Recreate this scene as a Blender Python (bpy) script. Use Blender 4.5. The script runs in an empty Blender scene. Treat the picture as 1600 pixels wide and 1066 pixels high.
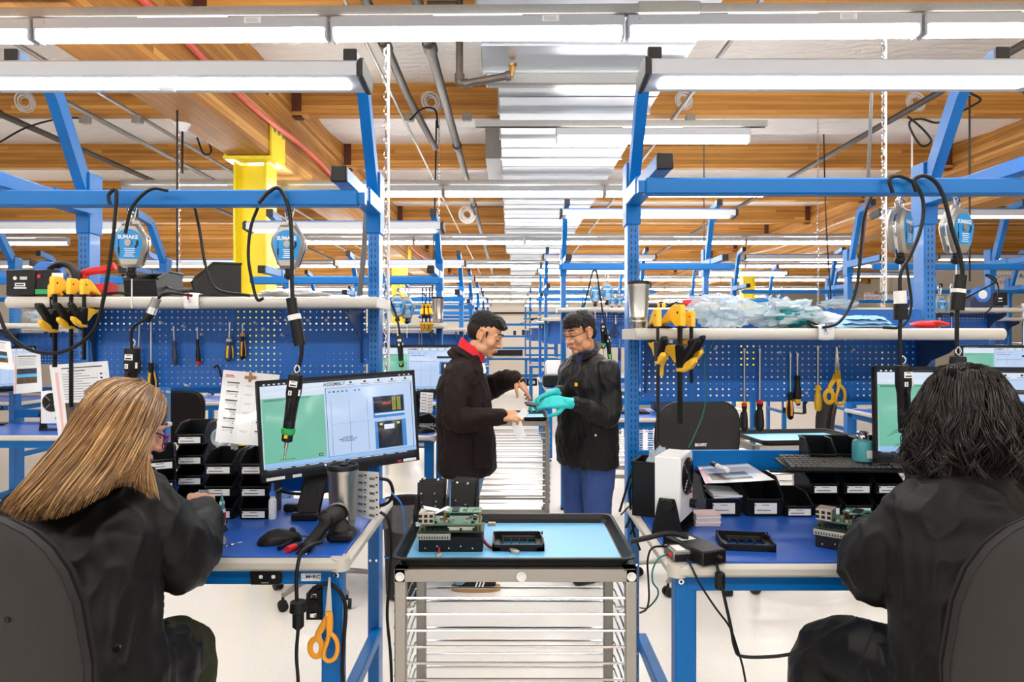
import bpy, bmesh, math, random
from mathutils import Vector, Matrix, Euler, noise
random.seed(11)
V=Vector; PI=math.pi; R=math.radians
F=1060.0; CX=798.0; CY=527.0; EZ=1.53          # camera: focal in pixels, principal point, eye height
def W(x,y,d): return V(((x-CX)/F*d, d, EZ-(y-CY)/F*d))
def Wz(x,y,z):                                  # the point at height z seen along that direction
    d=(EZ-z)*F/(y-CY); return W(x,y,d)
SC=bpy.context.scene; COL=SC.collection
def lin(c):
    o=[]
    for v in c[:3]:
        v/=255.0; o.append(v/12.92 if v<=.04045 else ((v+.055)/1.055)**2.4)
    return (*o,1.0)
MATS={}
def node(nt,t,**kw):
    n=nt.nodes.new(t)
    for k,v in kw.items():
        if k in n.inputs: n.inputs[k].default_value=v
        else: setattr(n,k,v)
    return n
def mat(name,c,rough=.5,metal=0.0,var=.06,vs=30.0,bump=0.0,bs=200.0,spec=.5,coat=0.0,emit=0.0,trans=0.0,sheen=0.0,alpha=1.0,ior=1.45):
    m=bpy.data.materials.new(name); m.use_nodes=True; nt=m.node_tree; b=nt.nodes['Principled BSDF']
    L=nt.links; col=lin(c)
    b.inputs['Roughness'].default_value=rough; b.inputs['Metallic'].default_value=metal
    b.inputs['Specular IOR Level'].default_value=spec; b.inputs['Coat Weight'].default_value=coat
    b.inputs['Transmission Weight'].default_value=trans; b.inputs['Sheen Weight'].default_value=sheen
    b.inputs['Alpha'].default_value=alpha; b.inputs['IOR'].default_value=ior
    tc=node(nt,'ShaderNodeTexCoord')
    if emit:
        b.inputs['Emission Color'].default_value=col; b.inputs['Emission Strength'].default_value=emit
        b.inputs['Base Color'].default_value=(.02,.02,.02,1) if emit<3 else (.8,.8,.8,1)
    elif var:
        nz=node(nt,'ShaderNodeTexNoise',Scale=vs,Detail=3.0); L.new(tc.outputs['Object'],nz.inputs['Vector'])
        mx=node(nt,'ShaderNodeMix',data_type='RGBA')
        mx.inputs[6].default_value=tuple(min(1,x*(1-var)) for x in col[:3])+(1,)
        mx.inputs[7].default_value=tuple(min(1,x*(1+var)) for x in col[:3])+(1,)
        L.new(nz.outputs['Fac'],mx.inputs[0]); L.new(mx.outputs[2],b.inputs['Base Color'])
    else: b.inputs['Base Color'].default_value=col
    if bump:
        nb=node(nt,'ShaderNodeTexNoise',Scale=bs,Detail=3.0); L.new(tc.outputs['Object'],nb.inputs['Vector'])
        bp=node(nt,'ShaderNodeBump',Strength=bump,Distance=.01); L.new(nb.outputs['Fac'],bp.inputs['Height']); L.new(bp.outputs['Normal'],b.inputs['Normal'])
    MATS[name]=m; return m
def M(n): return MATS[n] if isinstance(n,str) else n

class MB:
    def __init__(s,m=None): s.v=[];s.f=[];s.mi=[];s.ms=[];s.m=m;s.T=None
    def mi_of(s,m):
        m=M(m if m is not None else s.m)
        if m not in s.ms: s.ms.append(m)
        return s.ms.index(m)
    def add(s,vs,fs,m=None,T=None):
        n=len(s.v)
        if T is not None: vs=[T@V(p) for p in vs]
        if s.T is not None: vs=[s.T@V(p) for p in vs]
        s.v+=[tuple(p) for p in vs]; k=s.mi_of(m)
        for f in fs: s.f.append([i+n for i in f]); s.mi.append(k)
        return s
    def box(s,c,d,b=0,m=None,r=None,T=None):
        h=[x/2 for x in d]; b=min(b,min(h)*.95)
        M4=Matrix.Translation(V(c))
        if r is not None: M4=M4@(r.to_4x4() if isinstance(r,Matrix) else Euler(r).to_matrix().to_4x4())
        if T is not None: M4=T@M4
        if b<=0:
            vs=[(sx*h[0],sy*h[1],sz*h[2]) for sx in(-1,1) for sy in(-1,1) for sz in(-1,1)]
            fs=[(0,1,3,2),(4,6,7,5),(0,4,5,1),(2,3,7,6),(0,2,6,4),(1,5,7,3)]
            return s.add(vs,fs,m,M4)
        vs=[];ix={}
        for sx in(-1,1):
            for sy in(-1,1):
                for sz in(-1,1):
                    S=(sx,sy,sz)
                    for a in range(3):
                        p=[S[i]*(h[i] if i==a else h[i]-b) for i in range(3)]
                        ix[S,a]=len(vs); vs.append(p)
        fs=[]
        def face(l):
            c0=sum((V(vs[i]) for i in l),V())/len(l); nrm=(V(vs[l[1]])-V(vs[l[0]])).cross(V(vs[l[2]])-V(vs[l[1]]))
            fs.append(l if nrm.dot(c0)>0 else l[::-1])
        for a in range(3):
            o=[i for i in range(3) if i!=a]
            for sg in(-1,1):
                q=[]
                for u,w in((-1,-1),(1,-1),(1,1),(-1,1)):
                    S=[0]*3;S[a]=sg;S[o[0]]=u;S[o[1]]=w;q.append(ix[tuple(S),a])
                face(q)
            for u in(-1,1):
                for w in(-1,1):
                    S0=[0]*3;S0[o[0]]=u;S0[o[1]]=w;S1=list(S0);S0[a]=-1;S1[a]=1
                    face([ix[tuple(S0),o[0]],ix[tuple(S1),o[0]],ix[tuple(S1),o[1]],ix[tuple(S0),o[1]]])
        for sx in(-1,1):
            for sy in(-1,1):
                for sz in(-1,1): face([ix[(sx,sy,sz),a] for a in range(3)])
        return s.add(vs,fs,m,M4)
    def rings(s,rs,cap=True,m=None,T=None,closed=True,cap2=None):
        n=len(rs[0]); vs=[p for r in rs for p in r]; fs=[]
        for i in range(len(rs)-1):
            for j in range(n if closed else n-1):
                k=(j+1)%n; fs.append((i*n+j,i*n+k,(i+1)*n+k,(i+1)*n+j))
        if cap: fs.append(tuple(range(n))[::-1])
        if (cap if cap2 is None else cap2): fs.append(tuple(range((len(rs)-1)*n,len(rs)*n)))
        return s.add(vs,fs,m,T)
    def cyl(s,p0,p1,r0,r1=None,n=14,m=None,cap=True,T=None):
        p0=V(p0);p1=V(p1); r1=r0 if r1 is None else r1
        z=(p1-p0); 
        if z.length<1e-9: return s
        z.normalize()
        x=z.orthogonal().normalized(); y=z.cross(x)
        rs=[[p+(x*math.cos(2*PI*i/n)+y*math.sin(2*PI*i/n))*r for i in range(n)] for p,r in((p0,r0),(p1,r1))]
        return s.rings(rs,cap,m,T)
    def tube(s,pts,r,n=8,m=None,sub=5,cap=True,T=None,flat=None,loop=False):
        P=[V(p) for p in pts]; rr=list(r) if isinstance(r,list) else [r]*len(P)
        if sub>1 and len(P)>2: P,rr=spline(P,rr,sub,loop)
        rs=[];N=None
        for i,p in enumerate(P):
            if loop: t=P[(i+1)%len(P)]-P[i-1]
            else: t=P[min(i+1,len(P)-1)]-P[max(i-1,0)]
            if t.length<1e-9: t=V((0,0,1))
            t.normalize()
            if N is None: N=t.orthogonal().normalized() if flat is None else (V(flat)-t*V(flat).dot(t)).normalized()
            else:
                N=N-t*N.dot(t); N=N.normalized() if N.length>1e-6 else t.orthogonal().normalized()
            B=t.cross(N); a,b=(rr[i] if isinstance(rr[i],(tuple,list)) else (rr[i],rr[i]))
            rs.append([p+N*(a*math.cos(2*PI*j/n))+B*(b*math.sin(2*PI*j/n)) for j in range(n)])
        if loop: rs.append(rs[0]); cap=False
        return s.rings(rs,cap,m,T)
    def limb(s,pts,rr,n=14,sub=4,m=None,flat=None):     # tapered limb with round ends
        P=[V(p) for p in pts]; rr=[(r,r) if not isinstance(r,(tuple,list)) else tuple(r) for r in rr]
        s.tube(P,rr,n=n,sub=sub,m=m,flat=flat)
        for p,r in((P[0],rr[0]),(P[-1],rr[-1])): s.ell(p,(min(r),)*3,n=10,m=m)
        return s
    def ell(s,c,r,rot=None,n=14,m=None,T=None):
        r=(r,r,r) if isinstance(r,(int,float)) else r
        M4=Matrix.Translation(V(c))
        if rot is not None: M4=M4@(rot.to_4x4() if isinstance(rot,Matrix) else Euler(rot).to_matrix().to_4x4())
        if T is not None: M4=T@M4
        h=max(4,n//2); vs=[(0,0,-r[2])]
        for i in range(1,h):
            a=-PI/2+PI*i/h
            for j in range(n):
                b=2*PI*j/n; vs.append((r[0]*math.cos(a)*math.cos(b),r[1]*math.cos(a)*math.sin(b),r[2]*math.sin(a)))
        vs.append((0,0,r[2])); fs=[]
        for j in range(n): fs.append((0,1+(j+1)%n,1+j)); 
        for i in range(h-2):
            for j in range(n):
                a=1+i*n+j;b=1+i*n+(j+1)%n; fs.append((a,b,b+n,a+n))
        t=1+(h-2)*n
        for j in range(n): fs.append((t+j,t+(j+1)%n,len(vs)-1))
        return s.add(vs,fs,m,M4)
    def lathe(s,prof,c=(0,0,0),n=20,m=None,T=None,cap=True):
        c=V(c); rs=[[c+V((r*math.cos(2*PI*i/n),r*math.sin(2*PI*i/n),z)) for i in range(n)] for r,z in prof]
        return s.rings(rs,cap,m,T)
    def prism(s,poly,t,T=None,m=None,b=0,z0=0):        # polygon in local xy (counter-clockwise), extruded along z
        n=len(poly); P=[V((p[0],p[1])) for p in poly]
        def inset(d):
            out=[]
            for i in range(n):
                e0=(P[i]-P[i-1]);e1=(P[(i+1)%n]-P[i])
                n0=V((-e0.y,e0.x)).normalized();n1=V((-e1.y,e1.x)).normalized()
                q=(n0+n1); q=q/max(.3,q.dot(q)/2) if q.length>1e-6 else n0
                out.append(P[i]+q*d)
            return out
        if b>0:
            I=inset(b); rs=[[(p.x,p.y,z0) for p in I],[(p.x,p.y,z0+b) for p in P],[(p.x,p.y,z0+t-b) for p in P],[(p.x,p.y,z0+t) for p in I]]
        else: rs=[[(p.x,p.y,z0) for p in P],[(p.x,p.y,z0+t) for p in P]]
        return s.rings(rs,True,m,T)
    def quad(s,a,b,c,d,m=None,T=None): return s.add([a,b,c,d],[(0,1,2,3)],m,T)
    def grid(s,fn,nu,nv,m=None,T=None):
        vs=[fn(i/nu,j/nv) for j in range(nv+1) for i in range(nu+1)]
        fs=[(j*(nu+1)+i,j*(nu+1)+i+1,(j+1)*(nu+1)+i+1,(j+1)*(nu+1)+i) for j in range(nv) for i in range(nu)]
        return s.add(vs,fs,m,T)
    def mesh(s,name,ang=38,off=None):
        me=bpy.data.meshes.new(name); vs=s.v if off is None else [tuple(V(p)-V(off)) for p in s.v]
        me.from_pydata(vs,[],s.f)
        for m in s.ms: me.materials.append(m)
        me.polygons.foreach_set('material_index',s.mi)
        me.polygons.foreach_set('use_smooth',[True]*len(s.f))
        me.update()
        if ang<180: me.set_sharp_from_angle(angle=R(ang))
        return me
    def build(s,name,parent=None,off=None,ang=38,fix=False):
        me=s.mesh(name,ang,off)
        if fix:
            bm=bmesh.new(); bm.from_mesh(me); bmesh.ops.recalc_face_normals(bm,faces=bm.faces); bm.to_mesh(me); bm.free()
        o=bpy.data.objects.new(name,me); COL.objects.link(o)
        if parent is not None: o.parent=parent
        return o
def spline(P,rr,sub,loop=False):
    n=len(P); out=[];ro=[]
    ar=lambda r:V(r) if isinstance(r,(tuple,list)) else V((r,r))
    rng=range(n if loop else n-1)
    for i in rng:
        if loop: a,b,c,d=P[i-1],P[i],P[(i+1)%n],P[(i+2)%n]
        else: a=P[i-1] if i>0 else P[0]*2-P[1]; b=P[i];c=P[i+1]; d=P[i+2] if i+2<n else P[n-1]*2-P[n-2]
        r0=ar(rr[i]);r1=ar(rr[(i+1)%n])
        for k in range(sub):
            t=k/sub
            out.append(.5*((2*b)+(c-a)*t+(2*a-5*b+4*c-d)*t*t+(3*b-a-3*c+d)*t**3)); ro.append(tuple(r0.lerp(r1,t)))
    if not loop: out.append(P[-1]); ro.append(tuple(ar(rr[-1])))
    return out,ro
def tag(o,label=None,cat=None,group=None,kind=None):
    if label: o['label']=label
    if cat: o['category']=cat
    if group: o['group']=group
    if kind: o['kind']=kind
    return o
def thing(name,label,cat,loc=(0,0,0),rz=0,group=None,rot=None):
    o=bpy.data.objects.new(name,None); COL.objects.link(o); o.location=V(loc)
    o.rotation_euler=rot if rot is not None else (0,0,rz); o.empty_display_size=.05
    return tag(o,label,cat,group)
def struct(o): o['kind']='structure'; return o
def dup(root,loc,rz=None,label=None,group=None,rot=None,scale=None):
    def cp(o,par):
        c=o.copy(); COL.objects.link(c)
        if par is not None: c.parent=par
        for ch in KIDS(o): cp(ch,c)
        return c
    r=cp(root,None); r.location=V(loc)
    if rz is not None: r.rotation_euler=(0,0,rz)
    if rot is not None: r.rotation_euler=rot
    if scale: r.scale=(scale,)*3
    if label: r['label']=label
    if group: r['group']=group
    return r
def KIDS(o): return [c for c in COL.objects if c.parent is o]
_kc={}
def KIDS(o):
    return list(o.children)
def text(s,size,m,parent,loc,rot=(PI/2,0,0),name='lettering',align='CENTER',sx=1.0,bold=0):
    cu=bpy.data.curves.new(name,'FONT'); cu.body=s; cu.size=size; cu.align_x=align; cu.align_y='CENTER'; cu.resolution_u=2; cu.offset=bold
    t=bpy.data.objects.new('tmp',cu); COL.objects.link(t); dg=bpy.context.evaluated_depsgraph_get()
    me=bpy.data.meshes.new_from_object(t.evaluated_get(dg)); me.name=name; bpy.data.objects.remove(t); bpy.data.curves.remove(cu)
    me.materials.clear(); me.materials.append(M(m)); o=bpy.data.objects.new(name,me); COL.objects.link(o)
    o.parent=parent; o.location=loc; o.rotation_euler=rot; o.scale=(sx,1,1); return o
def remesh(mb,name,parent,voxel=.005,sm=4,off=None,disp=None):
    o=mb.build('tmp',None,off)
    md=o.modifiers.new('r','REMESH'); md.mode='VOXEL'; md.voxel_size=voxel; md.use_smooth_shade=True
    if sm:
        ms=o.modifiers.new('s','SMOOTH'); ms.factor=.5; ms.iterations=sm
    dg=bpy.context.evaluated_depsgraph_get(); me=bpy.data.meshes.new_from_object(o.evaluated_get(dg)); me.name=name
    ms_=mb.ms; bpy.data.objects.remove(o)
    me.materials.clear()
    for m in ms_[:1]: me.materials.append(m)
    if disp:
        nn=[v.normal.copy() for v in me.vertices]
        for v,nv in zip(me.vertices,nn): v.co+=nv*disp(v.co)
    me.polygons.foreach_set('use_smooth',[True]*len(me.polygons)); me.polygons.foreach_set('material_index',[0]*len(me.polygons)); me.update()
    p=bpy.data.objects.new(name,me); COL.objects.link(p); p.parent=parent; return p
def cable(name,label,cat,pts,r,m='cord',group=None,sub=6,n=8,ends=None):
    mb=MB(m); o=V(pts[0]); mb.tube(pts,r,n=n,sub=sub)
    c=mb.build(name,None,off=o); c.location=o; tag(c,label,cat,group); return c
mat('blue',(6,104,178),.38,var=.05,vs=8,spec=.3)
mat('blue_dark',(14,54,104),.4,var=.05,vs=8)
mat('matblue',(34,92,190),.38,var=.05,vs=14,bump=.02,bs=500)
mat('cream',(198,193,184),.4,var=.03)
mat('white',(238,238,238),.4,var=.02)
mat('lampwhite',(176,178,184),.35,var=.02)
mat('wall',(196,190,181),.8,var=.02,vs=3)
mat('partition',(206,194,176),.8,var=.02,vs=3)
mat('black',(18,17,18),.45,var=.15,spec=.35)
mat('binblack',(15,16,19),.4,var=.15,spec=.35)
mat('charcoal',(36,33,32),.6,var=.1,bump=.15,bs=300)
mat('chairfab',(28,23,22),.75,var=.12,vs=60,bump=.1,bs=420,spec=.25)
mat('cord',(13,13,14),.45,var=.1,spec=.35)
mat('graytube',(92,92,94),.4,var=.06)
mat('cordwhite',(228,225,222),.5,var=.03)
mat('cordred',(222,92,72),.5,var=.2,vs=50)
mat('cordgreen',(22,110,96),.4,var=.05)
mat('cordblue',(60,120,210),.4,var=.05)
mat('steel',(196,194,190),.28,metal=1,var=.05,vs=40)
mat('keyglare',(84,82,80),.45,var=.05)  # black keys, with the glare on them put into the colour
mat('mugsteel',(190,186,180),.3,metal=1,var=.06,vs=6)
mat('alum',(168,164,156),.42,metal=.8,var=.04,vs=25)
mat('chrome',(225,225,228),.12,metal=1,var=.02)
mat('galv',(150,148,146),.45,metal=.6,var=.12,vs=60)
mat('duct',(176,179,184),.38,metal=.75,var=.07,vs=2.2)
mat('pipe',(86,78,72),.5,metal=.4,var=.15,vs=20)
mat('brass',(176,132,66),.35,metal=.9,var=.1)
mat('brown',(92,48,36),.6,var=.1)
mat('yellow',(252,230,48),.45,var=.04,vs=5)
mat('clampyel',(246,190,46),.42,var=.05)
mat('orange',(238,160,40),.4,var=.04)
mat('amber',(244,190,30),.25,var=.05,trans=.15)
mat('red',(206,34,40),.42,var=.06)
mat('redcloth',(214,30,46),.8,var=.08,bump=.1,bs=200)
mat('labelblue',(30,142,214),.4,var=.02)
mat('paper',(236,236,234),.6,var=.02)
mat('lam',(232,234,236),.18,var=.02,coat=.6)
mat('pinkpaper',(236,206,204),.7,var=.03)
mat('ink',(30,30,32),.6,var=0)
mat('inkgray',(140,140,142),.6,var=0)
mat('inkred',(206,60,60),.6,var=0)
mat('inkpink',(240,190,186),.6,var=0)
mat('photo1',(92,70,48),.4,var=.9,vs=45)
mat('photo2',(40,58,92),.4,var=.9,vs=60)
mat('sky',(90,190,240),.4,var=.05)
mat('matsky',(116,196,244),.35,var=.02,vs=10)
mat('pcb',(56,122,92),.4,var=.25,vs=160)
mat('pcbdark',(38,66,54),.45,var=.4,vs=220)
mat('tin',(190,184,168),.35,metal=.6,var=.1,vs=60)
mat('teal',(30,186,186),.42,var=.06,vs=40,bump=.1,bs=60)
mat('bottle',(96,190,200),.35,var=.03,trans=.2)
mat('tealcloth',(18,122,128),.7,var=.15,vs=30)
mat('bluecloth',(150,196,232),.85,var=.06,vs=40,bump=.2,bs=90)
mat('navy',(46,54,84),.45,var=.08)
mat('bagclear',(206,222,230),.15,var=.15,vs=20,bump=.5,bs=26,alpha=.5,spec=1.0)
mat('bagwhite',(232,232,232),.5,var=.06,bump=.4,bs=20)
mat('baggray',(70,70,72),.25,var=.2,vs=20,bump=.5,bs=30,spec=.8)
mat('green',(40,168,88),.45,var=.05)
mat('skin1',(226,172,142),.5,var=.05,vs=40)
mat('skin2',(206,150,112),.48,var=.05,vs=40)
mat('skin3',(200,142,104),.48,var=.06,vs=40)
mat('lips',(178,104,92),.45,var=.05)
mat('jacketb',(32,22,20),.7,var=.2,vs=14,bump=.12,bs=260,spec=.2)
mat('jackets',(17,16,16),.5,var=.15,vs=14,bump=.06,bs=420,spec=.3)
mat('jacketw',(21,19,18),.55,var=.2,vs=10,bump=.12,bs=420,spec=.25)
mat('olive',(46,48,24),.75,var=.1,vs=20)
mat('denim',(112,146,186),.8,var=.22,vs=24,bump=.2,bs=320)
mat('jeans',(48,74,132),.8,var=.2,vs=24,bump=.2,bs=320)
mat('knit',(120,104,88),.85,var=.4,vs=220)
mat('plaid',(34,42,78),.75,var=.5,vs=120)
mat('hairblack',(20,18,18),.45,var=.4,vs=120,bump=.8,bs=260,spec=.35)
mat('hairfade',(42,32,27),.7,var=.5,vs=240,bump=.4,bs=400,spec=.2)
mat('hairtan',(146,108,68),.38,var=.5,vs=26)
mat('hairtanl',(204,164,114),.36,var=.3,vs=26)  # lighter strands; highlights from the overhead lamps put into their colour
mat('hairtand',(100,72,46),.42,var=.3,vs=26)
mat('hairdeep',(18,15,14),.85,var=.2,spec=.1)
mat('haircurl',(34,27,25),.3,var=.4,vs=40)
mat('haircurl2',(62,47,40),.3,var=.4,vs=40)
mat('purple',(122,34,92),.3,var=.05)
mat('suede',(168,128,84),.8,var=.08)
mat('glass',(232,240,246),.03,var=0,trans=1.0,ior=1.2)
mat('lampemit',(255,252,246),emit=20.0)
mat('upfill',(255,250,242),emit=10.0)  # glow added to brighten the ceiling, not a lamp part seen here
mat('lampemit3',(255,252,246),emit=12.0)
mat('lampemit2',(252,253,255),emit=5.0)
for n,c,e in(('scrbg',(186,208,240),1.0),('scrtop',(214,226,242),1.0),('scrmint',(116,188,164),1.0),('scrdark',(26,32,44),1.0),('scrink',(40,44,56),1.0),('scrblue',(66,134,206),1.0),('scrred',(220,50,40),1.0),('scryel',(214,214,80),1.0),('scrbar',(150,190,235),1.0),('scrwhite',(226,236,250),1.0)):
    mat(n,c,.3,emit=.34*e)
def wood(name,ax):
    m=bpy.data.materials.new(name); m.use_nodes=True; nt=m.node_tree; L=nt.links; b=nt.nodes['Principled BSDF']
    tc=node(nt,'ShaderNodeTexCoord'); mp=node(nt,'ShaderNodeMapping')
    sc=[9,9,9]; sc[ax]=.55; mp.inputs['Scale'].default_value=sc; L.new(tc.outputs['Object'],mp.inputs['Vector'])
    nz=node(nt,'ShaderNodeTexNoise',Scale=3.0,Detail=6.0,Roughness=.6); L.new(mp.outputs[0],nz.inputs['Vector'])
    sp=node(nt,'ShaderNodeSeparateXYZ'); L.new(tc.outputs['Object'],sp.inputs[0])
    # laminations: bands in height, broken lengths
    dv=node(nt,'ShaderNodeMath',operation='DIVIDE'); dv.inputs[1].default_value=.042; L.new(sp.outputs[2],dv.inputs[0])
    fl=node(nt,'ShaderNodeMath',operation='FLOOR'); L.new(dv.outputs[0],fl.inputs[0])
    fr=node(nt,'ShaderNodeMath',operation='FRACT'); L.new(dv.outputs[0],fr.inputs[0])
    dl=node(nt,'ShaderNodeMath',operation='DIVIDE'); dl.inputs[1].default_value=3.1; L.new(sp.outputs[ax],dl.inputs[0])
    ad=node(nt,'ShaderNodeMath',operation='MULTIPLY_ADD'); ad.inputs[1].default_value=.37; L.new(fl.outputs[0],ad.inputs[0]); L.new(dl.outputs[0],ad.inputs[2])
    f2=node(nt,'ShaderNodeMath',operation='FLOOR'); L.new(ad.outputs[0],f2.inputs[0])
    cb=node(nt,'ShaderNodeCombineXYZ'); L.new(fl.outputs[0],cb.inputs[0]); L.new(f2.outputs[0],cb.inputs[1])
    wn=node(nt,'ShaderNodeTexWhiteNoise',noise_dimensions='2D'); L.new(cb.outputs[0],wn.inputs['Vector'])
    mix=node(nt,'ShaderNodeMath',operation='MULTIPLY_ADD'); mix.inputs[1].default_value=.5; L.new(wn.outputs['Value'],mix.inputs[0])
    m5=node(nt,'ShaderNodeMath',operation='MULTIPLY'); m5.inputs[1].default_value=.62; L.new(nz.outputs['Fac'],m5.inputs[0]); L.new(m5.outputs[0],mix.inputs[2])
    rp=node(nt,'ShaderNodeValToRGB'); e=rp.color_ramp.elements; e[0].position=.15; e[0].color=lin((130,82,28)); e[1].position=.85; e[1].color=lin((226,168,88))
    k=rp.color_ramp.elements.new(.5); k.color=lin((190,130,54)); L.new(mix.outputs[0],rp.inputs[0])
    ln=node(nt,'ShaderNodeMath',operation='LESS_THAN'); ln.inputs[1].default_value=.05; L.new(fr.outputs[0],ln.inputs[0])
    mx=node(nt,'ShaderNodeMix',data_type='RGBA'); mx.inputs[7].default_value=lin((104,66,28)); L.new(ln.outputs[0],mx.inputs[0]); L.new(rp.outputs[0],mx.inputs[6])
    # knots
    vo=node(nt,'ShaderNodeTexVoronoi',Scale=1.4); L.new(tc.outputs['Object'],vo.inputs['Vector'])
    kl=node(nt,'ShaderNodeMath',operation='LESS_THAN'); kl.inputs[1].default_value=.05; L.new(vo.outputs['Distance'],kl.inputs[0])
    mk=node(nt,'ShaderNodeMix',data_type='RGBA'); mk.inputs[7].default_value=lin((80,46,22)); L.new(kl.outputs[0],mk.inputs[0]); L.new(mx.outputs[2],mk.inputs[6])
    L.new(mk.outputs[2],b.inputs['Base Color']); b.inputs['Roughness'].default_value=.6; MATS[name]=m
wood('woodx',0); wood('woody',1)
def holes(name,base,rough,kind):
    m=bpy.data.materials.new(name); m.use_nodes=True; nt=m.node_tree; L=nt.links; b=nt.nodes['Principled BSDF']
    b.inputs['Base Color'].default_value=lin(base); b.inputs['Roughness'].default_value=rough; b.inputs['Coat Weight'].default_value=.05
    tc=node(nt,'ShaderNodeTexCoord'); sp=node(nt,'ShaderNodeSeparateXYZ'); L.new(tc.outputs['Object'],sp.inputs[0])
    nz=node(nt,'ShaderNodeTexNoise',Scale=7.0); L.new(tc.outputs['Object'],nz.inputs['Vector'])
    mv=node(nt,'ShaderNodeMix',data_type='RGBA'); c=lin(base); mv.inputs[6].default_value=tuple(x*.93 for x in c[:3])+(1,); mv.inputs[7].default_value=tuple(min(1,x*1.07) for x in c[:3])+(1,)
    L.new(nz.outputs['Fac'],mv.inputs[0]); L.new(mv.outputs[2],b.inputs['Base Color'])
    def cell(o,p,ph=0):
        a=node(nt,'ShaderNodeMath',operation='MULTIPLY_ADD'); a.inputs[1].default_value=1/p; a.inputs[2].default_value=ph+100; L.new(o,a.inputs[0])
        f=node(nt,'ShaderNodeMath',operation='FRACT'); L.new(a.outputs[0],f.inputs[0])
        s=node(nt,'ShaderNodeMath',operation='SUBTRACT'); s.inputs[1].default_value=.5; L.new(f.outputs[0],s.inputs[0])
        q=node(nt,'ShaderNodeMath',operation='ABSOLUTE'); L.new(s.outputs[0],q.inputs[0]); return q.outputs[0]
    def lt(o,v):
        n=node(nt,'ShaderNodeMath',operation='LESS_THAN'); n.inputs[1].default_value=v; L.new(o,n.inputs[0]); return n.outputs[0]
    def mul(a,c):
        n=node(nt,'ShaderNodeMath',operation='MULTIPLY'); L.new(a,n.inputs[0])
        if isinstance(c,float): n.inputs[1].default_value=c
        else: L.new(c,n.inputs[1])
        return n.outputs[0]
    out=nt.nodes['Material Output']
    if kind=='peg':
        x=cell(sp.outputs[0],.0235); z=cell(sp.outputs[2],.0235)
        h=node(nt,'ShaderNodeMath',operation='ADD'); L.new(mul(x,x),h.inputs[0]); L.new(mul(z,z),h.inputs[1])
        mask=lt(h.outputs[0],.022)
        tr=node(nt,'ShaderNodeBsdfTransparent'); ms=node(nt,'ShaderNodeMixShader'); L.new(mask,ms.inputs[0]); L.new(b.outputs[0],ms.inputs[1]); L.new(tr.outputs[0],ms.inputs[2]); L.new(ms.outputs[0],out.inputs[0])
    else:       # two columns of pressed slots on the faces of an upright
        ax=node(nt,'ShaderNodeMath',operation='ABSOLUTE'); L.new(sp.outputs[0],ax.inputs[0])
        s=node(nt,'ShaderNodeMath',operation='SUBTRACT'); s.inputs[1].default_value=.0075; L.new(ax.outputs[0],s.inputs[0])
        q=node(nt,'ShaderNodeMath',operation='ABSOLUTE'); L.new(s.outputs[0],q.inputs[0])
        z=cell(sp.outputs[2],.0235); mask=mul(lt(q.outputs[0],.0022),lt(z,.28))
        g=node(nt,'ShaderNodeMath',operation='GREATER_THAN'); g.inputs[1].default_value=.95; L.new(sp.outputs[2],g.inputs[0])
        mask=mul(mask,g.outputs[0])
        mx=node(nt,'ShaderNodeMix',data_type='RGBA'); mx.inputs[7].default_value=lin((14,22,40)); L.new(mask,mx.inputs[0]); L.new(mv.outputs[2],mx.inputs[6]); L.new(mx.outputs[2],b.inputs['Base Color'])
    MATS[name]=m
holes('peg',(0,92,176),.5,'peg'); holes('slot',(6,106,182),.32,'slot')
def special():
    m=mat('floor',(236,231,222),.22,var=.02,vs=2.0,spec=.4); nt=m.node_tree; b=nt.nodes['Principled BSDF']
    tc=node(nt,'ShaderNodeTexCoord'); nz=node(nt,'ShaderNodeTexNoise',Scale=260.0,Detail=1.0); nt.links.new(tc.outputs['Object'],nz.inputs['Vector'])
    rp=node(nt,'ShaderNodeValToRGB'); e=rp.color_ramp.elements; e[0].position=.3;e[0].color=lin((206,198,186)); e[1].position=.46;e[1].color=lin((243,239,233)); nt.links.new(nz.outputs['Fac'],rp.inputs[0]); nt.links.new(rp.outputs[0],b.inputs['Base Color'])
    m=mat('insul',(246,240,234),.45,var=.03,vs=3); nt=m.node_tree; b=nt.nodes['Principled BSDF']
    tc=node(nt,'ShaderNodeTexCoord'); mp=node(nt,'ShaderNodeMapping'); mp.inputs['Scale'].default_value=(1.2,2.6,1); nt.links.new(tc.outputs['Object'],mp.inputs['Vector'])
    nz=node(nt,'ShaderNodeTexNoise',Scale=2.0,Detail=5.0,Distortion=2.2); nt.links.new(mp.outputs[0],nz.inputs['Vector'])
    bp=node(nt,'ShaderNodeBump',Strength=.8,Distance=.05); nt.links.new(nz.outputs['Fac'],bp.inputs['Height']); nt.links.new(bp.outputs['Normal'],b.inputs['Normal'])
special()
ROWN={8:'short far left',9:'overhead rearmost'}
ORD=['first','second','third','fourth','fifth','sixth','seventh','eighth','ninth','tenth','eleventh','twelfth']
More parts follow.
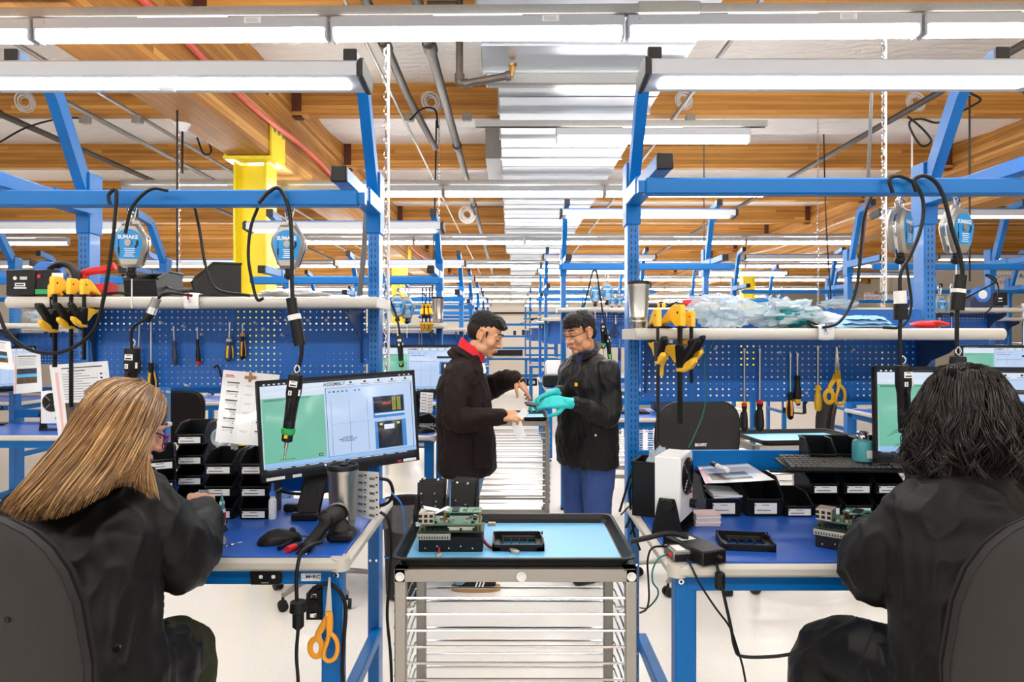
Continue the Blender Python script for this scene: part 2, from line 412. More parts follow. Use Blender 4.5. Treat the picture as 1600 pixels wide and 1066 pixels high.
# ---------- shell
mb=MB('floor'); mb.box((0,12,-.05),(28,36,.1)); struct(mb.build('floor'))
mb=MB('wall'); mb.box((0,29,2),(28,.2,4.2)); struct(mb.build('wall_back'))
mb=MB('wall'); mb.box((-13.9,12,2),(.2,34,4.2)); struct(mb.build('wall_left'))
mb=MB('wall'); mb.box((13.9,12,2),(.2,34,4.2)); struct(mb.build('wall_right'))
mb=MB('partition'); mb.box((10.35,12.6,1.5),(6.9,.14,3.0)); mb.box((6.95,12.52,1.5),(.12,.06,3.0),b=.01); mb.box((8.4,12.52,1.5),(.06,.04,3.0)); mb.box((9.6,12.52,1.5),(.06,.04,3.0)); struct(mb.build('wall_partition'))
PY=[2.43+1.97*k for k in range(-2,14)]
def ceil(u,v):
    x=-13.9+27.8*u; y=-2.0+31*v
    k=((y-PY[0])/1.97)%1.0
    s=math.sin(PI*k)
    return (x,y,3.90-.06*s+.03*noise.noise(V((x*.9,y*1.3,0)))*s+.022*noise.noise(V((x*3.1,y*2.2,5)))*s-.02*abs(noise.noise(V((x*1.6+y*1.1,y*2.6-x,2))))*s)
mb=MB('insul'); mb.grid(ceil,260,320); struct(mb.build('ceiling',ang=180))
mb=MB('wall'); mb.box((0,12,4.15),(28,34,.1)); struct(mb.build('roof'))
GX=(-2.22,5.58)
for gx,w in zip(GX,(.36,.36)):
    mb=MB('woody'); mb.box((gx,13.4,3.52),(w,30.8,.9)); struct(mb.build('ceiling_beam'))
spans=((-13.8,GX[0]-.18),(GX[0]+.18,GX[1]-.18),(GX[1]+.18,13.8))
for y in PY:
    for a,b in spans:
        mb=MB('woodx'); o=V(((a+b)/2,y,3.78)); L=b-a-.004
        mb.box((0,0,0),(L,.09,.36)); mb.box((0,-.005,-.165),(L,.105,.035))
        for sx in(-1,1): mb.box((sx*(L/2-.045),-.003,-.02),(.085,.102,.36),m='brown')
        p=mb.build('ceiling_beam'); p.location=o; struct(p)
# ---------- steel columns
def column(x,y,label):
    t=thing('steel_column',label,'column',(x,y,0),group=None)
    mb=MB('yellow'); zt=3.02
    for sx in(-1,1): mb.box((sx*.13,0,zt/2),(.022,.26,zt),b=.004)
    mb.box((0,0,zt/2),(.25,.016,zt)); mb.build('column_shaft',t)
    mb=MB('yellow'); mb.box((0,0,.01),(.42,.4,.02)); mb.build('base_plate',t)
    mb=MB('yellow'); mb.box((0,0,3.05),(.42,.36,.03),b=.004)
    for sx in(-1,1): mb.box((sx*.192,0,3.2),(.02,.34,.30),b=.003)
    for sx in(-1,1):
        for yy in(-.14,0,.14): mb.cyl((sx*.20,yy*.8,3.3),(sx*.215,yy*.8,3.3),.018,n=6,m='galv')
    mb.build('beam_saddle',t); return t
column(GX[0],5.9,'tall yellow steel column behind the left shelf carrying the timber beam')
column(GX[0],13.6,'yellow steel column far behind the first one, under the same beam')
column(GX[1],16.0,'yellow steel column in the far right bay under the right timber beam')
# ---------- air duct
t=thing('air_duct','large bare sheet metal air duct running along the ceiling','duct',(0,0,3.1))
def ductseg(x0,x1,y0,y1,z0,step,name):
    mb=MB('duct'); mb.box(((x0+x1)/2,(y0+y1)/2,z0+.24),(x1-x0,y1-y0,.48))
    n=max(2,int((y1-y0)/step))
    for i in range(n+1):
        y=y0+(y1-y0)*i/n
        mb.box(((x0+x1)/2,y,z0-.004+.24),(x1-x0+.03,.02,.5)); 
    for i in range(n):
        y=y0+(y1-y0)*(i+.5)/n; mb.box(((x0+x1)/2,y,z0-.003),(x1-x0,.006,.008))
    mb.build(name,t)
ductseg(-.18,1.06,-.5,2.6,0,.62,'duct_section'); ductseg(-.16,1.0,2.6,4.05,.02,.7,'duct_section'); ductseg(-.075,.955,4.12,12.6,0,.6,'duct_section'); ductseg(0,.62,12.7,27,.05,1.2,'duct_section')
mb=MB('galv'); mb.box((.45,4.085,.22),(1.2,.07,.56),b=.01); mb.build('flange',t)
mb=MB('galv'); mb.box((-.16,7.3,.3),(.16,1.7,.34)); mb.build('branch_box',t)
# ---------- strip light rows
def light_row(y,z,x0,x1,n,row,strut=None,tilt=0.0,tag_=True,sx0=None,sx1=None):
    # slotted channel with fixtures below; z = bottom of tubes
    a,b=(x0,x1) if strut is None else strut
    L=b-a; cx=(a+b)/2
    mb=MB('galv'); s=.04
    mb.box((0,0,.021),(L,s,.003)); mb.box((0,-s/2,0),(L,.003,s)); mb.box((0,s/2,0),(L,.003,s))
    if row==0: mb.box((.72-cx,0,.004),(.28,s+.012,s+.014),b=.003,m='alum')
    if row==0:
        for k in range(4): mb.cyl((.63-cx+k*.06,0,.02),(.63-cx+k*.06,0,.038),.01,n=6,m='galv')
    c=mb.build('channel_rail'); c.location=(cx,y,z+.155-.02); c.rotation_euler=(0,-tilt,0)
    tag(c,'grey steel channel rail holding the %s ceiling row of strip lights'%ROWN.get(row,ORD[min(row,11)]) if row<90 else 'short grey steel channel rail below the duct','rail')
    w=(x1-x0)/n
    for i in range(n):
        xx=x0+w*(i+.5); zz=z+math.tan(tilt)*(xx-cx)
        lab='white strip light, %s from the left in the %s ceiling row'%(ORD[i],ROWN.get(row,ORD[min(row,11)])) if row<90 else 'white strip light alone on the short rail below the duct'
        t=thing('strip_light',lab,'light',(xx,y,zz),group='ceiling strip lights',rot=(0,-tilt,0))
        mb=MB('lampwhite'); mb.box((0,0,.075),(w-.012,.075,.055),b=.006); mb.box((0,0,.112),(w*.3,.03,.02)); hs=mb.build('lamp_housing',t)
        if row in(0,):
            mb=MB('paper'); mb.box((.33,-.0385,.085),(.075,.002,.026)); lb=mb.build('rating_label',hs)
            mb=MB('inkgray')
            for q in range(5): mb.box((.33-.004*(q%2),-.040,.0935-.0045*q),(.06-.008*(q%2),.001,.0014))
            mb.build('label_print',lb)
            for sx in(-1,1): mb=MB('chrome'); mb.cyl((sx*(w/2-.06),-.04,.08),(sx*(w/2-.06),-.036,.08),.004,n=8); mb.build('screw',hs)
        mb=MB('upfill')
        for sy in(-1,1): mb.box((0,sy*.022,.1026),(w-.1,.014,.0006))  # glowing strips added on the unseen housing top to lift the ceiling
        mb.build('added_glow_strip',hs)
        mb=MB('lampemit' if row in(0,1,2,9,99) else 'lampemit3'); rs=[]
        for q in range(13):
            an=PI*q/12; rs.append((math.cos(an)*.034,-math.sin(an)*.044+.046))
        mb.rings([[(sx*(w/2-.02),p[0],p[1]) for p in rs] for sx in(-1,1)],True); mb.build('light_tube',t,fix=True)
        for sx in(-1,1): mb=MB('lampwhite'); mb.box((sx*(w/2-.014),0,.03),(.014,.07,.056),b=.004); mb.build('end_cap',t)
Z=2.888
light_row(3.1,Z-.004,-3.512,3.213,5,0,strut=(-3.6,3.4),tilt=.00625)
light_row(-.4,2.88,-6.2,6.2,4,9)
light_row(6.46,2.865,-3.7,2.42,4,1)
light_row(9.82,2.87,-3.0,5.0,5,2)
light_row(13.2,2.88,-7.6,7.6,5,3)
light_row(16.5,2.89,-8.5,8.5,5,4)
light_row(19.9,2.9,-9,9,4,5)
light_row(23.3,2.9,-9,9,4,6)
light_row(26.6,2.9,-9,9,4,7)
light_row(9.84,2.86,-9.2,-6.4,2,8)
light_row(4.62,2.845,.30,1.63,1,99,strut=(-.24,1.74))
# ---------- pipes, conduits, wires on the ceiling
def pipe(label,pts,r,m='pipe',joints=(),cat='pipe',name='ceiling_pipe',sub=1,n=10):
    mb=MB(m); o=V(pts[0]); mb.tube(pts,r,n=n,sub=sub)
    c=mb.build(name,None,off=o); c.location=o; tag(c,label,cat)
    for k,(p,q) in enumerate(joints):
        j=MB('pipe'); j.cyl(p,q,r*1.35,n=12); j.build('coupling',c,off=o)
    return c
pipe('dark sprinkler pipe running along the left ceiling bay below the joists',[(-4.6,1,3.54),(-4.6,27,3.54)],.03,joints=[((-4.6,6,3.54),(-4.6,6.1,3.54)),((-4.6,9,3.54),(-4.6,9.1,3.54))])
pipe('bare metal conduit along the left bay, left one of a pair',[(-3.82,1,3.55),(-3.82,27,3.55)],.024,'galv',name='conduit',cat='conduit')
pipe('bare metal conduit along the left bay, beside the timber beam',[(-3.4,1,3.55),(-3.4,27,3.55)],.018,'galv',name='conduit',cat='conduit')
pipe('thick dark pipe left of the duct, the one nearer the timber beam',[(-.86,1,3.52),(-.86,5.6,3.54),(-.80,7.2,3.54)],.032,joints=[((-.86,4.6,3.535),(-.86,4.72,3.535))])
pipe('thick dark pipe directly beside the left edge of the duct',[(-.52,1,3.4),(-.53,27,3.4)],.034,joints=[((-.52,4.3,3.4),(-.52,4.42,3.4)),((-.525,6.6,3.4),(-.525,6.72,3.4)),((-.525,9.6,3.4),(-.525,9.72,3.4))])
pipe('thin pale conduit between the dark pipes and the timber beam',[(-1.0,1,3.55),(-.95,27,3.55)],.013,'alum',name='conduit',cat='conduit')
pipe('dark conduit running along the right ceiling bay to the far lights',[(3.5,1,3.53),(3.5,20,3.53)],.028,'pipe',name='conduit',cat='conduit')
pipe('bare metal conduit in the right ceiling bay close to the duct',[(1.5,1,3.55),(1.5,20,3.55)],.018,'galv',name='conduit',cat='conduit')
pipe('long thin orange pipe crossing high on the far back wall',[(-6,28.7,3.05),(6,28.7,3.05)],.03,'orange')
pipe('long black pipe crossing the far back wall at head height',[(-3,28.6,2.55),(7,28.6,2.55)],.04,'black')
t=thing('plumbing_pipe','dark drain pipe with elbows and a brass valve beside the duct','pipe',(0,0,0))
mb=MB('pipe'); d=3.9; a=W(718,-30,d);b=W(718,122,d);c=W(722,131,d);e=W(796,118,d);f=W(800,108,d)
mb.tube([a,b],.021,n=12,sub=1); mb.tube([b,W(718,130,d),W(727,131,d),e],.021,n=12,sub=1); mb.cyl(W(718,116,d),W(718,126,d),.028); mb.cyl(W(724,132,d),W(732,130,d),.028); mb.cyl(W(790,119.5,d),W(797,118,d),.028)
mb.tube([W(668,8,d),W(690,8,d),W(712,8,d),W(722,22,d)],.024,n=10,sub=1); mb.build('pipe_run',t)
mb=MB('brass'); mb.cyl(W(798,120,d),W(801,102,d),.016,n=8); mb.cyl(W(801,104,d),W(801,100,d),.024,n=6); mb.build('valve',t)
cable('wire_bundle','bundle of red wires clipped along the side of the timber beam','wires',[(GX[0]+.22,y,3.34+.025*math.sin(y*2.1)) for y in [1+.5*i for i in range(38)]],.022,'cordred',sub=3)
cable('wire_bundle','white cable clipped along the side of the right timber beam','wires',[(GX[1]-.21,y,3.36+.04*math.sin(y*1.3)) for y in [1+.7*i for i in range(28)]],.014,'cordwhite',sub=3)
cable('wire_bundle','slack white cable strung along the joist above the near workbenches','wires',[(x,6.34,3.77+.012*math.sin(x*5)) for x in [-1.9+.3*i for i in range(24)]],.006,'cordwhite',sub=3)
cable('wire_bundle','thin red cable stapled along the joist above the near workbenches','wires',[(x,6.345,3.70+.008*math.sin(x*4)) for x in [-1.9+.3*i for i in range(24)]],.004,'cordred',sub=2)
def coil(x,y,d,r,label,m='cordwhite'):
    c=W(x,y,d); mb=MB(m)
    for k in range(7):
        rr=r*(1-.09*k)*random.uniform(.94,1.04); ph=random.uniform(0,.3)
        mb.tube([(rr*math.cos(a+ph)*(.95),-.012*(k%3),rr*math.sin(a)*random.uniform(.97,1.03)) for a in [2*PI*i/14 for i in range(14)]],.0065,n=6,sub=2,loop=True)
    mb.tube([(0,0,r),(.05,0,r*1.1),(.16,0,r*1.25)],.006,n=6)
    o=mb.build('cable_coil'); o.location=c; tag(o,label,'cable coil')
coil(40,160,6.33,.105,'coil of white cable on the joist at the far left')
coil(674,160,6.33,.1,'coil of white cable hanging on the joist between the pipes')
coil(1068,158,6.33,.088,'coil of white cable on the joist right of the duct')
coil(1430,160,6.33,.095,'coil of white cable on the joist above the right workbench')
coil(730,335,10.25,.13,'small coil of white cable on a farther joist left of the duct')
coil(1310,160,6.2,.02,'tiny roll of white cable left on the right hand joist') if False else None
def jbox(x,y,d,label):
    o=W(x,y,d); t=thing('junction_box',label,'box',o); mb=MB('galv'); mb.box((0,0,0),(.08,.05,.06),b=.006); mb.build('box',t); mb=MB('galv'); mb.box((0,-.03,0),(.084,.008,.064),b=.003); mb.build('cover',t)
jbox(134,188,5.9,'metal junction box on the left conduit of the left bay'); jbox(216,188,5.9,'metal junction box on the conduit beside the timber beam')
jbox(640,185,6.2,'metal junction box on the thin conduit between the pipes'); jbox(1078,186,6.2,'metal junction box on the conduit right of the duct'); jbox(730,184,6.25,'metal junction box on the joist beside the duct')
# white cone shaped wireless unit under the beam, chains and droppers
t=thing('ceiling_dome','white cone shaped wireless unit hanging under the timber beam','device',W(285,195,4.9))
mb=MB('white'); mb.lathe([(.02,-.05),(.03,-.04),(.075,.03),(.085,.04),(.08,.05),(0.001,.055)],n=20); mb.build('cone',t,fix=True)
mb=MB('black'); mb.cyl((0,0,-.35),(0,0,-.05),.008); mb.build('mast',t)
def chain(x,y0,y1,d,label,m='chrome',sc=1.0,white=False):
    a=W(x,y0,d); b=W(x,y1,d); L=a.z-b.z; t=thing('hanging_chain',label,'chain',b)
    mb=MB(m); n=int(L/(.034*sc)); base=MB(m)
    for i in range(n):
        z=L*i/n; an=PI/2*(i%2)+.4; ux,uy=math.cos(an),math.sin(an)
        mb.tube([(ux*c*.008*sc,uy*c*.008*sc,z+s*.021*sc) for c,s in((1,.5),(0,1),(-1,.5),(-1,-.5),(0,-1),(1,-.5))],.0028*sc,n=5,sub=1,loop=True)
    mb.build('chain_links',t)
    if white:
        mb=MB('cordwhite'); mb.cyl((.012,0,0),(.012,0,L),.006,n=8); mb.build('cord',t)
chain(603,70,700,3.2,'steel chain with white cord hanging beside the left workbench post',white=True)
chain(1380,55,470,3.4,'steel chain with white cord hanging above the right workbench shelf',white=True)
chain(686,150,480,6.6,'steel chain hanging between the pipes above the second left bench'); chain(1278,180,520,6.6,'steel chain hanging behind the right tool rail')
chain(280,145,480,5.2,'thin steel chain hanging left of the yellow column')
def dropper(x,y0,y1,d,r,m,label,dx=0):
    cable('drop_cord',label,'cord',[W(x,y0,d),W(x+dx*.3,(y0+y1)/2,d),W(x+dx,y1,d)],r,m)
dropper(1362,145,470,3.2,.008,'graytube','grey metal tube dropping down to the right workbench shelf',-25)
dropper(1515,150,440,4.2,.006,'black','black cord dropping straight down right of the right lamp arm')
dropper(277,145,480,4.6,.007,'black','black cord dropping straight down beside the yellow column')
dropper(683,60,470,7.2,.009,'black','black cord dropping down beside the pipes to the second left bench',-8)
dropper(572,310,462,3.4,.014,'graytube','grey tube leaning behind the left workbench post',-10)
dropper(1287,210,480,6.0,.006,'black','thin black cord dropping behind the right tool rail',12)
dropper(1100,150,470,7.6,.007,'graytube','grey cord dropping behind the right shelf tumbler')
dropper(1425,200,330,5.0,.006,'cordwhite','white cord dropping in front of the right timber beam')
for pts,lab in(([(0,222),(40,200),(90,186),(135,184)],'black cable sagging from the left pipe to the junction box'),([(640,188),(660,170),(680,172),(684,200)],'short black cable looping off the junction box between the pipes'),([(308,215),(318,240),(330,238),(326,220)],'short black cable loop under the timber beam')):
    cable('loose_cable',lab,'cable',[W(x,y,5.9) for x,y in pts],.008,'cord')
d=4.4; cable('loose_cable','black cable looping in the air beside the right lamp arm','cable',[W(x,y,d) for x,y in((1418,182),(1440,200),(1455,220),(1440,228),(1424,205),(1422,190),(1440,186),(1465,192),(1490,180),(1520,165),(1532,155),(1515,145))],.007,'cord')
# ---------- signs, far fittings
def sign(x,y,d,w,h,label,full=True):
    o=W(x,y,d); t=thing('hanging_sign',label,'sign',o); mb=MB('paper'); mb.box((0,0,0),(w,.02,h),b=.003); mb.build('sign_board',t)
    text('CUTTING',.07,'inkred',t,(-w*.3,-.013,.05),sx=1.2); text('WEIGHT',.07,'inkred',t,(-w*.3,-.013,-.035),sx=1.2)
    text('Assembly',.1,'ink',t,(w*.17,-.013,.06)); text('Line',.1,'ink',t,(w*.17,-.013,-.07))
sign(1374,463,12.3,.55,.145*1.0,'white hanging sign with red print beside the right chain')
sign(1596,438,10.0,.85,.26,'white hanging sign with red print at the right edge of the picture')
t=thing('wire_shelf_rack','chrome wire shelf rack standing before the cream partition at right','rack',W(1597,470,9.0)*1.0); t.location=(7.0,9.2,0)
for sx in(-.2,1.2):
    for sy in(-.2,.2): mb=MB('chrome'); mb.cyl((sx,sy,0),(sx,sy,1.98),.018,n=10); mb.build('post',t)
for z in(.3,.9,1.45,1.95):
    mb=MB('chrome')
    for sy in(-.2,.2): mb.cyl((-.2,sy,z),(1.2,sy,z),.008,n=6); mb.cyl((-.2,sy,z-.04),(1.2,sy,z-.04),.006,n=6)
    for k in range(24): mb.cyl((-.2+1.4*k/23,-.2,z+.004),(-.2+1.4*k/23,.2,z+.004),.003,n=5)
    for k in range(16):
        u=-.2+1.4*k/16; mb.cyl((u,-.2,z-.04),(u+.04375,-.2,z),.003,n=5); mb.cyl((u+.04375,-.2,z),(u+.0875,-.2,z-.04),.003,n=5)
    mb.build('wire_shelf',t)
# ---------- workbench: origin on the floor, x = middle, y = 0 at the front edge of the worktop (front faces -y)
def bench(label,loc,hw=.64,hp=.565,sz=1.672,sx0=None,sx1=None,pz=(1.336,1.665),rz=1.964,lz=2.305,near=True,rail=(.93,.99),py=.76,lx=(-.65,.65),panel=True,sy=.44):
    t=thing('workbench',label,'workbench',loc,group='blue assembly workbenches')
    DZ=.90
    mb=MB('matblue'); mb.box((0,.385,DZ-.004),(2*hw-.05,.70,.008),b=.003); top=mb.build('bench_mat',t)
    mb=MB('cream'); mb.box((0,.385,DZ-.021),(2*hw-.06,.70,.030))
    # rounded edging
    e=[(0,0),(.012,.002),(.020,.010),(.020,.026),(.012,.034),(0,.036)]
    def edge(p0,p1,nx,ny):
        mb.rings([[ (p[0]+nx*(q[0]),p[1]+ny*q[0],DZ-.036+q[1]-.001) for q in e] for p in(p0,p1)],True)
    a=hw-.02; f=.02
    c=.010
    edge((-a+c,f),(a-c,f),0,-1); edge((a,f+c),(a,.73),1,0); edge((-a,f+c),(-a,.73),-1,0); edge((-a+c,.73),(a-c,.73),0,1)
    for sx in(-1,1): mb.cyl((sx*(a-c),f+c,DZ-.037),(sx*(a-c),f+c,DZ-.001),.028,n=18)
    mb.build('worktop',t,fix=True)
    mb=MB('blue'); mb.box((0,.06,DZ-.062),(2*hw-.12,.03,.05),b=.003); mb.box((0,.055,DZ-.043),(2*hw-.12,.045,.012)); mb.box((0,.68,DZ-.062),(2*hp-.06,.03,.05))
    for sx in(-1,1): mb.box((sx*(hw-.06),.38,DZ-.062),(.03,.62,.05),b=.003)
    mb.build('apron',t)
    for sx in(-1,1):
        mb=MB('blue'); mb.box((sx*(hw-.06),.075,(DZ-.04)/2+.02),(.06,.055,DZ-.08),b=.005); lg=mb.build('leg',t)
        mb=MB('black'); mb.cyl((sx*(hw-.06),.075,0),(sx*(hw-.06),.075,.022),.022,n=12); mb.build('foot',lg)
        if near:
            mb=MB('chrome'); mb.cyl((sx*(hw-.045),.043,DZ-.06),(sx*(hw-.045),.05,DZ-.06),.008,.008,n=10); mb.cyl((sx*(hw-.045),.0425,DZ-.06),(sx*(hw-.045),.045,DZ-.06),.0042,n=6,m='black'); mb.build('bolt',lg)
        mb=MB('blue'); mb.box((sx*(hw-.065),.42,.37),(.04,.64,.045),b=.004); mb.build('side_rail',t)
    H=2.13
    for sx in(-1,1):
        mb=MB('slot'); mb.box((0,0,H/2+.01),(.045,.075,H-.02),b=.004); po=mb.build('post',t); po.location=(sx*hp,py,0)
        mb=MB('black'); mb.box((0,0,H+.003),(.047,.077,.01)); mb.build('post_cap',po); mb=MB('black'); mb.box((0,0,.01),(.05,.08,.02)); mb.build('foot',po)
        if near:
            for zz in(.66,.32):
                for dx in(-.012,.012): mb=MB('chrome'); mb.cyl((dx,-.04,zz),(dx,-.037,zz),.005,n=8); mb.build('bolt',po)
        mb=MB('blue'); mb.box((0,0,rz+.09),(.056,.088,.24),b=.004); mb.build('arm_sleeve',po)
    mb=MB('blue'); mb.box((0,.07,.37),(.01,.01,.01)) if False else None
    # lamp arms
    for sx in(-1,1):
        mb=MB('blue'); p=[V((sx*hp,py-.005,H-.06)),V((sx*hp,py-.20,lz+.105)),V((sx*hp,py-.23,lz+.13)),V((sx*hp,py-.41,lz+.160))]
        mb.tube(p,(.026,.018),n=4,sub=1,flat=(1,0,0)) if False else None
        w=.02;h=.026
        rs=[]
        for i,q in enumerate(p):
            tg=(p[min(i+1,3)]-p[max(i-1,0)]).normalized(); up=V((1,0,0)).cross(tg).normalized()
            rs.append([q+V((w,0,0))+up*h,q+V((-w,0,0))+up*h,q-V((w,0,0))-up*h,q+V((w,0,0))-up*h])
        mb.rings(rs,True); ar=mb.build('lamp_arm',t,fix=True,ang=20)
        mb=MB('charcoal'); mb.box(p[3]+V((0,-.006,0)),(.046,.016,.052),b=.003); mb.build('end_cap',ar)
    # lamp: sheet metal housing leaning back, lens facing the worker
    y0=.11; yc=y0
    prof=[(y0,lz+.045),(y0+.004,lz+.012+.018),(y0+.115,lz-.0),(y0+.145,lz+.004),(y0+.165,lz+.03),(y0+.15,lz+.085),(y0+.03,lz+.098),(y0+.006,lz+.09)]
    prof=[(y0,lz+.010),(y0+.12,lz),(y0+.138,lz+.012),(y0+.14,lz+.05),(y0+.02,lz+.062),(y0,lz+.05)]
    a,b=lx
    mb=MB('lampwhite'); mb.rings([[(x,p[0],p[1]) for p in prof] for x in(a+.012,b-.012)],True); lamp=mb.build('task_lamp',t,fix=True,ang=25)
    P0=V((0,prof[0][0],prof[0][1]));P1=V((0,prof[1][0],prof[1][1])); dn=(P1-P0); nv=V((0,-dn.z,dn.y)).normalized(); nv=nv if nv.z<0 else -nv
    mb=MB('lampemit2'); q0=P0+dn*.18+nv*.002; q1=P0+dn*.80+nv*.002; qm=P0+dn*.49+nv*.012
    mb.rings([[V((x,p.y,p.z)) for p in(q0,qm,q1,P0+dn*.49-nv*.004)] for x in(a+.05,b-.05)],True); mb.build('lens',lamp,fix=True)
    for x in(a,b):
        mb=MB('charcoal'); ip=[(p[0]-y0-.07,p[1]-lz-.03) for p in prof]
        T=Matrix.Translation((x-.008,y0+.07,lz+.03))@Matrix(((0,0,1,0),(1,0,0,0),(0,1,0,0),(0,0,0,1)))
        mb.prism([(u*1.12,v*1.16) for u,v in ip],.016,T,b=.003); mb.build('end_cap',lamp,fix=True)
    mb=MB('blue'); mb.box(((a+b)/2,y0+.09,lz+.069),(b-a-.06,.06,.014)); mb.build('mounting_bar',lamp)
    # tool rail arms and rail
    for sx in(-1,1):
        mb=MB('blue'); mb.box((sx*hp,py-.28,rz+.075),(.05,.56,.05),b=.004); mb.box((sx*hp,py-.13,rz+.075),(.06,.22,.062),b=.004); ra=mb.build('rail_arm',t)
        mb=MB('black'); mb.box((sx*hp,py-.565,rz+.075),(.05,.016,.05),b=.003); mb.build('end_cap',ra)
    mb=MB('blue'); mb.box((0,.21,rz),(2*hp+.12,.045,.05),b=.005); mb.box((0,.21,rz),(2*hp+.16,.03,.035),m='blue'); mb.build('tool_rail',t)
    # shelf
    s0,s1=(-.66,.63) if sx0 is None else (sx0,sx1)
    mb=MB('cream'); mb.box(((s0+s1)/2,sy+.155,sz-.018),(s1-s0-.01,.28,.028)); mb.rings([[(x,sy+.018+.0195*math.cos(q)*1.0,sz-.0195+.0195*math.sin(q)) for q in [2*PI*i/16 for i in range(16)]] for x in(s0,s1)],True)
    mb.box((s1-.003,sy+.15,sz-.0195),(.008,.28,.039),b=.002); mb.box((s0+.003,sy+.15,sz-.0195),(.008,.28,.039),b=.002); mb.build('shelf',t)
    for sx in(-1,1):
        mb=MB('blue_dark'); T=Matrix.Translation((sx*(hp-.045)-.002,py-.02,sz-.042))@Matrix(((0,0,1,0),(-1,0,0,0),(0,-1,0,0),(0,0,0,1)))
        pts=[(0,0),(.24,0),(.245,.02),(.20,.045),(.10,.075),(.045,.12),(.03,.2),(0,.2)]
        mb.prism(pts,.004,T); mb.build('shelf_bracket',t,fix=True)
    # pegboard
    if panel:
        z0,z1=pz; mb=MB('peg'); w=2*hp-.06; mb.quad((-w/2,0,-(z1-z0)/2),(w/2,0,-(z1-z0)/2),(w/2,0,(z1-z0)/2),(-w/2,0,(z1-z0)/2)); pb=mb.build('pegboard',t); pb.location=(0,py-.03,(z0+z1)/2)
        mb=MB('blue'); mb.box((0,.01,-(z1-z0)/2),(w,.022,.004)); mb.box((0,.01,(z1-z0)/2),(w,.022,.004)); mb.build('pegboard_flange',pb)
    a,b=rail; mb=MB('blue'); mb.box((0,py-.028,(a+b)/2),(2*hp-.05,.018,b-a),b=.002); mb.build('bin_rail',t)
    # control box and plate on the apron
    mb=MB('black'); mb.box((hw-.245,.036,DZ-.062),(.088,.018,.04),b=.003); cb=mb.build('height_control',t)
    for dx in(-.012,.024): mb=MB('white'); mb.box((hw-.245+dx,.0262,DZ-.058),(.011,.004,.010),b=.002); mb.build('button',cb)
    mb=MB('inkgray'); mb.box((hw-.245,.0265,DZ-.075),(.02,.001,.003)); mb.build('button_print',cb)
    mb=MB('lam'); mb.box((hw-.118,.042,DZ-.064),(.058,.004,.024),b=.002); lp=mb.build('logo_plate',t)
    if near: text('M•RC',.0135,'blue_dark',lp,(hw-.111,.0395,DZ-.063),sx=1.3,bold=.0004); text('asso',.007,'ink',lp,(hw-.139,.0395,DZ-.066))
    return t
Lc=-1.10; Rc=1.036
BL1=bench('near blue workbench on the left where the long-haired person sits',(Lc,1.92,0))
BR1=bench('near blue workbench on the right where the curly-haired person sits',(Rc,1.87,0),hw=.60,hp=.567,sz=1.56,sx0=-.614,sx1=.631,pz=(1.285,1.634),rz=1.99,lz=2.29,rail=(1.021,1.097),lx=(-.636,.56),sy=.41)
BL2=bench('second blue workbench along the left side of the aisle',(Lc,4.34,0),hw=.63,sz=1.63,rz=1.91,lz=2.23,pz=(1.33,1.56),near=False)
BR2=bench('second blue workbench along the right side of the aisle',(1.10,5.28,0),hw=.68,hp=.632,sz=1.78,sx0=-.70,sx1=.72,rz=2.10,lz=2.49,pz=(1.44,1.74),near=False,lx=(-.70,.70))
def far(src,loc,label): return dup(src,loc,0,label)
far(BL2,(-3.16,4.34,0),'blue workbench at the far left edge, in the next bay beside the second bench')
lb=['third','fourth','fifth','sixth','seventh']
for i,y in enumerate((6.6,8.35,10.4,12.6,15.2)): far(BL2,(Lc,y,0),'%s blue workbench along the left side of the aisle'%lb[i])
for i,y in enumerate((6.6,8.6,11.4)): far(BL2,(-3.16-.1*i,y,0),'blue workbench in the left bay beyond the column, %s one back'%ORD[i])
for i,y in enumerate((8.28,10.05,15.7,20.8)): far(BR2,(1.10,y,0),'%s blue workbench along the right side of the aisle'%lb[i])
far(BR2,(3.635,5.28,0),'blue workbench at the right edge with tape dispenser and wide monitor')
for i,y in enumerate((8.28,10.4)): far(BR2,(3.6,y,0),'blue workbench in the right bay, %s behind the tape dispenser bench'%ORD[i])
for i,y in enumerate((8.28,10.6)): far(BR2,(6.0,y,0),'blue workbench at the far right before the partition, %s one back'%ORD[i])
far(BL2,(-5.4,6.6,0),'blue workbench far out in the left bay near the wall')

lampL=[c for c in BL1.children if c.name.startswith('task_lamp')][0]; o_=W(262,131,2.07)-V((Lc,1.92,0))
mb=MB('lam'); mb.box(o_,(.052,.03,.048),b=.008); sw=mb.build('lamp_switch',lampL)
I4=Matrix.Identity(4)
XY2XZ=Matrix(((1,0,0,0),(0,0,-1,0),(0,1,0,0),(0,0,0,1)))      # local xy polygon -> standing in xz, extruded towards -y
YZ=Matrix(((0,0,1,0),(1,0,0,0),(0,1,0,0),(0,0,0,1)))          # polygon (y,z) extruded along x
def parts(t,*specs):
    for name,fn in specs:
        mb=MB(); r=fn(mb); mb.build(name,t,fix=True)
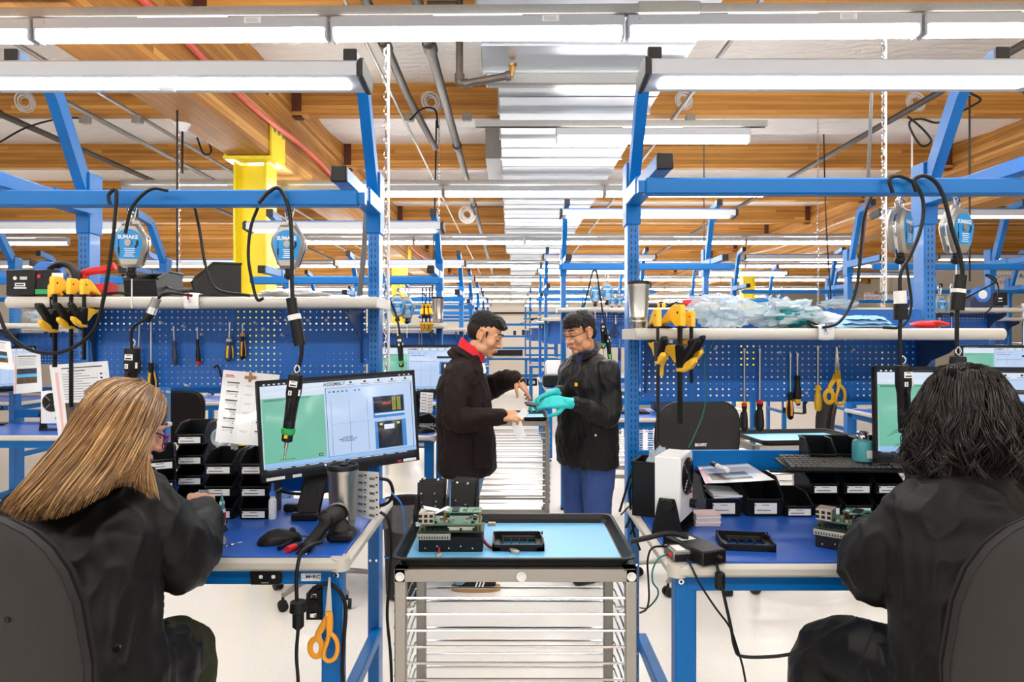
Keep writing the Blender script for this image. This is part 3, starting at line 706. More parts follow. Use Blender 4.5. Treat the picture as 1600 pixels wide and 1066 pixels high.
# ---- hopper bin, front faces -y, origin bottom front centre
def bin_(label,loc,rz=0,w=.105,dp=.15,h=.075,group='black parts bins',m='binblack',lab=True,lipf=.48):
    t=thing('parts_bin',label,'bin',loc,rz,group); th=.003
    mb=MB(m); mb.box((0,dp/2,.004),(w*.86,dp-.01,.006)); mb.box((0,dp-.003,h/2),(w*.9,.005,h))
    for sx in(-1,1):
        poly=[(0.012,0),(dp,0),(dp,h),(dp*.42,h),(.004,h*(lipf+.08)),(0,h*lipf)]
        x0=sx*w*.44-th/2
        mb.prism(poly,th,Matrix.Translation((x0,0,0))@YZ)
        mb.tube([(sx*w*.465,dp,h),(sx*w*.465,dp*.42,h),(sx*w*.465,.006,h*(lipf+.07))],.0042,n=6,sub=1)
    mb.box((0,.008,h*lipf/2),(w*.88,.004,h*lipf),r=(.16,0,0)); mb.box((0,.002,h*lipf),(w*.9,.010,.006),b=.002)
    mb.tube([(-w*.465,dp,h),(w*.465,dp,h)],.0042,n=6)
    mb.build('bin_shell',t,fix=True)
    if lab:
        lw=min(.078,w*.74); mb=MB('paper'); lz=h*lipf*.5; mb.box((0,-.001,lz),(lw,.0012,h*lipf*.62)); lb=mb.build('bin_label',t)
        mb=MB('ink'); mb.box((0,-.0022,lz+h*lipf*.2),(lw*.32,.001,.0016)); mb.box((-lw*.1,-.0022,lz-h*lipf*.1),(lw*.62,.001,.0022)); mb.box((-lw*.47,-.0022,lz+h*lipf*.2),(lw*.06,.001,.004),m='navy'); mb.build('label_print',lb)
    return t
# ---- travel tumbler
def tumbler(label,loc,h=.2,r=.044,handle=False):
    t=thing('travel_mug',label,'mug',loc,0)
    mb=MB('mugsteel'); mb.lathe([(r*.72,0),(r*.76,.004),(r*.78,.02),(r*.80,.021),(r*.80,.027),(r*.78,.028),(r*.80,.034),(r*.82,.035),(r*.82,.041),(r*.81,.042),(r*.98,h*.86),(r*1.0,h*.88),(r*1.0,h*.93),(r*.97,h*.93)],n=32); mb.build('cup',t,fix=True)
    mb=MB('black'); mb.lathe([(r*.97,h*.925),(r*1.03,h*.93),(r*1.03,h*.975),(r*.98,h),(r*.86,h),(r*.8,h*.975),(.001,h*.97)],n=32); mb.box((0,r*.3,h*.985),(r*.5,r*.7,h*.03),b=.004); mb.build('lid',t,fix=True); return t
# ---- trigger bar clamp: origin where the bar passes the shelf edge top; jaws reach towards +y
def clamp(label,loc,rz=0,L=.30,s=1.0,group='yellow bar clamps',rot=None):
    t=thing('bar_clamp',label,'clamp',loc,rz,group,rot); 
    if s!=1: t.scale=(s,)*3
    mb=MB('black'); mb.box((0,-.012,-L/2+.03),(.0075,.016,L+.05),b=.001); mb.build('bar',t)
    mb=MB('clampyel'); mb.prism([(-.028,.006),(0.002,.006),(.018,.022),(.05,.012),(.072,.006),(.074,.014),(.02,.062),(.008,.068),(-.022,.068),(-.028,.06)],.019,Matrix.Translation((-.0095,0,0))@YZ,b=.003); fj=mb.build('fixed_jaw',t,fix=True)
    mb=MB('black'); mb.cyl((-.0104,-.012,.045),(.0104,-.012,.045),.0035,n=8); mb.build('rivet',fj)
    mb=MB('black'); mb.box((0,.052,.0035),(.024,.04,.007),b=.002); mb.build('jaw_pad',t)
    mb=MB('clampyel'); mb.prism([(-.02,-.10),(.004,-.10),(.028,-.075),(.072,-.056),(.07,-.048),(-.02,-.048)],.02,Matrix.Translation((-.010,0,0))@YZ,b=.003); mb.build('sliding_jaw',t,fix=True)
    mb=MB('black'); mb.box((0,.050,-.0475),(.024,.04,.007),b=.002); mb.build('jaw_pad',t)
    mb=MB('black'); mb.prism([(-.034,-.115),(-.006,-.118),(.0,-.05),(-.012,-.044),(-.03,-.046),(-.042,-.06),(-.072,-.030),(-.086,-.028),(-.088,-.040),(-.05,-.085)],.024,Matrix.Translation((-.012,0,0))@YZ,b=.004); mb.build('grip',t,fix=True)
    mb=MB('clampyel'); mb.prism([(-.002,-.125),(-.002,-.104),(-.04,-.098),(-.062,-.086),(-.076,-.083),(-.077,-.096),(-.06,-.114),(-.03,-.126)],.019,Matrix.Translation((-.0095,0,0))@YZ,b=.004); mb.build('trigger',t,fix=True)
    return t
# ---- tool balancer: origin at the hook on the rail, hangs down, label faces -y
def balancer(label,loc,rz=0,group='tool balancers on the rails',drop=.10):
    t=thing('tool_balancer',label,'tool balancer',loc,rz,group)
    mb=MB('chrome'); mb.tube([(0,0,.02),(.012,0,.0),(.010,0,-.04),(0,0,-.066),(-.010,0,-.04),(-.012,0,0)],.0032,n=8,sub=4,loop=True); mb.tube([(0,-.012,-.055),(0,-.0,-.075),(0,.012,-.055),(0,0,-.03)],.003,n=6,loop=True); mb.build('hook',t)
    out=[(-.024,-.072),(-.034,-.088),(-.05,-.112),(-.053,-.135),(-.047,-.158),(-.03,-.203),(-.024,-.21),(.024,-.21),(.03,-.203),(.047,-.158),(.053,-.135),(.05,-.112),(.034,-.088),(.024,-.072)]
    mb=MB('alum'); mb.prism(out,.05,Matrix.Translation((0,.025,0))@XY2XZ,b=.008); 
    mb.prism([(-.02,-.06),(-.036,-.092),(.036,-.092),(.02,-.06)],.014,Matrix.Translation((0,.007,0))@XY2XZ,b=.002); hs=mb.build('housing',t,fix=True)
    mb=MB('chrome'); mb.prism([(x*1.04,z*1.0-.001) for x,z in out],.012,Matrix.Translation((0,.006,0))@XY2XZ,b=.003); mb.build('seam_band',hs,fix=True)
    lab=[(.043*math.sin(a),-.132+.043*math.cos(a)) for a in [R(k) for k in range(-100,101,20)]][::-1]+[(-.030,-.184),(.030,-.184)]
    mb=MB('labelblue'); mb.prism(lab,.002,Matrix.Translation((0,-.0248,0))@XY2XZ); lb=mb.build('label_plate',hs,fix=True)
    text('SUMAKE',.0165,'paper',lb,(-.001,-.0274,-.116),sx=.98,bold=.0006)
    mb=MB('paper')
    for k,(wd,dx) in enumerate(((.034,.004),(.030,.004),(.030,.006),(.026,.002),(.032,.003))): mb.box((dx,-.0272,-.152-.006*k),(wd,.0006,.0022))
    mb.build('label_print',lb)
    mb=MB('ink'); mb.box((-.028,-.0272,-.15),(.0022,.0006,.055)); mb.box((-.028,-.0272,-.158),(.0055,.0008,.02)); mb.build('driver_print',lb); mb=MB('ink'); mb.prism([(.024,-.127),(.030,-.125),(.031,-.138),(.024,-.15),(.018,-.148),(.024,-.138)],.001,Matrix.Translation((0,-.0268,0))@XY2XZ); mb.build('gauge_print',lb,fix=True)
    mb=MB('alum'); mb.cyl((0,-.026,-.134),(0,-.031,-.134),.0105,n=16); mb.box((0,-.032,-.134),(.012,.002,.002)); mb.build('hub_screw',hs)
    mb=MB('black'); mb.cyl((0,0,-.208),(0,0,-.225),.012,n=12); mb.ell((0,0,-.232),(.017,.017,.014)); mb.build('stopper',t)
    mb=MB('cordwhite'); mb.cyl((0,0,-.24),(0,0,-.24-drop),.0022,n=6); mb.build('wire',t); return t
# ---- electric screwdriver: origin at the top, body hangs along -z
def driver(label,loc,rot=(0,0,0),ring='green',m='black',group='hanging electric screwdrivers',L=.24):
    t=thing('electric_screwdriver',label,'electric screwdriver',loc,0,group,rot); k=L/.24
    P=[(.012,0),(.021,-.003),(.0225,-.012),(.023,-.06),(.021,-.072),(.019,-.085),(.0175,-.12),(.017,-.15)]
    mb=MB(m); mb.lathe([(a,b*k) for a,b in P]+[(.018-.0012*(i%2),(-.152-.0035*i)*k) for i in range(8)]+[(.0165,-.185*k),(.0165,-.205*k),(.012,-.208*k)],n=20)
    for i in range(9): mb.lathe([(.0165,(-.088-.007*i)*k),(.0192-.0002*i,(-.0895-.007*i)*k),(.0192-.0002*i,(-.092-.007*i)*k),(.0165,(-.0935-.007*i)*k)],n=18)
    mb.tube([(0,-.017,-.075*k),(0,-.026,-.085*k),(0,-.027,-.12*k),(0,-.017,-.14*k)],.005,n=8); mb.build('body',t,fix=True)
    mb=MB('paper'); mb.box((.002,-.0232,-.030*k),(.024,.002,.018)); mb.box((-.004,-.0225,-.058*k),(.010,.003,.014)); mb.box((.019,-.012,-.055*k),(.008,.004,.018)); lb=mb.build('stickers',t)
    mb=MB('ink'); mb.box((.002,-.0244,-.034*k),(.018,.001,.004)); mb.box((.002,-.0244,-.024*k),(.012,.001,.002)); mb.box((-.004,-.0242,-.058*k),(.002,.001,.009)); mb.build('sticker_print',lb)
    mb=MB('scryel' if False else 'clampyel'); mb.box((0,-.0155,-.19*k),(.010,.004,.011)); mb.build('caution_sticker',t)
    if ring: mb=MB(ring); mb.lathe([(.017,-.165*k),(.0205,-.167*k),(.021,-.178*k),(.0195,-.184*k),(.016,-.186*k)],n=20); mb.build('torque_ring',t,fix=True)
    mb=MB('steel'); mb.cyl((0,0,-.205*k),(0,0,-.228*k),.006,n=10); mb.cyl((0,0,-.226*k),(0,0,-.262*k),.0032,n=8); mb.build('bit',t)
    mb=MB('chrome'); mb.tube([(0,0,.002),(.008,0,.014),(0,0,.026),(-.008,0,.014)],.0022,n=6,loop=True); mb.build('hanging_ring',t); return t
# ---- hand screwdriver hung point up: origin at shaft tip
def screwdriver(label,loc,rot=(0,0,0),Ls=.11,Lh=.10,r=.013,hm='navy',cap=None,collar=None,group='hand tools on the pegboards',panel=None):
    t=thing('screwdriver',label,'screwdriver',loc,0,group,rot)
    mb=MB('steel'); mb.cyl((0,0,0),(0,0,-Ls-.01),r*.24,n=10); mb.box((0,0,-.006),(r*.55,r*.2,.014)); mb.build('shaft',t)
    mb=MB(hm); z=-Ls; mb.lathe([(r*.3,z),(r*.72,z-.003),(r*.75,z-Lh*.14),(r*.58,z-Lh*.22),(r*.7,z-Lh*.34),(r*1.0,z-Lh*.62),(r*1.0,z-Lh*.82),(r*.82,z-Lh*.95),(r*.4,z-Lh)],n=14); h=mb.build('handle',t,fix=True)
    if cap: mb=MB(cap); mb.lathe([(r*.98,z-Lh*.86),(r*.95,z-Lh*.93),(r*.6,z-Lh*1.01),(.0005,z-Lh*1.03)],n=14); mb.build('handle_cap',h,fix=True)
    if collar: mb=MB(collar); mb.lathe([(r*.4,z+.004),(r*.76,z+.001),(r*.77,z-.009),(r*.5,z-.011)],n=14); mb.build('collar',h,fix=True)
    if panel:
        mb=MB(panel)
        for a in range(3):
            an=-PI/2+a*2*PI/3; u=V((math.cos(an),math.sin(an),0)); mb.tube([u*r*.66+V((0,0,z-Lh*.3)),u*r*.98+V((0,0,z-Lh*.55)),u*r*1.0+V((0,0,z-Lh*.85))],r*.32,n=7)
        mb.build('grip_panel',h)
    return t
# ---- scissors: origin at the blade tip, handles hang down; flat, facing -y
def scissors(label,loc,rot=(0,0,0),s=1.0,hm='orange',short=False):
    t=thing('scissors',label,'scissors',loc,0,None,rot); t.scale=(s,)*3
    mb=MB('steel'); mb.prism([(-.002,0),(.003,0),(.011,-.11),(-.008,-.11)][::-1],.0025,XY2XZ,b=.0005); mb.build('blade',t,fix=True)
    mb=MB('steel'); mb.prism([(-.0035,-.004),(.001,-.002),(.008,-.11),(-.011,-.11)][::-1],.0025,Matrix.Translation((0,.003,0))@XY2XZ,b=.0005); mb.build('blade',t,fix=True)
    def ring(pts,rr,neck,nm):
        mb=MB(hm); mb.tube([V((x,-.001 if nm==0 else .006,z)) for x,z in pts],rr,n=8,sub=3,loop=True,flat=(0,1,0)); mb.tube([V((x,-.001 if nm==0 else .006,z)) for x,z in neck],[(.0055,.011),(.006,.011),(.006,.010),(.005,.008)],n=8,sub=3,flat=(0,1,0)); mb.build('handle',t)
    ring([(.006,-.165),(.024,-.182),(.029,-.21),(.022,-.236),(.004,-.246),(-.010,-.236),(-.010,-.215),(-.002,-.19)],[(.0055,.0065)]*8,[(0,-.10),(.003,-.125),(.004,-.15),(.004,-.17)],0)
    ring([(-.036,-.186),(-.023,-.192),(-.018,-.212),(-.024,-.232),(-.04,-.236),(-.052,-.222),(-.053,-.202),(-.046,-.19)],[(.0055,.009)]*8,[(-.002,-.118),(-.014,-.142),(-.028,-.165),(-.036,-.186)],1)
    mb=MB('chrome'); mb.cyl((0,-.006,-.108),(0,.004,-.108),.004,n=10); mb.build('pivot',t); return t
# ---- monitor, origin at screen centre, faces -y
def screen_content(t,w,h,kind=0,detail=True):
    mb=MB('scrbg'); e=-.0012
    def q(x0,y0,x1,y1,m,k=1):     # 0..1 from top-left
        mb.box(((x0+x1)/2*w-w/2,e-.0002*k,h/2-(y0+y1)/2*h),((x1-x0)*w,.0003,(y1-y0)*h),m=m)
    mb.box((0,e,0),(w,.0006,h),m='scrbg')
    q(0,0,1,.035,'scrdark'); q(0,.925,1,1,'scrdark'); q(0,.035,1,.10,'scrtop'); q(0,.035,.01,.925,'scrtop')
    q(.0,.17,.39,.87,'scrmint'); q(0,.10,.39,.17,'scrtop'); q(0,.87,1,.925,'scrbar')
    q(.40,.11,.985,.112,'scrink',2); q(.40,.878,.985,.88,'scrink',2); q(.40,.11,.403,.88,'scrink',2); q(.982,.11,.985,.88,'scrink',2)
    for i in range(6): q(.02+.03*i,.012,.032+.03*i,.026,'scrwhite',2)
    for i in range(3): q(.90+.035*i,.012,.912+.035*i,.024,'scrwhite',2)
    for i in range(5): q(.56+.095*i,.05,.575+.095*i,.072,'scrink',2); q(.54+.095*i,.083,.595+.095*i,.09,'inkgray',2)
    for i in range(8): q(.42+.028*i,.145,.432+.028*i,.163,('scrblue','scrink','green','green','scrblue','scrtop','scrblue','scrblue')[i],2)
    q(.02,.185,.3,.19,'scrink',2); q(.02,.197,.14,.202,'scrink',2); q(.34,.82,.365,.855,'scrink',2); q(.345,.828,.36,.848,'scrmint',3); q(.1,.84,.19,.845,'scrink',2)
    for i in range(4): q(.43+.12*i,.25,.432+.12*i,.86,'inkgray',2)
    q(.43,.52,.95,.522,'inkgray',2)
    for i in range(6): q(.37+.03*i,.95,.382+.03*i,.972,('scrwhite','scrblue','scryel','scrblue','scrbg','scrblue')[i],2)
    for i in range(11): q(.02+.085*i,.93,.08+.085*i,.936,'scrwhite',2)
    if kind==0:
        q(.71,.25,.93,.50,'scrblue',2); q(.715,.255,.925,.44,'scrdark',3); q(.775,.33,.835,.35,'scrred',4); q(.72,.45,.93,.468,'scrtop',4)
        for i in range(2):
            for j in range(6): q(.845+.035*i,.275+.026*j,.868+.035*i,.293+.026*j,'scryel',4); q(.849+.035*i,.279+.026*j,.864+.035*i,.289+.026*j,'scrdark',5)
        q(.715,.54,.935,.86,'scrblue',2); q(.735,.55,.905,.855,'scrdark',3); q(.78,.585,.85,.64,'scrwhite',4)
        for i in range(5): q(.765+.026*i,.65,.768+.026*i,.83,'scrink',4)
        q(.75,.565,.77,.59,'scryel',4); q(.87,.565,.89,.59,'scryel',4)
    else:
        q(.75,.22,.96,.27,'scrdark',3); q(.78,.34,.96,.62,'scrblue',2); q(.80,.36,.95,.60,'scrdark',3); q(.84,.40,.86,.55,'scrwhite',4); q(.87,.47,.93,.49,'scrwhite',4); q(.78,.66,.90,.74,'scrdark',3); q(.43,.2,.6,.21,'scrink',2); q(.43,.33,.75,.34,'inkgray',2)
    o=mb.build('screen',t,ang=180)
    if detail:
        text('ASSEMBLY',h*.056,'scrink',o,(-w/2+.46*w,e-.0015,h/2-.068*h),sx=1.0,bold=.0003)
        if kind==0: text('CLOSE UNIT\nINSPECTION FOR THE\n170 Y50 MODULE',h*.021,'scrink',o,(-w/2+.53*w,e-.0015,h/2-.70*h),bold=.0002)
    return o
def monitor(label,loc,rot=(0,0,0),w=.555,h=.33,kind=0,stand=0,detail=True,group='monitors with assembly instructions'):
    t=thing('monitor',label,'monitor',loc,0,group,rot)
    mb=MB('black'); mb.box((0,.014,0),(w,.028,h),b=.004); mb.box((0,.036,-.01),(w*.6,.03,h*.5),b=.012); mb.build('casing',t)
    mb=MB('black'); b=.009
    mb.box((0,-.0025,h/2-b/2),(w,.005,b)); mb.box((0,-.0025,-h/2+b),(w,.005,2*b)); mb.box((-w/2+b/2,-.0025,0),(b,.005,h)); mb.box((w/2-b/2,-.0025,0),(b,.005,h)); mb.build('bezel',t)
    g=bpy.data.objects.new('screen_holder',None) if False else None
    s=screen_content(t,w-2*b,h-3*b,kind,detail); s.location=(0,0,b*.5)
    mb=MB('paper')
    if kind==0 and detail:
        for x,wd in((-w*.42,.06),(-w*.295,.03),(w*.43,.05)): 
            mb=MB('paper'); mb.box((x,-.0055,-h/2+.008),(wd,.001,.010)); mb.build('asset_sticker',t)
        mb=MB('red'); mb.box((w*.36,-.0055,-h/2+.008),(.016,.001,.007)); mb.build('asset_sticker',t)
    if stand: 
        mb=MB('black'); mb.tube([(0,.05,-.02),(0,.11,-.04),(0,.12,-stand+.03),(0,.12,-stand+.004)],.016,n=10,sub=3); mb.box((0,.12,-stand+.006),(.2,.14,.012),b=.005); mb.build('stand',t)
    return t
# ---- chair: origin on the floor below the seat, the sitter faces +y
def chair(label,loc,rz=0,seat=.62,back=.58,bw=.46,logo=None,lean=.1,group='black shop chairs',br=1.0):
    t=thing('shop_chair',label,'chair',loc,rz,group)
    mb=MB('chairfab'); mb.box((0,.02,seat-.035),(.48,.46,.07),b=.03); sp=[]; mb.build('seat',t)
    mb=MB('black'); mb.box((0,.02,seat-.085),(.40,.38,.03),b=.01); mb.build('seat_pan',t)
    # backrest: rounded shell leaning back
    n=28; out=[]
    for i in range(n):
        a=2*PI*i/n; c,s_=math.cos(a),math.sin(a); out.append((bw/2*abs(c)**.55*(1 if c>0 else -1)*(1-.10*(s_<0)*abs(s_)),back/2*abs(s_)**.62*(1 if s_>0 else -1)))
    T=Matrix.Translation((0,-.23,seat+back/2+.06))@Matrix.Rotation(lean,4,'X')@XY2XZ
    def curved(mb,sc,z0,t_,m,b):
        rs=[]
        for z,k in((z0,sc-b),(z0+b*.6,sc),(z0+t_-b*.6,sc),(z0+t_,sc-b)):
            rs.append([(x*k,y*k,z-.55*(x*k)**2*1.2+.05*(y/back*2)**2*.4) for x,y in out])
        # fill ends with inner rings for a smooth dish
        ins=[]
        for q in(.75,.45,.15): ins.append([(x*sc*q,y*sc*q,z0-.55*(x*sc*q)**2*1.2+.02*(y*q/back*2)**2) for x,y in out])
        ou=[]
        for q in(.75,.45,.15): ou.append([(x*sc*q,y*sc*q,z0+t_+.004-.55*(x*sc*q)**2*1.2+.02*(y*q/back*2)**2) for x,y in out])
        mb.rings(ins[::-1]+rs+ou,True,m,T)
    mb=MB(); curved(mb,1.0,-.012,.034,'chairfab',.03); mb.build('backrest',t,fix=True,ang=60)
    mb=MB(); curved(mb,1.03,.016,.022,'charcoal',.03); bs=mb.build('back_shell',t,fix=True,ang=60)
    mb=MB('charcoal'); mb.box((0,-.262,seat+.30),(.14,.03,back*.62),b=.012,r=(-lean*-1,0,0)); mb.build('spine',bs)
    if logo: text(logo,.024,'paper',bs,(0,-.2895,seat+.30),rot=(PI/2+lean,0,0),bold=.001)
    for sx in(-1,1):
        for sz in(.17,.46): mb=MB('black'); mb.cyl((sx*.145,-.262-(.46-sz)*-.0,seat+sz),(sx*.145,-.275,seat+sz),.006,n=8); mb.build('screw',bs)
    mb=MB('black'); mb.tube([(0,-.03,seat-.10),(0,-.25,seat-.08),(0,-.285,seat+.06),(0,-.265,seat+.3)],(.03,.01),n=8,flat=(1,0,0)); mb.build('back_bar',t)
    mb=MB('chrome'); mb.cyl((0,0,.12),(0,0,seat-.10),.022,n=14); mb.build('column',t)
    mb=MB('black'); mb.cyl((0,0,.1),(0,0,.30),.032,n=14); mb.build('column_sleeve',t)
    mb=MB('chrome'); mb.tube([(.22*math.cos(a),.22*math.sin(a),.27) for a in [2*PI*i/16 for i in range(16)]],.011,n=8,sub=2,loop=True)
    for k in range(3): a=2*PI*k/3; mb.tube([(.03*math.cos(a),.03*math.sin(a),.27),(.22*math.cos(a),.22*math.sin(a),.27)],.009,n=6)
    mb.build('foot_ring',t)
    for k in range(5):
        a=2*PI*k/5+.3; u=V((math.cos(a),math.sin(a),0)); mb=MB('alum'); mb.tube([u*.02+V((0,0,.13)),u*.16+V((0,0,.115)),u*.30+V((0,0,.085))],[(.02,.024),(.017,.02),(.014,.014)],n=8,sub=3,flat=(0,0,1)); lg=mb.build('base_leg',t)
        mb=MB('black'); p=u*.30; v=V((-u.y,u.x,0)).lerp(u,.4).normalized()
        mb.cyl(p+V((0,0,.075)),p+V((0,0,.05)),.008,n=8)
        for sd in(-1,1): mb.cyl(p+v*(sd*.006)+V((0,0,.028)),p+v*(sd*.024)+V((0,0,.028)),.028,n=16)
        mb.build('caster',lg)
    return t
# ---- ionising blower
def blower(label,loc,rz=0,white='white'):
    t=thing('ionizer_fan',label,'fan',loc,rz); w,dp,h=.15,.075,.22
    mb=MB(white); mb.box((0,0,.045+h/2),(w,dp,h),b=.004); cs=mb.build('casing',t)
    mb=MB('black'); c=V((0,-dp/2-.001,.045+h*.66)); 
    mb.cyl(c+V((0,.004,0)),c,.062,n=28,m='charcoal'); mb.build('fan_opening',cs)
    mb=MB('black')
    for r in(.016,.028,.04,.052,.063): mb.tube([c+V((r*math.cos(a),-.003,r*math.sin(a))) for a in [2*PI*i/20 for i in range(20)]],.0016,n=5,sub=1,loop=True)
    mb.cyl(c+V((0,-.001,0)),c+V((0,-.005,0)),.014,n=14)
    for k in range(4): a=PI/4+PI/2*k; mb.tube([c+V((0,-.002,0)),c+V((.064*math.cos(a),-.002,.064*math.sin(a)))],.0022,n=5,m='chrome')
    mb.build('finger_guard',cs)
    mb=MB('paper'); mb.box((-.035,-dp/2-.001,.105),(.05,.001,.012)); lb=mb.build('sticker',cs)
    mb=MB('black'); mb.cyl((.045,-dp/2,.085),(.045,-dp/2-.018,.085),.016,n=14); mb.build('knob',cs)
    mb=MB('red'); mb.cyl((.045,-dp/2,.125),(.045,-dp/2-.004,.125),.006,n=10); mb.build('indicator',cs)
    for sx in(-1,1):
        mb=MB('black'); mb.prism([(-.045,0),(.045,0),(.028,.10),(.022,.125),(-.022,.125),(-.028,.10)],.006,Matrix.Translation((sx*(w/2+.005)-.003,0,0))@YZ,b=.001); mb.build('bracket_side',t,fix=True)
        mb=MB('black'); x=sx*(w/2+.008); mb.cyl((x,0,.105),(x+sx*.016,0,.105),.022,n=8); mb.build('clamp_knob',t)
    mb=MB('black'); mb.box((0,0,.004),(w+.016,.09,.008),b=.002); mb.build('bracket_base',t); return t
def keyboard(label,loc,rot=(0,0,0)):
    t=thing('keyboard',label,'keyboard',loc,0,'keyboards',rot); w,d=.44,.14
    mb=MB('black'); mb.box((0,d/2,.008),(w,d,.014),b=.004); mb.build('case',t)
    mb=MB('keyglare')
    for r in range(6):
        x=-w/2+.012; z=.016+.0012*r
        while x<w/2-.012:
            kw=.0165 if not(r==0 and -.1<x<.0) else .10
            if abs(x+kw/2-.083)<.006 or abs(x+kw/2-.145)<.006: x+=.008
            kw=min(kw,w/2-.01-x)
            if kw<.008: break
            mb.box((x+kw/2,.014+r*.0205+(.004 if r==5 else 0),z+.003),(kw,.0165,.007),b=.002,m='alum' if False else None); x+=kw+.0023
    mb.build('keycaps',t); return t
def mouse(label,loc,rz=0):
    t=thing('mouse',label,'mouse',loc,rz,'computer mice'); rs=[]
    for v,wd,hh in((0,.012,.008),(.008,.024,.018),(.03,.031,.032),(.055,.032,.037),(.085,.029,.030),(.108,.023,.020),(.116,.014,.012)):
        rs.append([(wd*math.cos(a)*(1 if math.sin(a)>0 else .96),v,max(.001,hh*max(0,math.sin(a))**.7)) for a in [PI*k/12 for k in range(13)]]+[(0,v,.001)])
    mb=MB('black'); mb.rings(rs,True); mb.build('shell',t,fix=True,ang=60)
    mb=MB('charcoal'); mb.cyl((-.004,.092,.026),(.004,.092,.026),.009,n=12); mb.build('wheel',t)
    mb=MB('cord'); mb.tube([(0,.115,.008),(.01,.16,.004),(-.02,.22,.004)],.0018,n=6); mb.build('cable',t); return t
def tape_dispenser(label,loc,rz=0):
    t=thing('tape_dispenser',label,'tape dispenser',loc,rz)
    mb=MB('navy'); mb.prism([(-.14,0),(.14,0),(.15,.03),(.15,.12),(.08,.12),(.06,.05),(-.06,.05),(-.10,.1),(-.14,.06)],.1,Matrix.Translation((0,.05,0))@XY2XZ,b=.004); mb.build('base',t,fix=True)
    mb=MB('black'); mb.box((.115,-.052,.075),(.12,.008,.11),b=.003); fp=mb.build('front_panel',t); mb=MB('paper'); mb.box((.11,-.057,.08),(.03,.001,.012)); mb.box((.11,-.057,.055),(.04,.001,.006)); mb.build('print',fp)
    mb=MB('cordblue'); mb.cyl((-.02,-.03,.115),(-.02,.03,.115),.068,n=28); rl=mb.build('tape_roll',t); mb=MB('paper'); mb.cyl((-.02,-.031,.115),(-.02,.031,.115),.038,n=20); mb.build('core',rl)
    mb=MB('red'); mb.cyl((.155,-.02,.09),(.165,-.02,.09),.012,n=12); mb.build('button',t); return t
def peg(loc):
    t=MB('cream'); t.cyl((0,0,0),(0,-.022,.004),.0045,n=8,m='cream'); o=t.build('pegboard_peg'); o.location=loc; return o
def lumpy(name,label,cat,loc,size,m,seed=0,rz=0,amp=.35,n=26,flat=True,extra=None):
    mb=MB(m); rnd=random.Random(seed); vs=[]
    def f(u,v):
        a=2*PI*u; b=PI*(v-.5); d=V((math.cos(b)*math.cos(a),math.cos(b)*math.sin(a),math.sin(b)))
        k=1+amp*noise.noise(d*2.1+V((seed*3.1,0,0)))+amp*.5*noise.noise(d*5.3+V((0,seed*1.7,0)))+amp*.25*noise.noise(d*12+V((0,0,seed)))
        p=V((d.x*size[0]*k,d.y*size[1]*k,size[2]*(d.z*k+1)*.5*2)); p.z=max(.001,p.z*.5) if flat else p.z
        return p
    mb.grid(f,n*2,n); o=mb.build(name,None,ang=50); o.location=loc; o.rotation_euler=(0,0,rz); tag(o,label,cat); return o
def sheet(name,label,cat,corners,lines,m='lam',photo=True,logo=True,clip=None):
    # a laminated page: corners TL,TR,BR,BL in world; origin at TL
    tl,tr,br,bl=[V(c) for c in corners]; o=tl; t=thing(name,label,cat,o)
    P=lambda u,v,e=0:(tl.lerp(tr,u)).lerp(bl.lerp(br,u),v)-o+V((0,-e,0))
    nn=10; mb=MB(m)
    bow=lambda u,v:.006*math.sin(PI*u)*v
    mb.grid(lambda u,v:P(u,v)+V((0,-bow(u,v),0)),nn,nn); mb.grid(lambda u,v:P(1-u,v)+V((0,-bow(1-u,v)+.0012,0)),nn,nn); pg=mb.build('page',t,ang=180)
    pr=MB('inkgray')
    def rect(u0,v0,u1,v1,mm,e=.0012):
        q=lambda u,v:P(u,v)+V((0,-bow(u,v)-e,0))
        pr.grid(lambda u,v:q(u0+(u1-u0)*u,v0+(v1-v0)*v),4,2,m=mm)
    for r in lines: rect(*r)
    pr.build('page_print',pg,ang=180); return t
def PX(pts,d): return [W(p[0],p[1],p[2] if len(p)>2 else d) for p in pts]
# ================= left bench
# tool rail items
dR=2.13
balancer('silver tool balancer with blue label hanging left on the left rail',W(206,316,dR+.045),.12)
balancer('silver tool balancer with blue label hanging by the left post',W(452,318,dR+.045),.05)
balancer('silver tool balancer turned sideways on the right rail',W(1406,291,2.08+.045),.75,drop=.2)
balancer('silver tool balancer nearest the right edge on the right rail',W(1494,291,2.08+.045),.38,drop=.2)
t=driver('black electric screwdriver with green ring hanging before the left monitor',W(463,584,2.05),(0,R(8),0))
driver('black electric screwdriver hanging just above the long straight hair',W(207,543,2.1),(0,R(2),0),ring=None)
driver('black electric screwdriver with white labels hanging left of the curly hair',W(1411,570,2.06),(0,R(-1),0),ring=None)
driver('black electric screwdriver hanging behind the top of the curly hair',W(1497,556,2.02),(0,R(2),0),ring=None)
def hose(label,pts,d,r=.007,conn=(),m='cord'):
    r*=.74
    c=cable('tool_cable',label,'cable',PX(pts,d),r,m,'cables of the hanging tools'); o=c.location
    for a,b,rr,mm in conn:
        mb=MB(mm); mb.cyl(W(a[0],a[1],d)-o,W(b[0],b[1],d)-o,rr,n=12); mb.build('connector',c)
    return c
hose('black cable with plug running from the left balancer down to its screwdriver',[(300,462),(262,458),(246,468),(236,486),(225,500),(208,512),(205,528),(206,545)],2.08,.006,[((245,466),(238,484),.014,'galv'),((240,480),(236,490),.017,'chrome'),((236,490),(228,500),.013,'cord')])
hose('black cable running from the left rail down past the second balancer',[(404,318),(420,300),(438,296),(453,335),(456,400),(456,440),(458,470),(465,500),(471,535),(470,560),(462,590)],2.075,.0085,[((455,466),(460,496),.016,'cord'),((459,492),(461,500),.02,'cordwhite'),((462,500),(469,540),.018,'cord')])
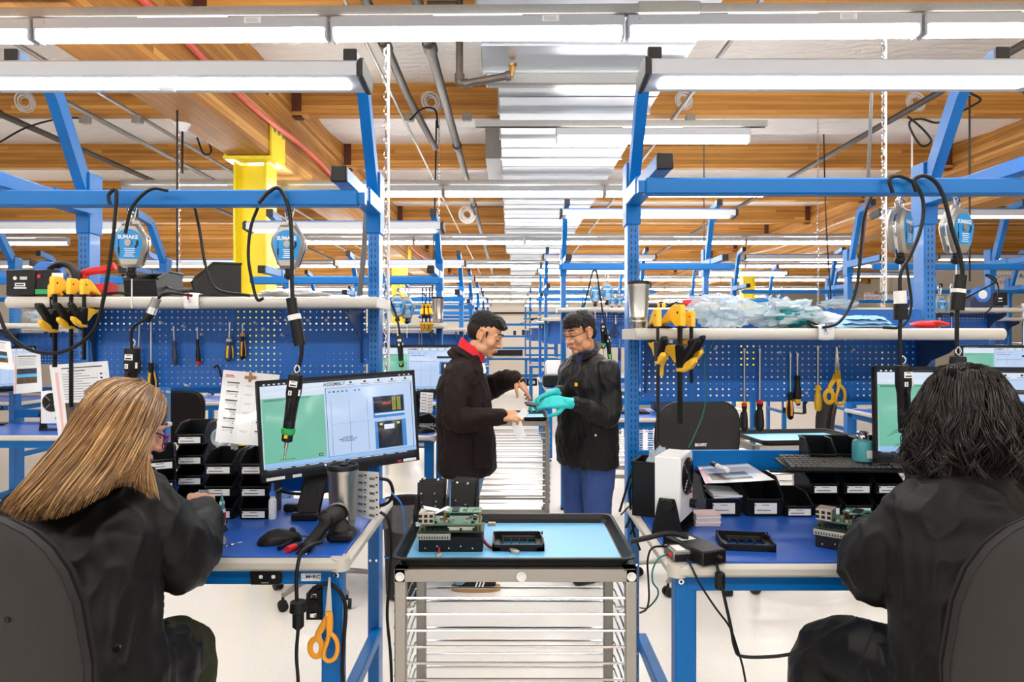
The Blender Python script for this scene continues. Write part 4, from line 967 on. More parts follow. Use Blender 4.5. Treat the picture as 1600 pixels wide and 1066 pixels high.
hose('black cable hooked over the left rail and dropping to the shelf',[(172,320),(170,305),(180,296),(182,310),(178,360),(170,420),(160,475),(147,515),(120,540),(85,552),(45,546),(12,520),(-2,490),(-20,450)],2.06,.0075)
hose('black cable bent over the left rail to the first balancer',[(262,298),(240,295),(222,305),(206,325),(200,345),(196,365)],2.06,.007)
hose('black cable trailing from the left rail to the shelf edge',[(305,325),(312,360),(320,410),(330,440),(345,455),(390,462)],2.25,.007)
hose('black cable looping before the yellow column to the shelf',[(404,322),(392,355),(388,400),(394,440),(402,468),(412,466)],2.16,.007)
hose('black cable arching over the right rail to the sideways balancer',[(1395,302),(1390,280),(1408,276),(1432,290),(1443,320),(1438,360),(1422,400),(1408,425),(1406,450),(1408,480),(1406,520),(1407,570)],2.03,.0075,[((1406,455),(1407,475),.018,'cordwhite'),((1407,475),(1407,500),.02,'cord')])
hose('black cable arching over the right rail beside the outer balancer',[(1432,300),(1428,282),(1444,275),(1462,285),(1475,310),(1488,360),(1500,400),(1504,430),(1500,455),(1496,480),(1495,520),(1495,560)],2.03,.0085,[((1501,430),(1498,452),.017,'cord'),((1498,452),(1497,458),.02,'cordwhite'),((1497,458),(1495,485),.02,'cord')])
hose('black cable sagging behind the sideways balancer to the right shelf',[(1362,305),(1350,340),(1345,390),(1338,450),(1325,485),(1308,506),(1285,512)],2.25,.0065)
hose('black cable hanging in a loop from the sideways balancer',[(1416,412),(1420,440),(1424,475),(1418,500),(1404,512),(1380,512)],2.16,.006)
# shelf items on the left
zs=1.672
def onsh(x,d,z=zs): return V(((x-CX)/F*d,d,z))
t=thing('tape_machine','black and navy tape dispenser machine on the left end of the shelf','tape dispenser',onsh(46,2.46))
mb=MB('navy'); mb.box((.02,.03,.05),(.13,.13,.10),b=.006); mb.build('casing',t)
mb=MB('black'); mb.box((0,-.04,.052),(.105,.012,.094),b=.004); f=mb.build('front_cover',t)
mb=MB('paper'); mb.cyl((-.018,-.0465,.068),(-.018,-.048,.068),.0065,n=14); mb.box((.012,-.047,.071),(.025,.001,.004)); mb.box((.012,-.047,.065),(.025,.001,.004)); mb.box((0,-.047,.045),(.036,.001,.012)); mb.box((0,-.047,.033),(.044,.001,.005)); mb.build('cover_print',f)
mb=MB('ink'); mb.box((0,-.0478,.045),(.028,.001,.005)); mb.build('print_bar',f)
mb=MB('red'); mb.cyl((.064,-.036,.075),(.064,-.044,.075),.007,n=12); mb.build('button',t)
mb=MB('cordblue'); mb.cyl((.055,.0,.09),(.055,.05,.09),.045,n=24); mb.build('tape_roll',t)
t=thing('tape_machine','dark tape machine with a large roll and green stripe beside the clamps','tape dispenser',onsh(92,2.47))
mb=MB('black'); mb.box((-.02,-.03,.05),(.075,.04,.10),b=.004); mb.build('casing',t)
mb=MB('green'); mb.box((-.025,-.052,.02),(.05,.003,.017)); mb.build('stripe',t); mb=MB('paper'); mb.box((.03,-.052,.065),(.04,.002,.044)); mb.build('paper_label',t)
mb=MB('charcoal'); mb.tube([(.015+.05*math.cos(a),-.0,.075+.05*math.sin(a)) for a in [2*PI*i/18 for i in range(18)]],[(.022,.012)]*18,n=10,sub=2,loop=True,flat=(0,1,0)); mb.build('tape_roll',t)
mb=MB('navy'); mb.prism([(-.06,0),(.09,0),(.08,.06),(.03,.03),(-.06,.05)],.06,Matrix.Translation((0,.06,0))@XY2XZ,b=.004); mb.build('base',t,fix=True)
t=thing('heat_gun','red hand tool lying on the left shelf behind the clamps','tool',onsh(150,2.5))
mb=MB('red'); mb.tube([(-.045,0,.03),(-.045,0,.085),(-.03,0,.098),(.03,0,.108),(.07,0,.12)],[(.011,.014)]*5,n=10,flat=(0,1,0)); mb.tube([(-.045,0,.03),(0,-.005,.03),(.07,-.01,.035)],[.016,.024,.026],n=12); mb.build('frame',t)
bin_('black parts bin on the left shelf behind the first balancer',onsh(218,2.42),0,w=.13,dp=.2,h=.10,lab=False,lipf=.6)
bin_('dark parts bin turned sideways on the left shelf beside the other bin',onsh(285,2.42)+V((.02,.03,0)),R(-62),w=.13,dp=.16,h=.125,lab=False,m='charcoal')
lumpy('plastic_bag','crumpled white plastic bag on the right end of the left shelf','bag',onsh(455,2.5,zs+.001),(.115,.09,.032),'bagwhite',3)
cable('loose_cable','dark cable lying tangled along the left shelf top','cable',PX([(150,462),(190,458),(235,470),(262,460),(300,455),(340,462),(390,466)],2.43),.005,'cord')
cable('loose_cable','grey cable with white plug lying on the left shelf','cable',PX([(250,440),(270,452),(300,452),(340,450),(372,462),(400,462)],2.5),.005,'graytube')
def cabletag(label,x,y0,y1,d):
    t=thing('cable_clip',label,'clip',W(x,(y0+y1)/2,d)); h=(y1-y0)/F*d
    mb=MB('cordwhite'); mb.tube([(0,.03,h*.5),(0,.004,h*.5),(0,-.006,h*.3),(0,-.008,-.0),(0,-.006,-h*.35),(0,.0,-h*.48)],[(.026,.003)]*6,n=8,sub=4,flat=(1,0,0)); mb.build('strap',t)
    mb=MB('chrome'); mb.cyl((-.004,-.010,0),(-.004,-.014,0),.006,n=10); mb.build('snap',t)
    mb=MB('red' if x<500 else 'cordblue'); mb.tube([(-.006,-.013,.004),(-.008,-.016,.02),(-.004,-.014,.03)],.003,n=6); mb.build('wire_end',t)
cabletag('white cable clip strapped over the left shelf edge',300,459,482,2.352); cabletag('white cable clip strapped over the right shelf edge',1290,509,531,2.272)
clamp('yellow bar clamp on the left shelf, largest and leftmost of three',W(90,463,2.345),R(-8),L=.25,s=1.0)
clamp('yellow bar clamp on the left shelf, middle one of three with longest bar',W(115,463,2.345),R(-8),L=.43,s=.9)
clamp('yellow bar clamp on the left shelf, rightmost of three',W(135,463,2.345),R(-8),L=.26,s=.86)
clamp('small yellow bar clamp half hidden behind the largest left one',W(83,466,2.37),R(-5),L=.2,s=.7)
# pegboard tools
dB=2.63
S=screwdriver
S('yellow and black screwdriver hanging long on the left pegboard',W(236,504,dB),Ls=.16,Lh=.115,r=.0145,hm='black',panel='clampyel',collar='black')
S('long thin screwdriver with red collar behind the hanging black screwdriver',W(218,504,dB),(0,R(2),0),Ls=.10,Lh=.10,r=.011,hm='black',collar='red')
S('slim navy screwdriver hanging on the left pegboard',W(271,510,dB),(0,R(-3),0),Ls=.055,Lh=.095,r=.011,hm='navy')
S('slim black screwdriver with red end on the left pegboard',W(308,512,dB),(0,R(-2),0),Ls=.045,Lh=.10,r=.009,hm='black',cap='red')
S('stubby navy and yellow screwdriver on the left pegboard',W(359,504,dB),(0,R(2),0),Ls=.065,Lh=.085,r=.014,hm='navy',panel='clampyel',collar='cream')
S('black and orange utility cutter hanging beside the navy and yellow screwdriver',W(379,506,dB),(0,0,0),Ls=.04,Lh=.10,r=.010,hm='black',panel='orange',collar='orange')
cable('hex_key','black hex key hanging beside the left instruction sheet','hex key',PX([(334,575),(339,571),(343,578),(346,590)],dB),.004,'black',sub=3)
for x,y in((254,505),(289,511),(318,524),(347,507),(401,506),(434,503),(448,502),(483,502),(512,502),(414,515),(443,525),(254,612),(265,613),(294,603),(328,617)):
    tag(peg(W(x,y,dB)),'short tan peg stuck in the left pegboard','peg','tan pegs in the left pegboard')
for x,y in((1014,552),(1095,546),(1116,546),(1216,552),(1330,548),(1257,615)):
    tag(peg(W(x,y,2.605)),'short tan peg stuck in the right pegboard','peg','tan pegs in the right pegboard')
# laminated pages
L1=[(.05,.06,.2,.075,'inkred'),(.05,.085,.22,.095,'inkred')]
for k in range(6):
    v=.16+.125*k
    L1+=[(.1,v,.32,v+.016,'ink'),(.1,v+.025,.32,v+.08,'inkgray') if False else (.1,v+.03,.3,v+.034,'inkgray'),(.1,v+.05,.26,v+.054,'inkgray'),(.27,v+.04,.30,v+.052,'green'),(.27,v+.066,.30,v+.078,'green'),(.70,v+.02,.92,v+.036,'ink'),(.70,v+.05,.86,v+.054,'inkgray'),(.87,v+.06,.90,v+.072,'green'),(.42,v+.03,.58,v+.034,'inkgray'),(.45,v+.045,.55,v+.049,'inkgray')]
L1+=[(.38,.14,.382,.93,'inkgray'),(.64,.14,.642,.93,'inkgray')]
t=sheet('instruction_sheet','laminated instruction sheet taped upright behind the left bins','paper',PX([(349,578,2.5),(437,586,2.5),(421,698,2.42),(336,690,2.42)],2.5),L1)
mb=MB('orange'); o=t.location; mb.prism([(-.022,.006),(-.006,.006),(-.006,.02),(.004,.02),(.004,.006),(.02,.004),(.02,-.006),(.002,-.006),(.0,-.03),(-.01,-.03),(-.008,-.006),(-.022,-.006)][::-1],.002,Matrix.Translation(W(392,590,2.49)-o)@XY2XZ,m='suede'); mb.build('masking_tape',t,fix=True)
L2=[(.08,.1,.13,1,'inkpink',.0006)]+[(.2,.05,.9,.062,'ink'),(.3,.09,.6,.1,'ink')]+[(.2,.13+.032*k,.2+.35+.25*((k*7)%3)/2,.138+.032*k,'inkgray') for k in range(11)]+[(.8,.12,.803,.45,'inkgray'),(.95,.12,.953,.45,'inkgray')]+[(.85,.14+.05*k,.89,.16+.05*k,'ink') for k in range(6)]+[(.2,.50,1,.92,'photo1',.0016),(.3,.54,.95,.66,'photo2',.002),(.3,.72,.9,.77,'sky',.0024)]
sheet('instruction_sheet','laminated page with a factory photograph hanging left of the long-haired person','paper',PX([(77,571,2.4),(168,564,2.4),(182,690,2.4),(92,690,2.4)],2.4),L2)
t=lumpy('parts_bag','small clear bag of screws standing before the taped instruction sheet','bag',W(367,688,2.36),(.018,.012,.045),'bagclear',5,flat=False); t.location=Wz(367,700,1.12)*1.0
t.location=V(((367-CX)/F*2.45,2.45,1.125)); 
t=thing('tape_roll','roll of white tape standing on the middle bins','tape',V(((346-CX)/F*2.50,2.50,1.127)))
mb=MB('bagclear'); mb.tube([(.028*math.cos(a),0,.034+.028*math.sin(a)) for a in [2*PI*i/18 for i in range(18)]],[(.016,.010)]*18,n=8,loop=True,flat=(0,1,0)); mb.build('tape',t)
# bins stack on the left bench (three columns of three, one column set back)
D2=2.345
for c,(x,d,rz,n) in enumerate(((396,2.34,.02,3),(341,2.34,.02,3),(296,2.52,.10,3),(250,2.42,.5,3))):
    for r in range(n):
        nm=('bottom','middle','top')[r]; col=('nearest the monitor','in the middle column','in the column set back','behind the long-haired head')[c]
        zz=.90+.0765*r+(.0 if c!=2 else .02)
        if c==2: zz=.90+.0765*(r+.35) if False else .90+.0765*r
        bin_('%s black parts bin of the left stack, %s'%(nm,col),V(((x-CX)/F*d,d,zz)),rz,w=.108)
bin_('extra black parts bin topmost in the set back column of the left stack',V(((296-CX)/F*2.52,2.52,.90+.0765*3)),.10,w=.11)
t=thing('magnet_stack','stack of silver magnets stuck on a middle bin','magnets',V(((319-CX)/F*2.33,2.33,.978)))
for k in range(5): mb=MB('chrome'); mb.cyl((-.016+.007*k,0,.0),(-.016+.007*k,0,.028),.0035,n=10); mb.build('magnet',t)
# monitor and things on the left worktop
monitor('monitor with assembly instructions on the near left bench',W(535,661,2.40),(R(-3),R(-2.4),R(31)),w=.565,h=.338,stand=0)
t=thing('monitor_mount','black monitor mount standing behind the left monitor','monitor mount',V((-.62,2.6,.9)))
mb=MB('black'); mb.cyl((0,0,0),(0,0,.30),.018,n=14); mb.box((0,0,.01),(.09,.09,.02),b=.004); mb.build('pole',t); mb=MB('black'); mb.tube([(0,0,.3),(.03,-.06,.32),(.055,-.125,.325)],.014,n=10); mb.build('arm',t)
tumbler('steel travel mug with black lid below the left monitor',Wz(532,833,.9)+V((0,.03,0)),h=.215,r=.050)
def card(label,corners,d,rows=6):
    ls=[]
    for k in range(rows):
        v=.07+.155*k
        ls+=[(.1+.02*i,v,.108+.02*i+.006*(i%2),v+.055,'ink') for i in range(11)]+[(.36,v+.06,.47,v+.075,'inkgray'),(.36,v,.46,v+.03,'ink')]
        ls+=[(.6+.02*i,v+.05,.608+.02*i+.006*((i+1)%2),v+.105,'ink') for i in range(11)]+[(.86,v+.03,.94,v+.06,'ink')]
    return sheet('barcode_card',label,'card',PX(corners,d),ls,m='paper')
card('white card of bar codes hanging beside the steel mug',[(557,736,2.30),(592,738,2.22),(593,813,2.22),(555,806,2.30)],2.3)
# barcode scanner lying in its cradle
t=thing('barcode_scanner','grey barcode scanner with its handle towards us on the left bench','scanner',Wz(521,848,.9)); t.scale=(.92,.92,.82)
mb=MB('black'); mb.limb([(-.058,-.115,.02),(-.05,-.09,.03),(-.03,-.045,.06),(-.012,-.01,.088)],[(.017,.02),(.017,.021),(.016,.02),(.02,.024)],n=14); mb.build('handle',t,fix=True)
mb=MB('charcoal'); mb.limb([(-.02,-.015,.095),(0,.03,.10),(.012,.06,.098)],[(.026,.03),(.034,.036),(.026,.03)],n=16); mb.build('head',t,fix=True)
mb=MB('galv'); mb.tube([(-.03,.03,.10),(-.022,.03,.125),(.003,.035,.136),(.03,.04,.125),(.042,.045,.09),(.04,.045,.05)],[(.016,.004)]*6,n=8,flat=(0,1,0)); mb.build('head_band',t)
mb=MB('black'); mb.box((.02,.03,.02),(.085,.09,.04),b=.012); mb.lathe([(.04,0),(.042,.02),(.03,.05),(.012,.075),(.001,.078)],c=(.015,.035,.01),n=18,m='charcoal'); mb.build('cradle',t,fix=True)
mb=MB('tin'); mb.box((-.055,.03,.02),(.05,.03,.03),b=.01); mb.build('cradle_wing',t)
for dx in(-.065,-.05): mb=MB('chrome'); mb.cyl((dx,-.1335,.006),(dx,-.1365,.006),.003,n=8); mb.build('screw',t)
cable('scanner_cable','black cable from the scanner hanging over the left bench front','cable',PX([(502,848,1.97),(488,852,1.94),(472,862,1.90),(466,880,1.87),(463,905,1.86),(464,940,1.86)],1.9),.0055,'cord')
mouse('black computer mouse on the near left bench',Wz(402,852,.9),R(-62)).scale=(1.15,1.12,1.15)
t=thing('screwdriver','small red and blue screwdriver lying beside the mouse','screwdriver',Wz(450,864,.9)+V((0,0,.010)),rot=(R(-90),0,R(-24)))
mb=MB('red'); mb.cyl((0,0,-.004),(0,0,.03),.0105,.010,n=14); mb.build('handle',t); mb=MB('navy'); mb.lathe([(.010,.03),(.0105,.04),(.006,.058),(.003,.064)],n=14); mb.build('handle_neck',t,fix=True); mb=MB('steel'); mb.cyl((0,0,.06),(0,0,.10),.002,n=8); mb.build('shaft',t)
def pen(label,a,b,m,r=.0045):
    o=Wz(a[0],a[1],.9); e=Wz(b[0],b[1],.9); t=thing('pen',label,'pen',o+V((0,0,r)))
    v=e-o; mb=MB(m); mb.cyl((0,0,0),v*.88,r,n=10); mb.build('barrel',t); mb=MB('chrome'); mb.cyl(v*.88,v,r*.8,r*.2,n=8); mb.build('tip',t)
pen('black marker lying left of the red and blue screwdriver',(436,861),(462,845),'black',.007); pen('thin black pen lying left of the scanner handle',(464,867),(478,846),'black'); pen('black and silver pen lying under the scanner handle',(474,864),(490,841),'black'); pen('pale blue pen lying against the scanner handle',(481,862),(494,848),'cordblue',.0042)
t=thing('glue_bottle','white glue bottle with blue cap standing beside the bins','bottle',Wz(426,811,.9))
mb=MB('white'); mb.lathe([(.012,0),(.0135,.003),(.0135,.062),(.012,.068),(.009,.07),(.009,.082)],n=18); mb.build('bottle',t,fix=True); mb=MB('cordblue'); mb.lathe([(.011,.08),(.011,.09),(.006,.098),(.004,.122),(.001,.124)],n=16); mb.build('cap',t,fix=True)
t=thing('phone_stand','black wireless phone stand leaning back on the left bench','phone stand',Wz(483,813,.9)+V((0,.02,0)),R(0))
mb=MB('black'); mb.box((0,.02,.085),(.082,.012,.165),b=.006,r=(R(-17),R(9),0)); pd=mb.build('pad',t); mb=MB('black'); mb.box((-.014,-.02,.013),(.092,.03,.026),b=.005); mb.box((-.008,.035,.006),(.08,.1,.012),b=.004); mb.build('foot_ledge',t)
mb=MB('charcoal'); c=V((.002,.014,.09)); mb.tube([c+V((.019*math.cos(a),.0058*math.sin(a)-.003,.019*math.sin(a))) for a in [2*PI*i/24 for i in range(24)]],.0006,n=5,sub=1,loop=True); mb.build('coil_mark',pd)
def syringe(label,loc,red='red',h=.07):
    t=thing('syringe',label,'syringe',loc); mb=MB('black'); mb.lathe([(.016,0),(.017,.003),(.012,.008),(.010,.018)],n=16); mb.build('holder',t,fix=True)
    mb=MB('lam'); mb.cyl((0,0,.018),(0,0,h),.009,n=14); b=mb.build('barrel',t); mb=MB(red); mb.cyl((0,0,.03),(0,0,h*.86),.0093,n=14); mb.build('label_band',b); mb=MB('cordblue'); mb.cyl((0,0,h),(0,0,h+.008),.006,n=10); mb.build('collar',t); mb=MB('green'); mb.cyl((0,0,h+.008),(0,0,h+.022),.005,.002,n=10); mb.build('needle_hub',t)
    mb=MB('steel'); mb.cyl((0,0,h+.02),(0,0,h+.04),.0007,n=5); mb.build('needle',t); return t
syringe('red labelled tube in a black holder near the left person hand',Wz(348,829,.9)); syringe('thin syringe with green tip standing behind the red labelled tube',Wz(341,822,.9)+V((0,.03,.0)),h=.075)
t=thing('solder_tool','small grey round tool head beside the elbow on the left bench','tool',Wz(346,852,.9)); mb=MB('galv'); mb.lathe([(.008,0),(.014,.004),(.015,.018),(.010,.026),(.001,.028)],n=16); mb.build('head',t,fix=True)
for k in range(6):
    a=MB('chrome'); p=Wz(353+4*k,855-1.0*k,.9); a.cyl((0,0,.003),(.006,.004*(k%3-1),.003),.0018,n=6); a.cyl((.006,.004*(k%3-1),.003),(.008,.005*(k%3-1),.003),.0032,n=6); o=a.build('screw'); o.location=p; tag(o,'small silver screw lying in a row before the left person elbow','screw','small screws on the left bench')
cable('loose_cable','black cables bundled behind the phone stand','cable',PX([(432,765,2.5),(450,770,2.5),(470,772,2.52),(500,770,2.5),(520,765,2.5)],2.5),.006,'cord')
cable('loose_cable','black cable looping off the right end of the left bench','cable',PX([(592,748),(608,752),(614,770),(608,784),(594,790),(590,778)],2.45),.006,'cord')
cable('loose_cable','long black cable dropping beside the left bench post to the floor','cable',PX([(594,800),(606,812),(611,850),(609,900),(605,960),(610,1020),(612,1066)],2.05),.0048,'cord')
cable('loose_cable','thin blue cable curving towards the cart from the left post','cable',PX([(612,770),(628,790),(632,830),(622,862),(606,872),(600,870)],2.3),.003,'cordblue')
t=thing('power_plug','black power supply block among the cables on the left bench','adapter',V(((455-CX)/F*2.45,2.45,.9))); mb=MB('black'); mb.box((0,0,.014),(.05,.03,.028),b=.006); mb.build('block',t); mb=MB('cord'); mb.tube([(.025,0,.012),(.06,.01,.006),(.09,.03,.005)],.004,n=6); mb.build('lead',t)
# under the left bench front
scissors('large orange handled scissors hanging at the left bench leg',W(515,902,1.93),(0,R(1.5),0),s=.97)
t=thing('door_lock_box','black box with silver contacts fixed beside the left bench leg','box',W(492,942,1.97)); mb=MB('black'); mb.prism([(-.022,-.045),(.022,-.045),(.022,.045),(-.008,.045),(-.022,.03)],.03,Matrix.Translation((0,.015,0))@XY2XZ,b=.003); mb.cyl((0,-.015,0),(0,-.026,0),.017,n=16); mb.build('body',t,fix=True)
for dz in(-.03,.026): mb=MB('chrome'); mb.box((0,-.017,dz),(.02,.004,.014),b=.002); mb.build('contact',t)
t=thing('cable_adapter','black cable coupler hanging below the left bench','adapter',W(466,955,1.86)); mb=MB('black'); mb.lathe([(.012,.03),(.022,.026),(.024,.0),(.016,-.006),(.016,-.042),(.008,-.05)],n=12); mb.build('body',t,fix=True); mb=MB('cord'); mb.tube([(0,0,-.045),(-.005,0,-.12),(0,0,-.2),(.002,0,-.35)],.005,n=8); mb.build('lead',t)
cable('loose_cable','black cable arching behind the scissors down the left bench leg','cable',PX([(478,948),(486,925),(502,914),(518,914),(532,926),(540,950),(538,990),(535,1040),(536,1066)],1.95),.006,'cord')
# ================= centre cart
def cart(label,loc,tray_label,rz=0,group='wire runner carts',top=.885,detail=True):
    t=thing('runner_cart',label,'cart',loc,rz,group); w=.675; d=.47; P=.032; zb=.16
    for sx in(-1,1):
        for sy in(0,1):
            mb=MB('alum'); mb.box((sx*(w/2-P/2),P/2+sy*(d-P),(top+zb)/2),(P,P,top-zb),b=.003); po=mb.build('upright',t)
            mb=MB('galv'); x=sx*(w/2-P/2); y=P/2+sy*(d-P); mb.cyl((x,y,.16),(x,y,.10),.012,n=10); mb.build('caster_stem',po)
            mb=MB('black'); mb.cyl((x-.018,y+.02,.05),(x+.018,y+.02,.05),.05,n=20); mb.build('caster_wheel',po); mb=MB('galv'); mb.box((x-.022,y+.01,.08),(.003,.05,.07)); mb.box((x+.022,y+.01,.08),(.003,.05,.07)); mb.box((x,y+.005,.112),(.05,.06,.005)); mb.build('caster_fork',po)
            if detail:
                mb=MB('chrome'); yy=y-sy*0-P/2 if sy==0 else y+P/2; q=-1 if sy==0 else 1
                mb.cyl((x,yy,top-.02),(x,yy+q*.004,top-.02),.013,n=16); mb.cyl((x,yy+q*.004,top-.02),(x,yy+q*.010,top-.02),.008,n=6); mb.build('bolt',po)
                mb=MB('chrome'); mb.cyl((x-sx*P/2,y,top-.115),(x-sx*(P/2+.022),y,top-.115),.0055,n=8); mb.cyl((x-sx*(P/2+.003),y,top-.115),(x-sx*(P/2+.012),y,top-.115),.009,n=6); mb.build('bolt',po)
    for y in(.003,d-.003):
        mb=MB('alum'); mb.box((0,y,top-.018),(w,.006,.036),b=.001); mb.box((0,y+(.018 if y<.1 else -.018),top-.002),(w,.036,.004)); 
        r=mb.build('top_rail',t)
        if detail and y<.1: mb=MB('chrome'); mb.cyl((.016,y-.003,top-.02),(.016,y-.007,top-.02),.014,n=16); mb.cyl((.016,y-.007,top-.02),(.016,y-.013,top-.02),.0085,n=6); mb.build('bolt',r)
        mb=MB('alum'); mb.box((0,y,zb+.03),(w,.006,.036)); mb.build('bottom_rail',t)
    for sx in(-1,1):
        mb=MB('alum'); mb.box((sx*(w/2-.003),d/2,top-.018),(.006,d,.036)); mb.box((sx*(w/2-.02),d/2,top-.002),(.036,d,.004)); mb.build('top_rail',t)
    n=14; z=top-.085
    for k in range(n):
        # a wire runner: bent rod held between the uprights of the two sides
        zz=z-k*.0455
        if zz<zb+.05: break
        mb=MB('chrome'); x=w/2-P-.002
        mb.tube([(x,.012,zz),(-x,.012,zz)],.0038,n=7,sub=1); mb.tube([(x+.012,d-.012,zz),(-x-.012,d-.012,zz)],.0038,n=7,sub=1)
        for sx in(-1,1): mb.tube([(sx*x,.012,zz),(sx*(w/2+.004),.03,zz),(sx*(w/2+.006),d/2,zz-.003),(sx*(w/2+.004),d-.03,zz),(sx*(x+.012),d-.012,zz)],.0034,n=6,sub=2)
        mb.build('wire_runner',t)
    if tray_label:
        tw=.335;td=.235
        def ring(wd,dp,z,r=.03):
            o=[]
            for cx,cy,a0 in((wd-r,dp-r,0),(-wd+r,dp-r,90),(-wd+r,-dp+r,180),(wd-r,-dp+r,270)):
                for k in range(5): a=R(a0+22.5*k); o.append((cx+r*math.cos(a),cy+r*math.sin(a),z))
            return o
        mb=MB('black'); rs=[ring(tw-.022,td-.022,.0),ring(tw-.004,td-.004,.026),ring(tw+.006,td+.006,.028),ring(tw+.006,td+.006,.032),ring(tw-.004,td-.004,.032),ring(tw-.016,td-.016,.004)]
        o=V(loc)+Matrix.Rotation(rz,3,'Z')@V((-.005,d/2-.005,top+.001))
        tr=thing('sheet_tray',tray_label,'tray',o,rz,'black sheet trays on the carts'); mb.rings(rs,True,cap2=True); mb.build('tray',tr,fix=True)
        return t,tr,o
    return t
ct,tr,to=cart('wire runner cart standing in the aisle between the two near benches',(.014,1.885,0),'black tray with circuit parts on top of the near cart')
mb=MB('matsky'); mb.box((0,0,.0),(.62,.42,.0016)); o=mb.build('tray_mat'); o.location=to+V((0,0,.0058)); tag(o,'pale blue mat lying in the near black tray','mat')
zt=to.z+.007
def T_(x,y): return Wz(x,y,zt)
def assembly(label,loc,rz=0,full=True):
    t=thing('circuit_assembly',label,'circuit board',loc,rz,'green circuit assemblies'); w,d=.19,.10
    mb=MB('black'); mb.box((0,d/2,.022),(w,d,.044),b=.002); b=mb.build('base_case',t)
    for k in range(5): mb=MB('chrome'); mb.cyl((-.075+.035*k,-.0002,.012+.006*(k%2)),(-.075+.035*k,-.002,.012+.006*(k%2)),.0022,n=8); mb.build('screw',b)
    mb=MB('tin'); mb.box((-.05,.006,.046),(.10,.022,.018),b=.001); 
    for k in range(12): mb.box((-.092+.0076*k,-.0055,.044),(.003,.002,.006),m='black')
    mb.build('port_row',t)
    mb=MB('pcbdark'); mb.box((0,d/2,.060),(w+.006,d+.006,.0022)); p=mb.build('lower_board',t)
    mb=MB('black'); 
    for k in range(14): mb.box((-.085+.0127*k,.012+.006*((k*5)%3),.0645),(.006,.006,.007))
    mb.box((.03,.02,.066),(.08,.012,.010),m='cream'); mb.build('board_parts',p)
    mb=MB('pcb'); mb.box((.0,d/2+.004,.080),(w-.01,d-.004,.0022)); p2=mb.build('middle_board',t)
    for k,(x,y) in enumerate(((-.08,.015),(.08,.015),(-.08,.09),(.08,.09))): mb=MB('brass'); mb.cyl((x,y,.061),(x,y,.082),.003,n=8); mb.build('standoff',p2)
    mb=MB('black'); rnd=random.Random(4)
    for k in range(26): mb.box((-.085+.17*rnd.random(),.01+.085*rnd.random(),.084),(.004+.008*rnd.random(),.004+.006*rnd.random(),.006),m=('black','galv','tin')[k%3])
    mb.build('board_parts',p2)
    mb=MB('tin'); mb.box((-.073,.032,.098),(.045,.055,.034),b=.001); 
    for k in range(3):
        for r in range(2): mb.box((-.090+.016*k,.004,.091+.014*r),(.010,.002,.009),m='black')
    mb.build('port_block',t)
    mb=MB('pcb'); mb.box((.032,.05,.112),(.115,.062,.002)); p3=mb.build('upper_board',t)
    for x,y in((-.02,.025),(.085,.025),(-.02,.076),(.085,.076)): mb=MB('brass'); mb.cyl((x,y,.081),(x,y,.112),.0032,n=8); mb.build('standoff',p3)
    mb=MB('black')
    for k in range(4): mb.box((.012,.03+.0135*k,.1145),(.022,.009,.003))
    for k in range(12): mb.box((.035+.045*rnd.random(),.025+.05*rnd.random(),.114),(.004,.003,.002))
    mb.box((-.014,.04,.1135),(.010,.014,.001),m='white'); mb.build('board_parts',p3)
    if full:
        mb=MB('paper'); mb.box((-.06,.04,.118),(.05,.03,.001),r=(.1,.25,.3)); mb.box((-.03,.035,.116),(.05,.025,.001),r=(-.1,-.3,.5)); mb.build('paper_tag',t)
    return t
assembly('green circuit board stack standing in the left half of the near tray',T_(704,863),0)
def heat_plate(label,x,y,rz,top,w,screws):
    o=T_(x,y); t=thing('metal_plate_unit',label,'plate',o,rz,'dark metal plate units in the tray')
    for k in range(3):
        mb=MB('charcoal'); mb.box((.004*k,.02+.012*k,top/2+.004*k),(w,.006,top),b=.001,r=(-.08-.02*k,.02*k,0)); pl=mb.build('plate',t)
    mb=MB('chrome')
    for a,b in screws: mb=MB('chrome'); mb.ell((a,.008-.06*b*0+ (b*.085),b),(.006,.006,.005),n=10); mb.cyl((a,.02+b*.085,b),(a,.005+b*.085,b),.003,n=8); mb.build('screw',t)
    return t
heat_plate('dark grey metal plates with silver knobs standing behind the circuit board stack',672,822,.06,.142,.088,[(-.02,.155),(.026,.15),(-.03,.105),(.015,.105),(-.032,.075),(.02,.078),(-.03,.06),(.018,.062)])
heat_plate('plain dark metal plates standing upright right of the knobbed plates',722,822,-.08,.146,.082,[(-.02,.14),(.016,.138),(-.024,.08),(.01,.068),(-.024,.05),(.008,.048)])
for k,(x,lab) in enumerate(((650,'black bracket fin standing at the left end of the tray'),(697,'black ribbed bracket standing between the metal plates'),(745,'black bracket fin standing right of the plain metal plates'))):
    t=thing('bracket_fin',lab,'bracket',T_(x,826)); mb=MB('black'); mb.prism([(-.02,0),(.06,0),(.06,.08+.02*k),(.05,.10),(.02,.095),(-.02,.05)],.012,Matrix.Translation((-.006,0,0))@YZ,b=.002); f=mb.build('fin',t,fix=True); mb=MB('charcoal'); mb.box((0,-.008,.04),(.018,.006,.05),b=.002,r=(-.5,0,0)); mb.build('lip',t)
    if k==0: mb=MB('paper'); mb.box((.012,-.021,.02),(.02,.001,.014)); mb.build('sticker',t)
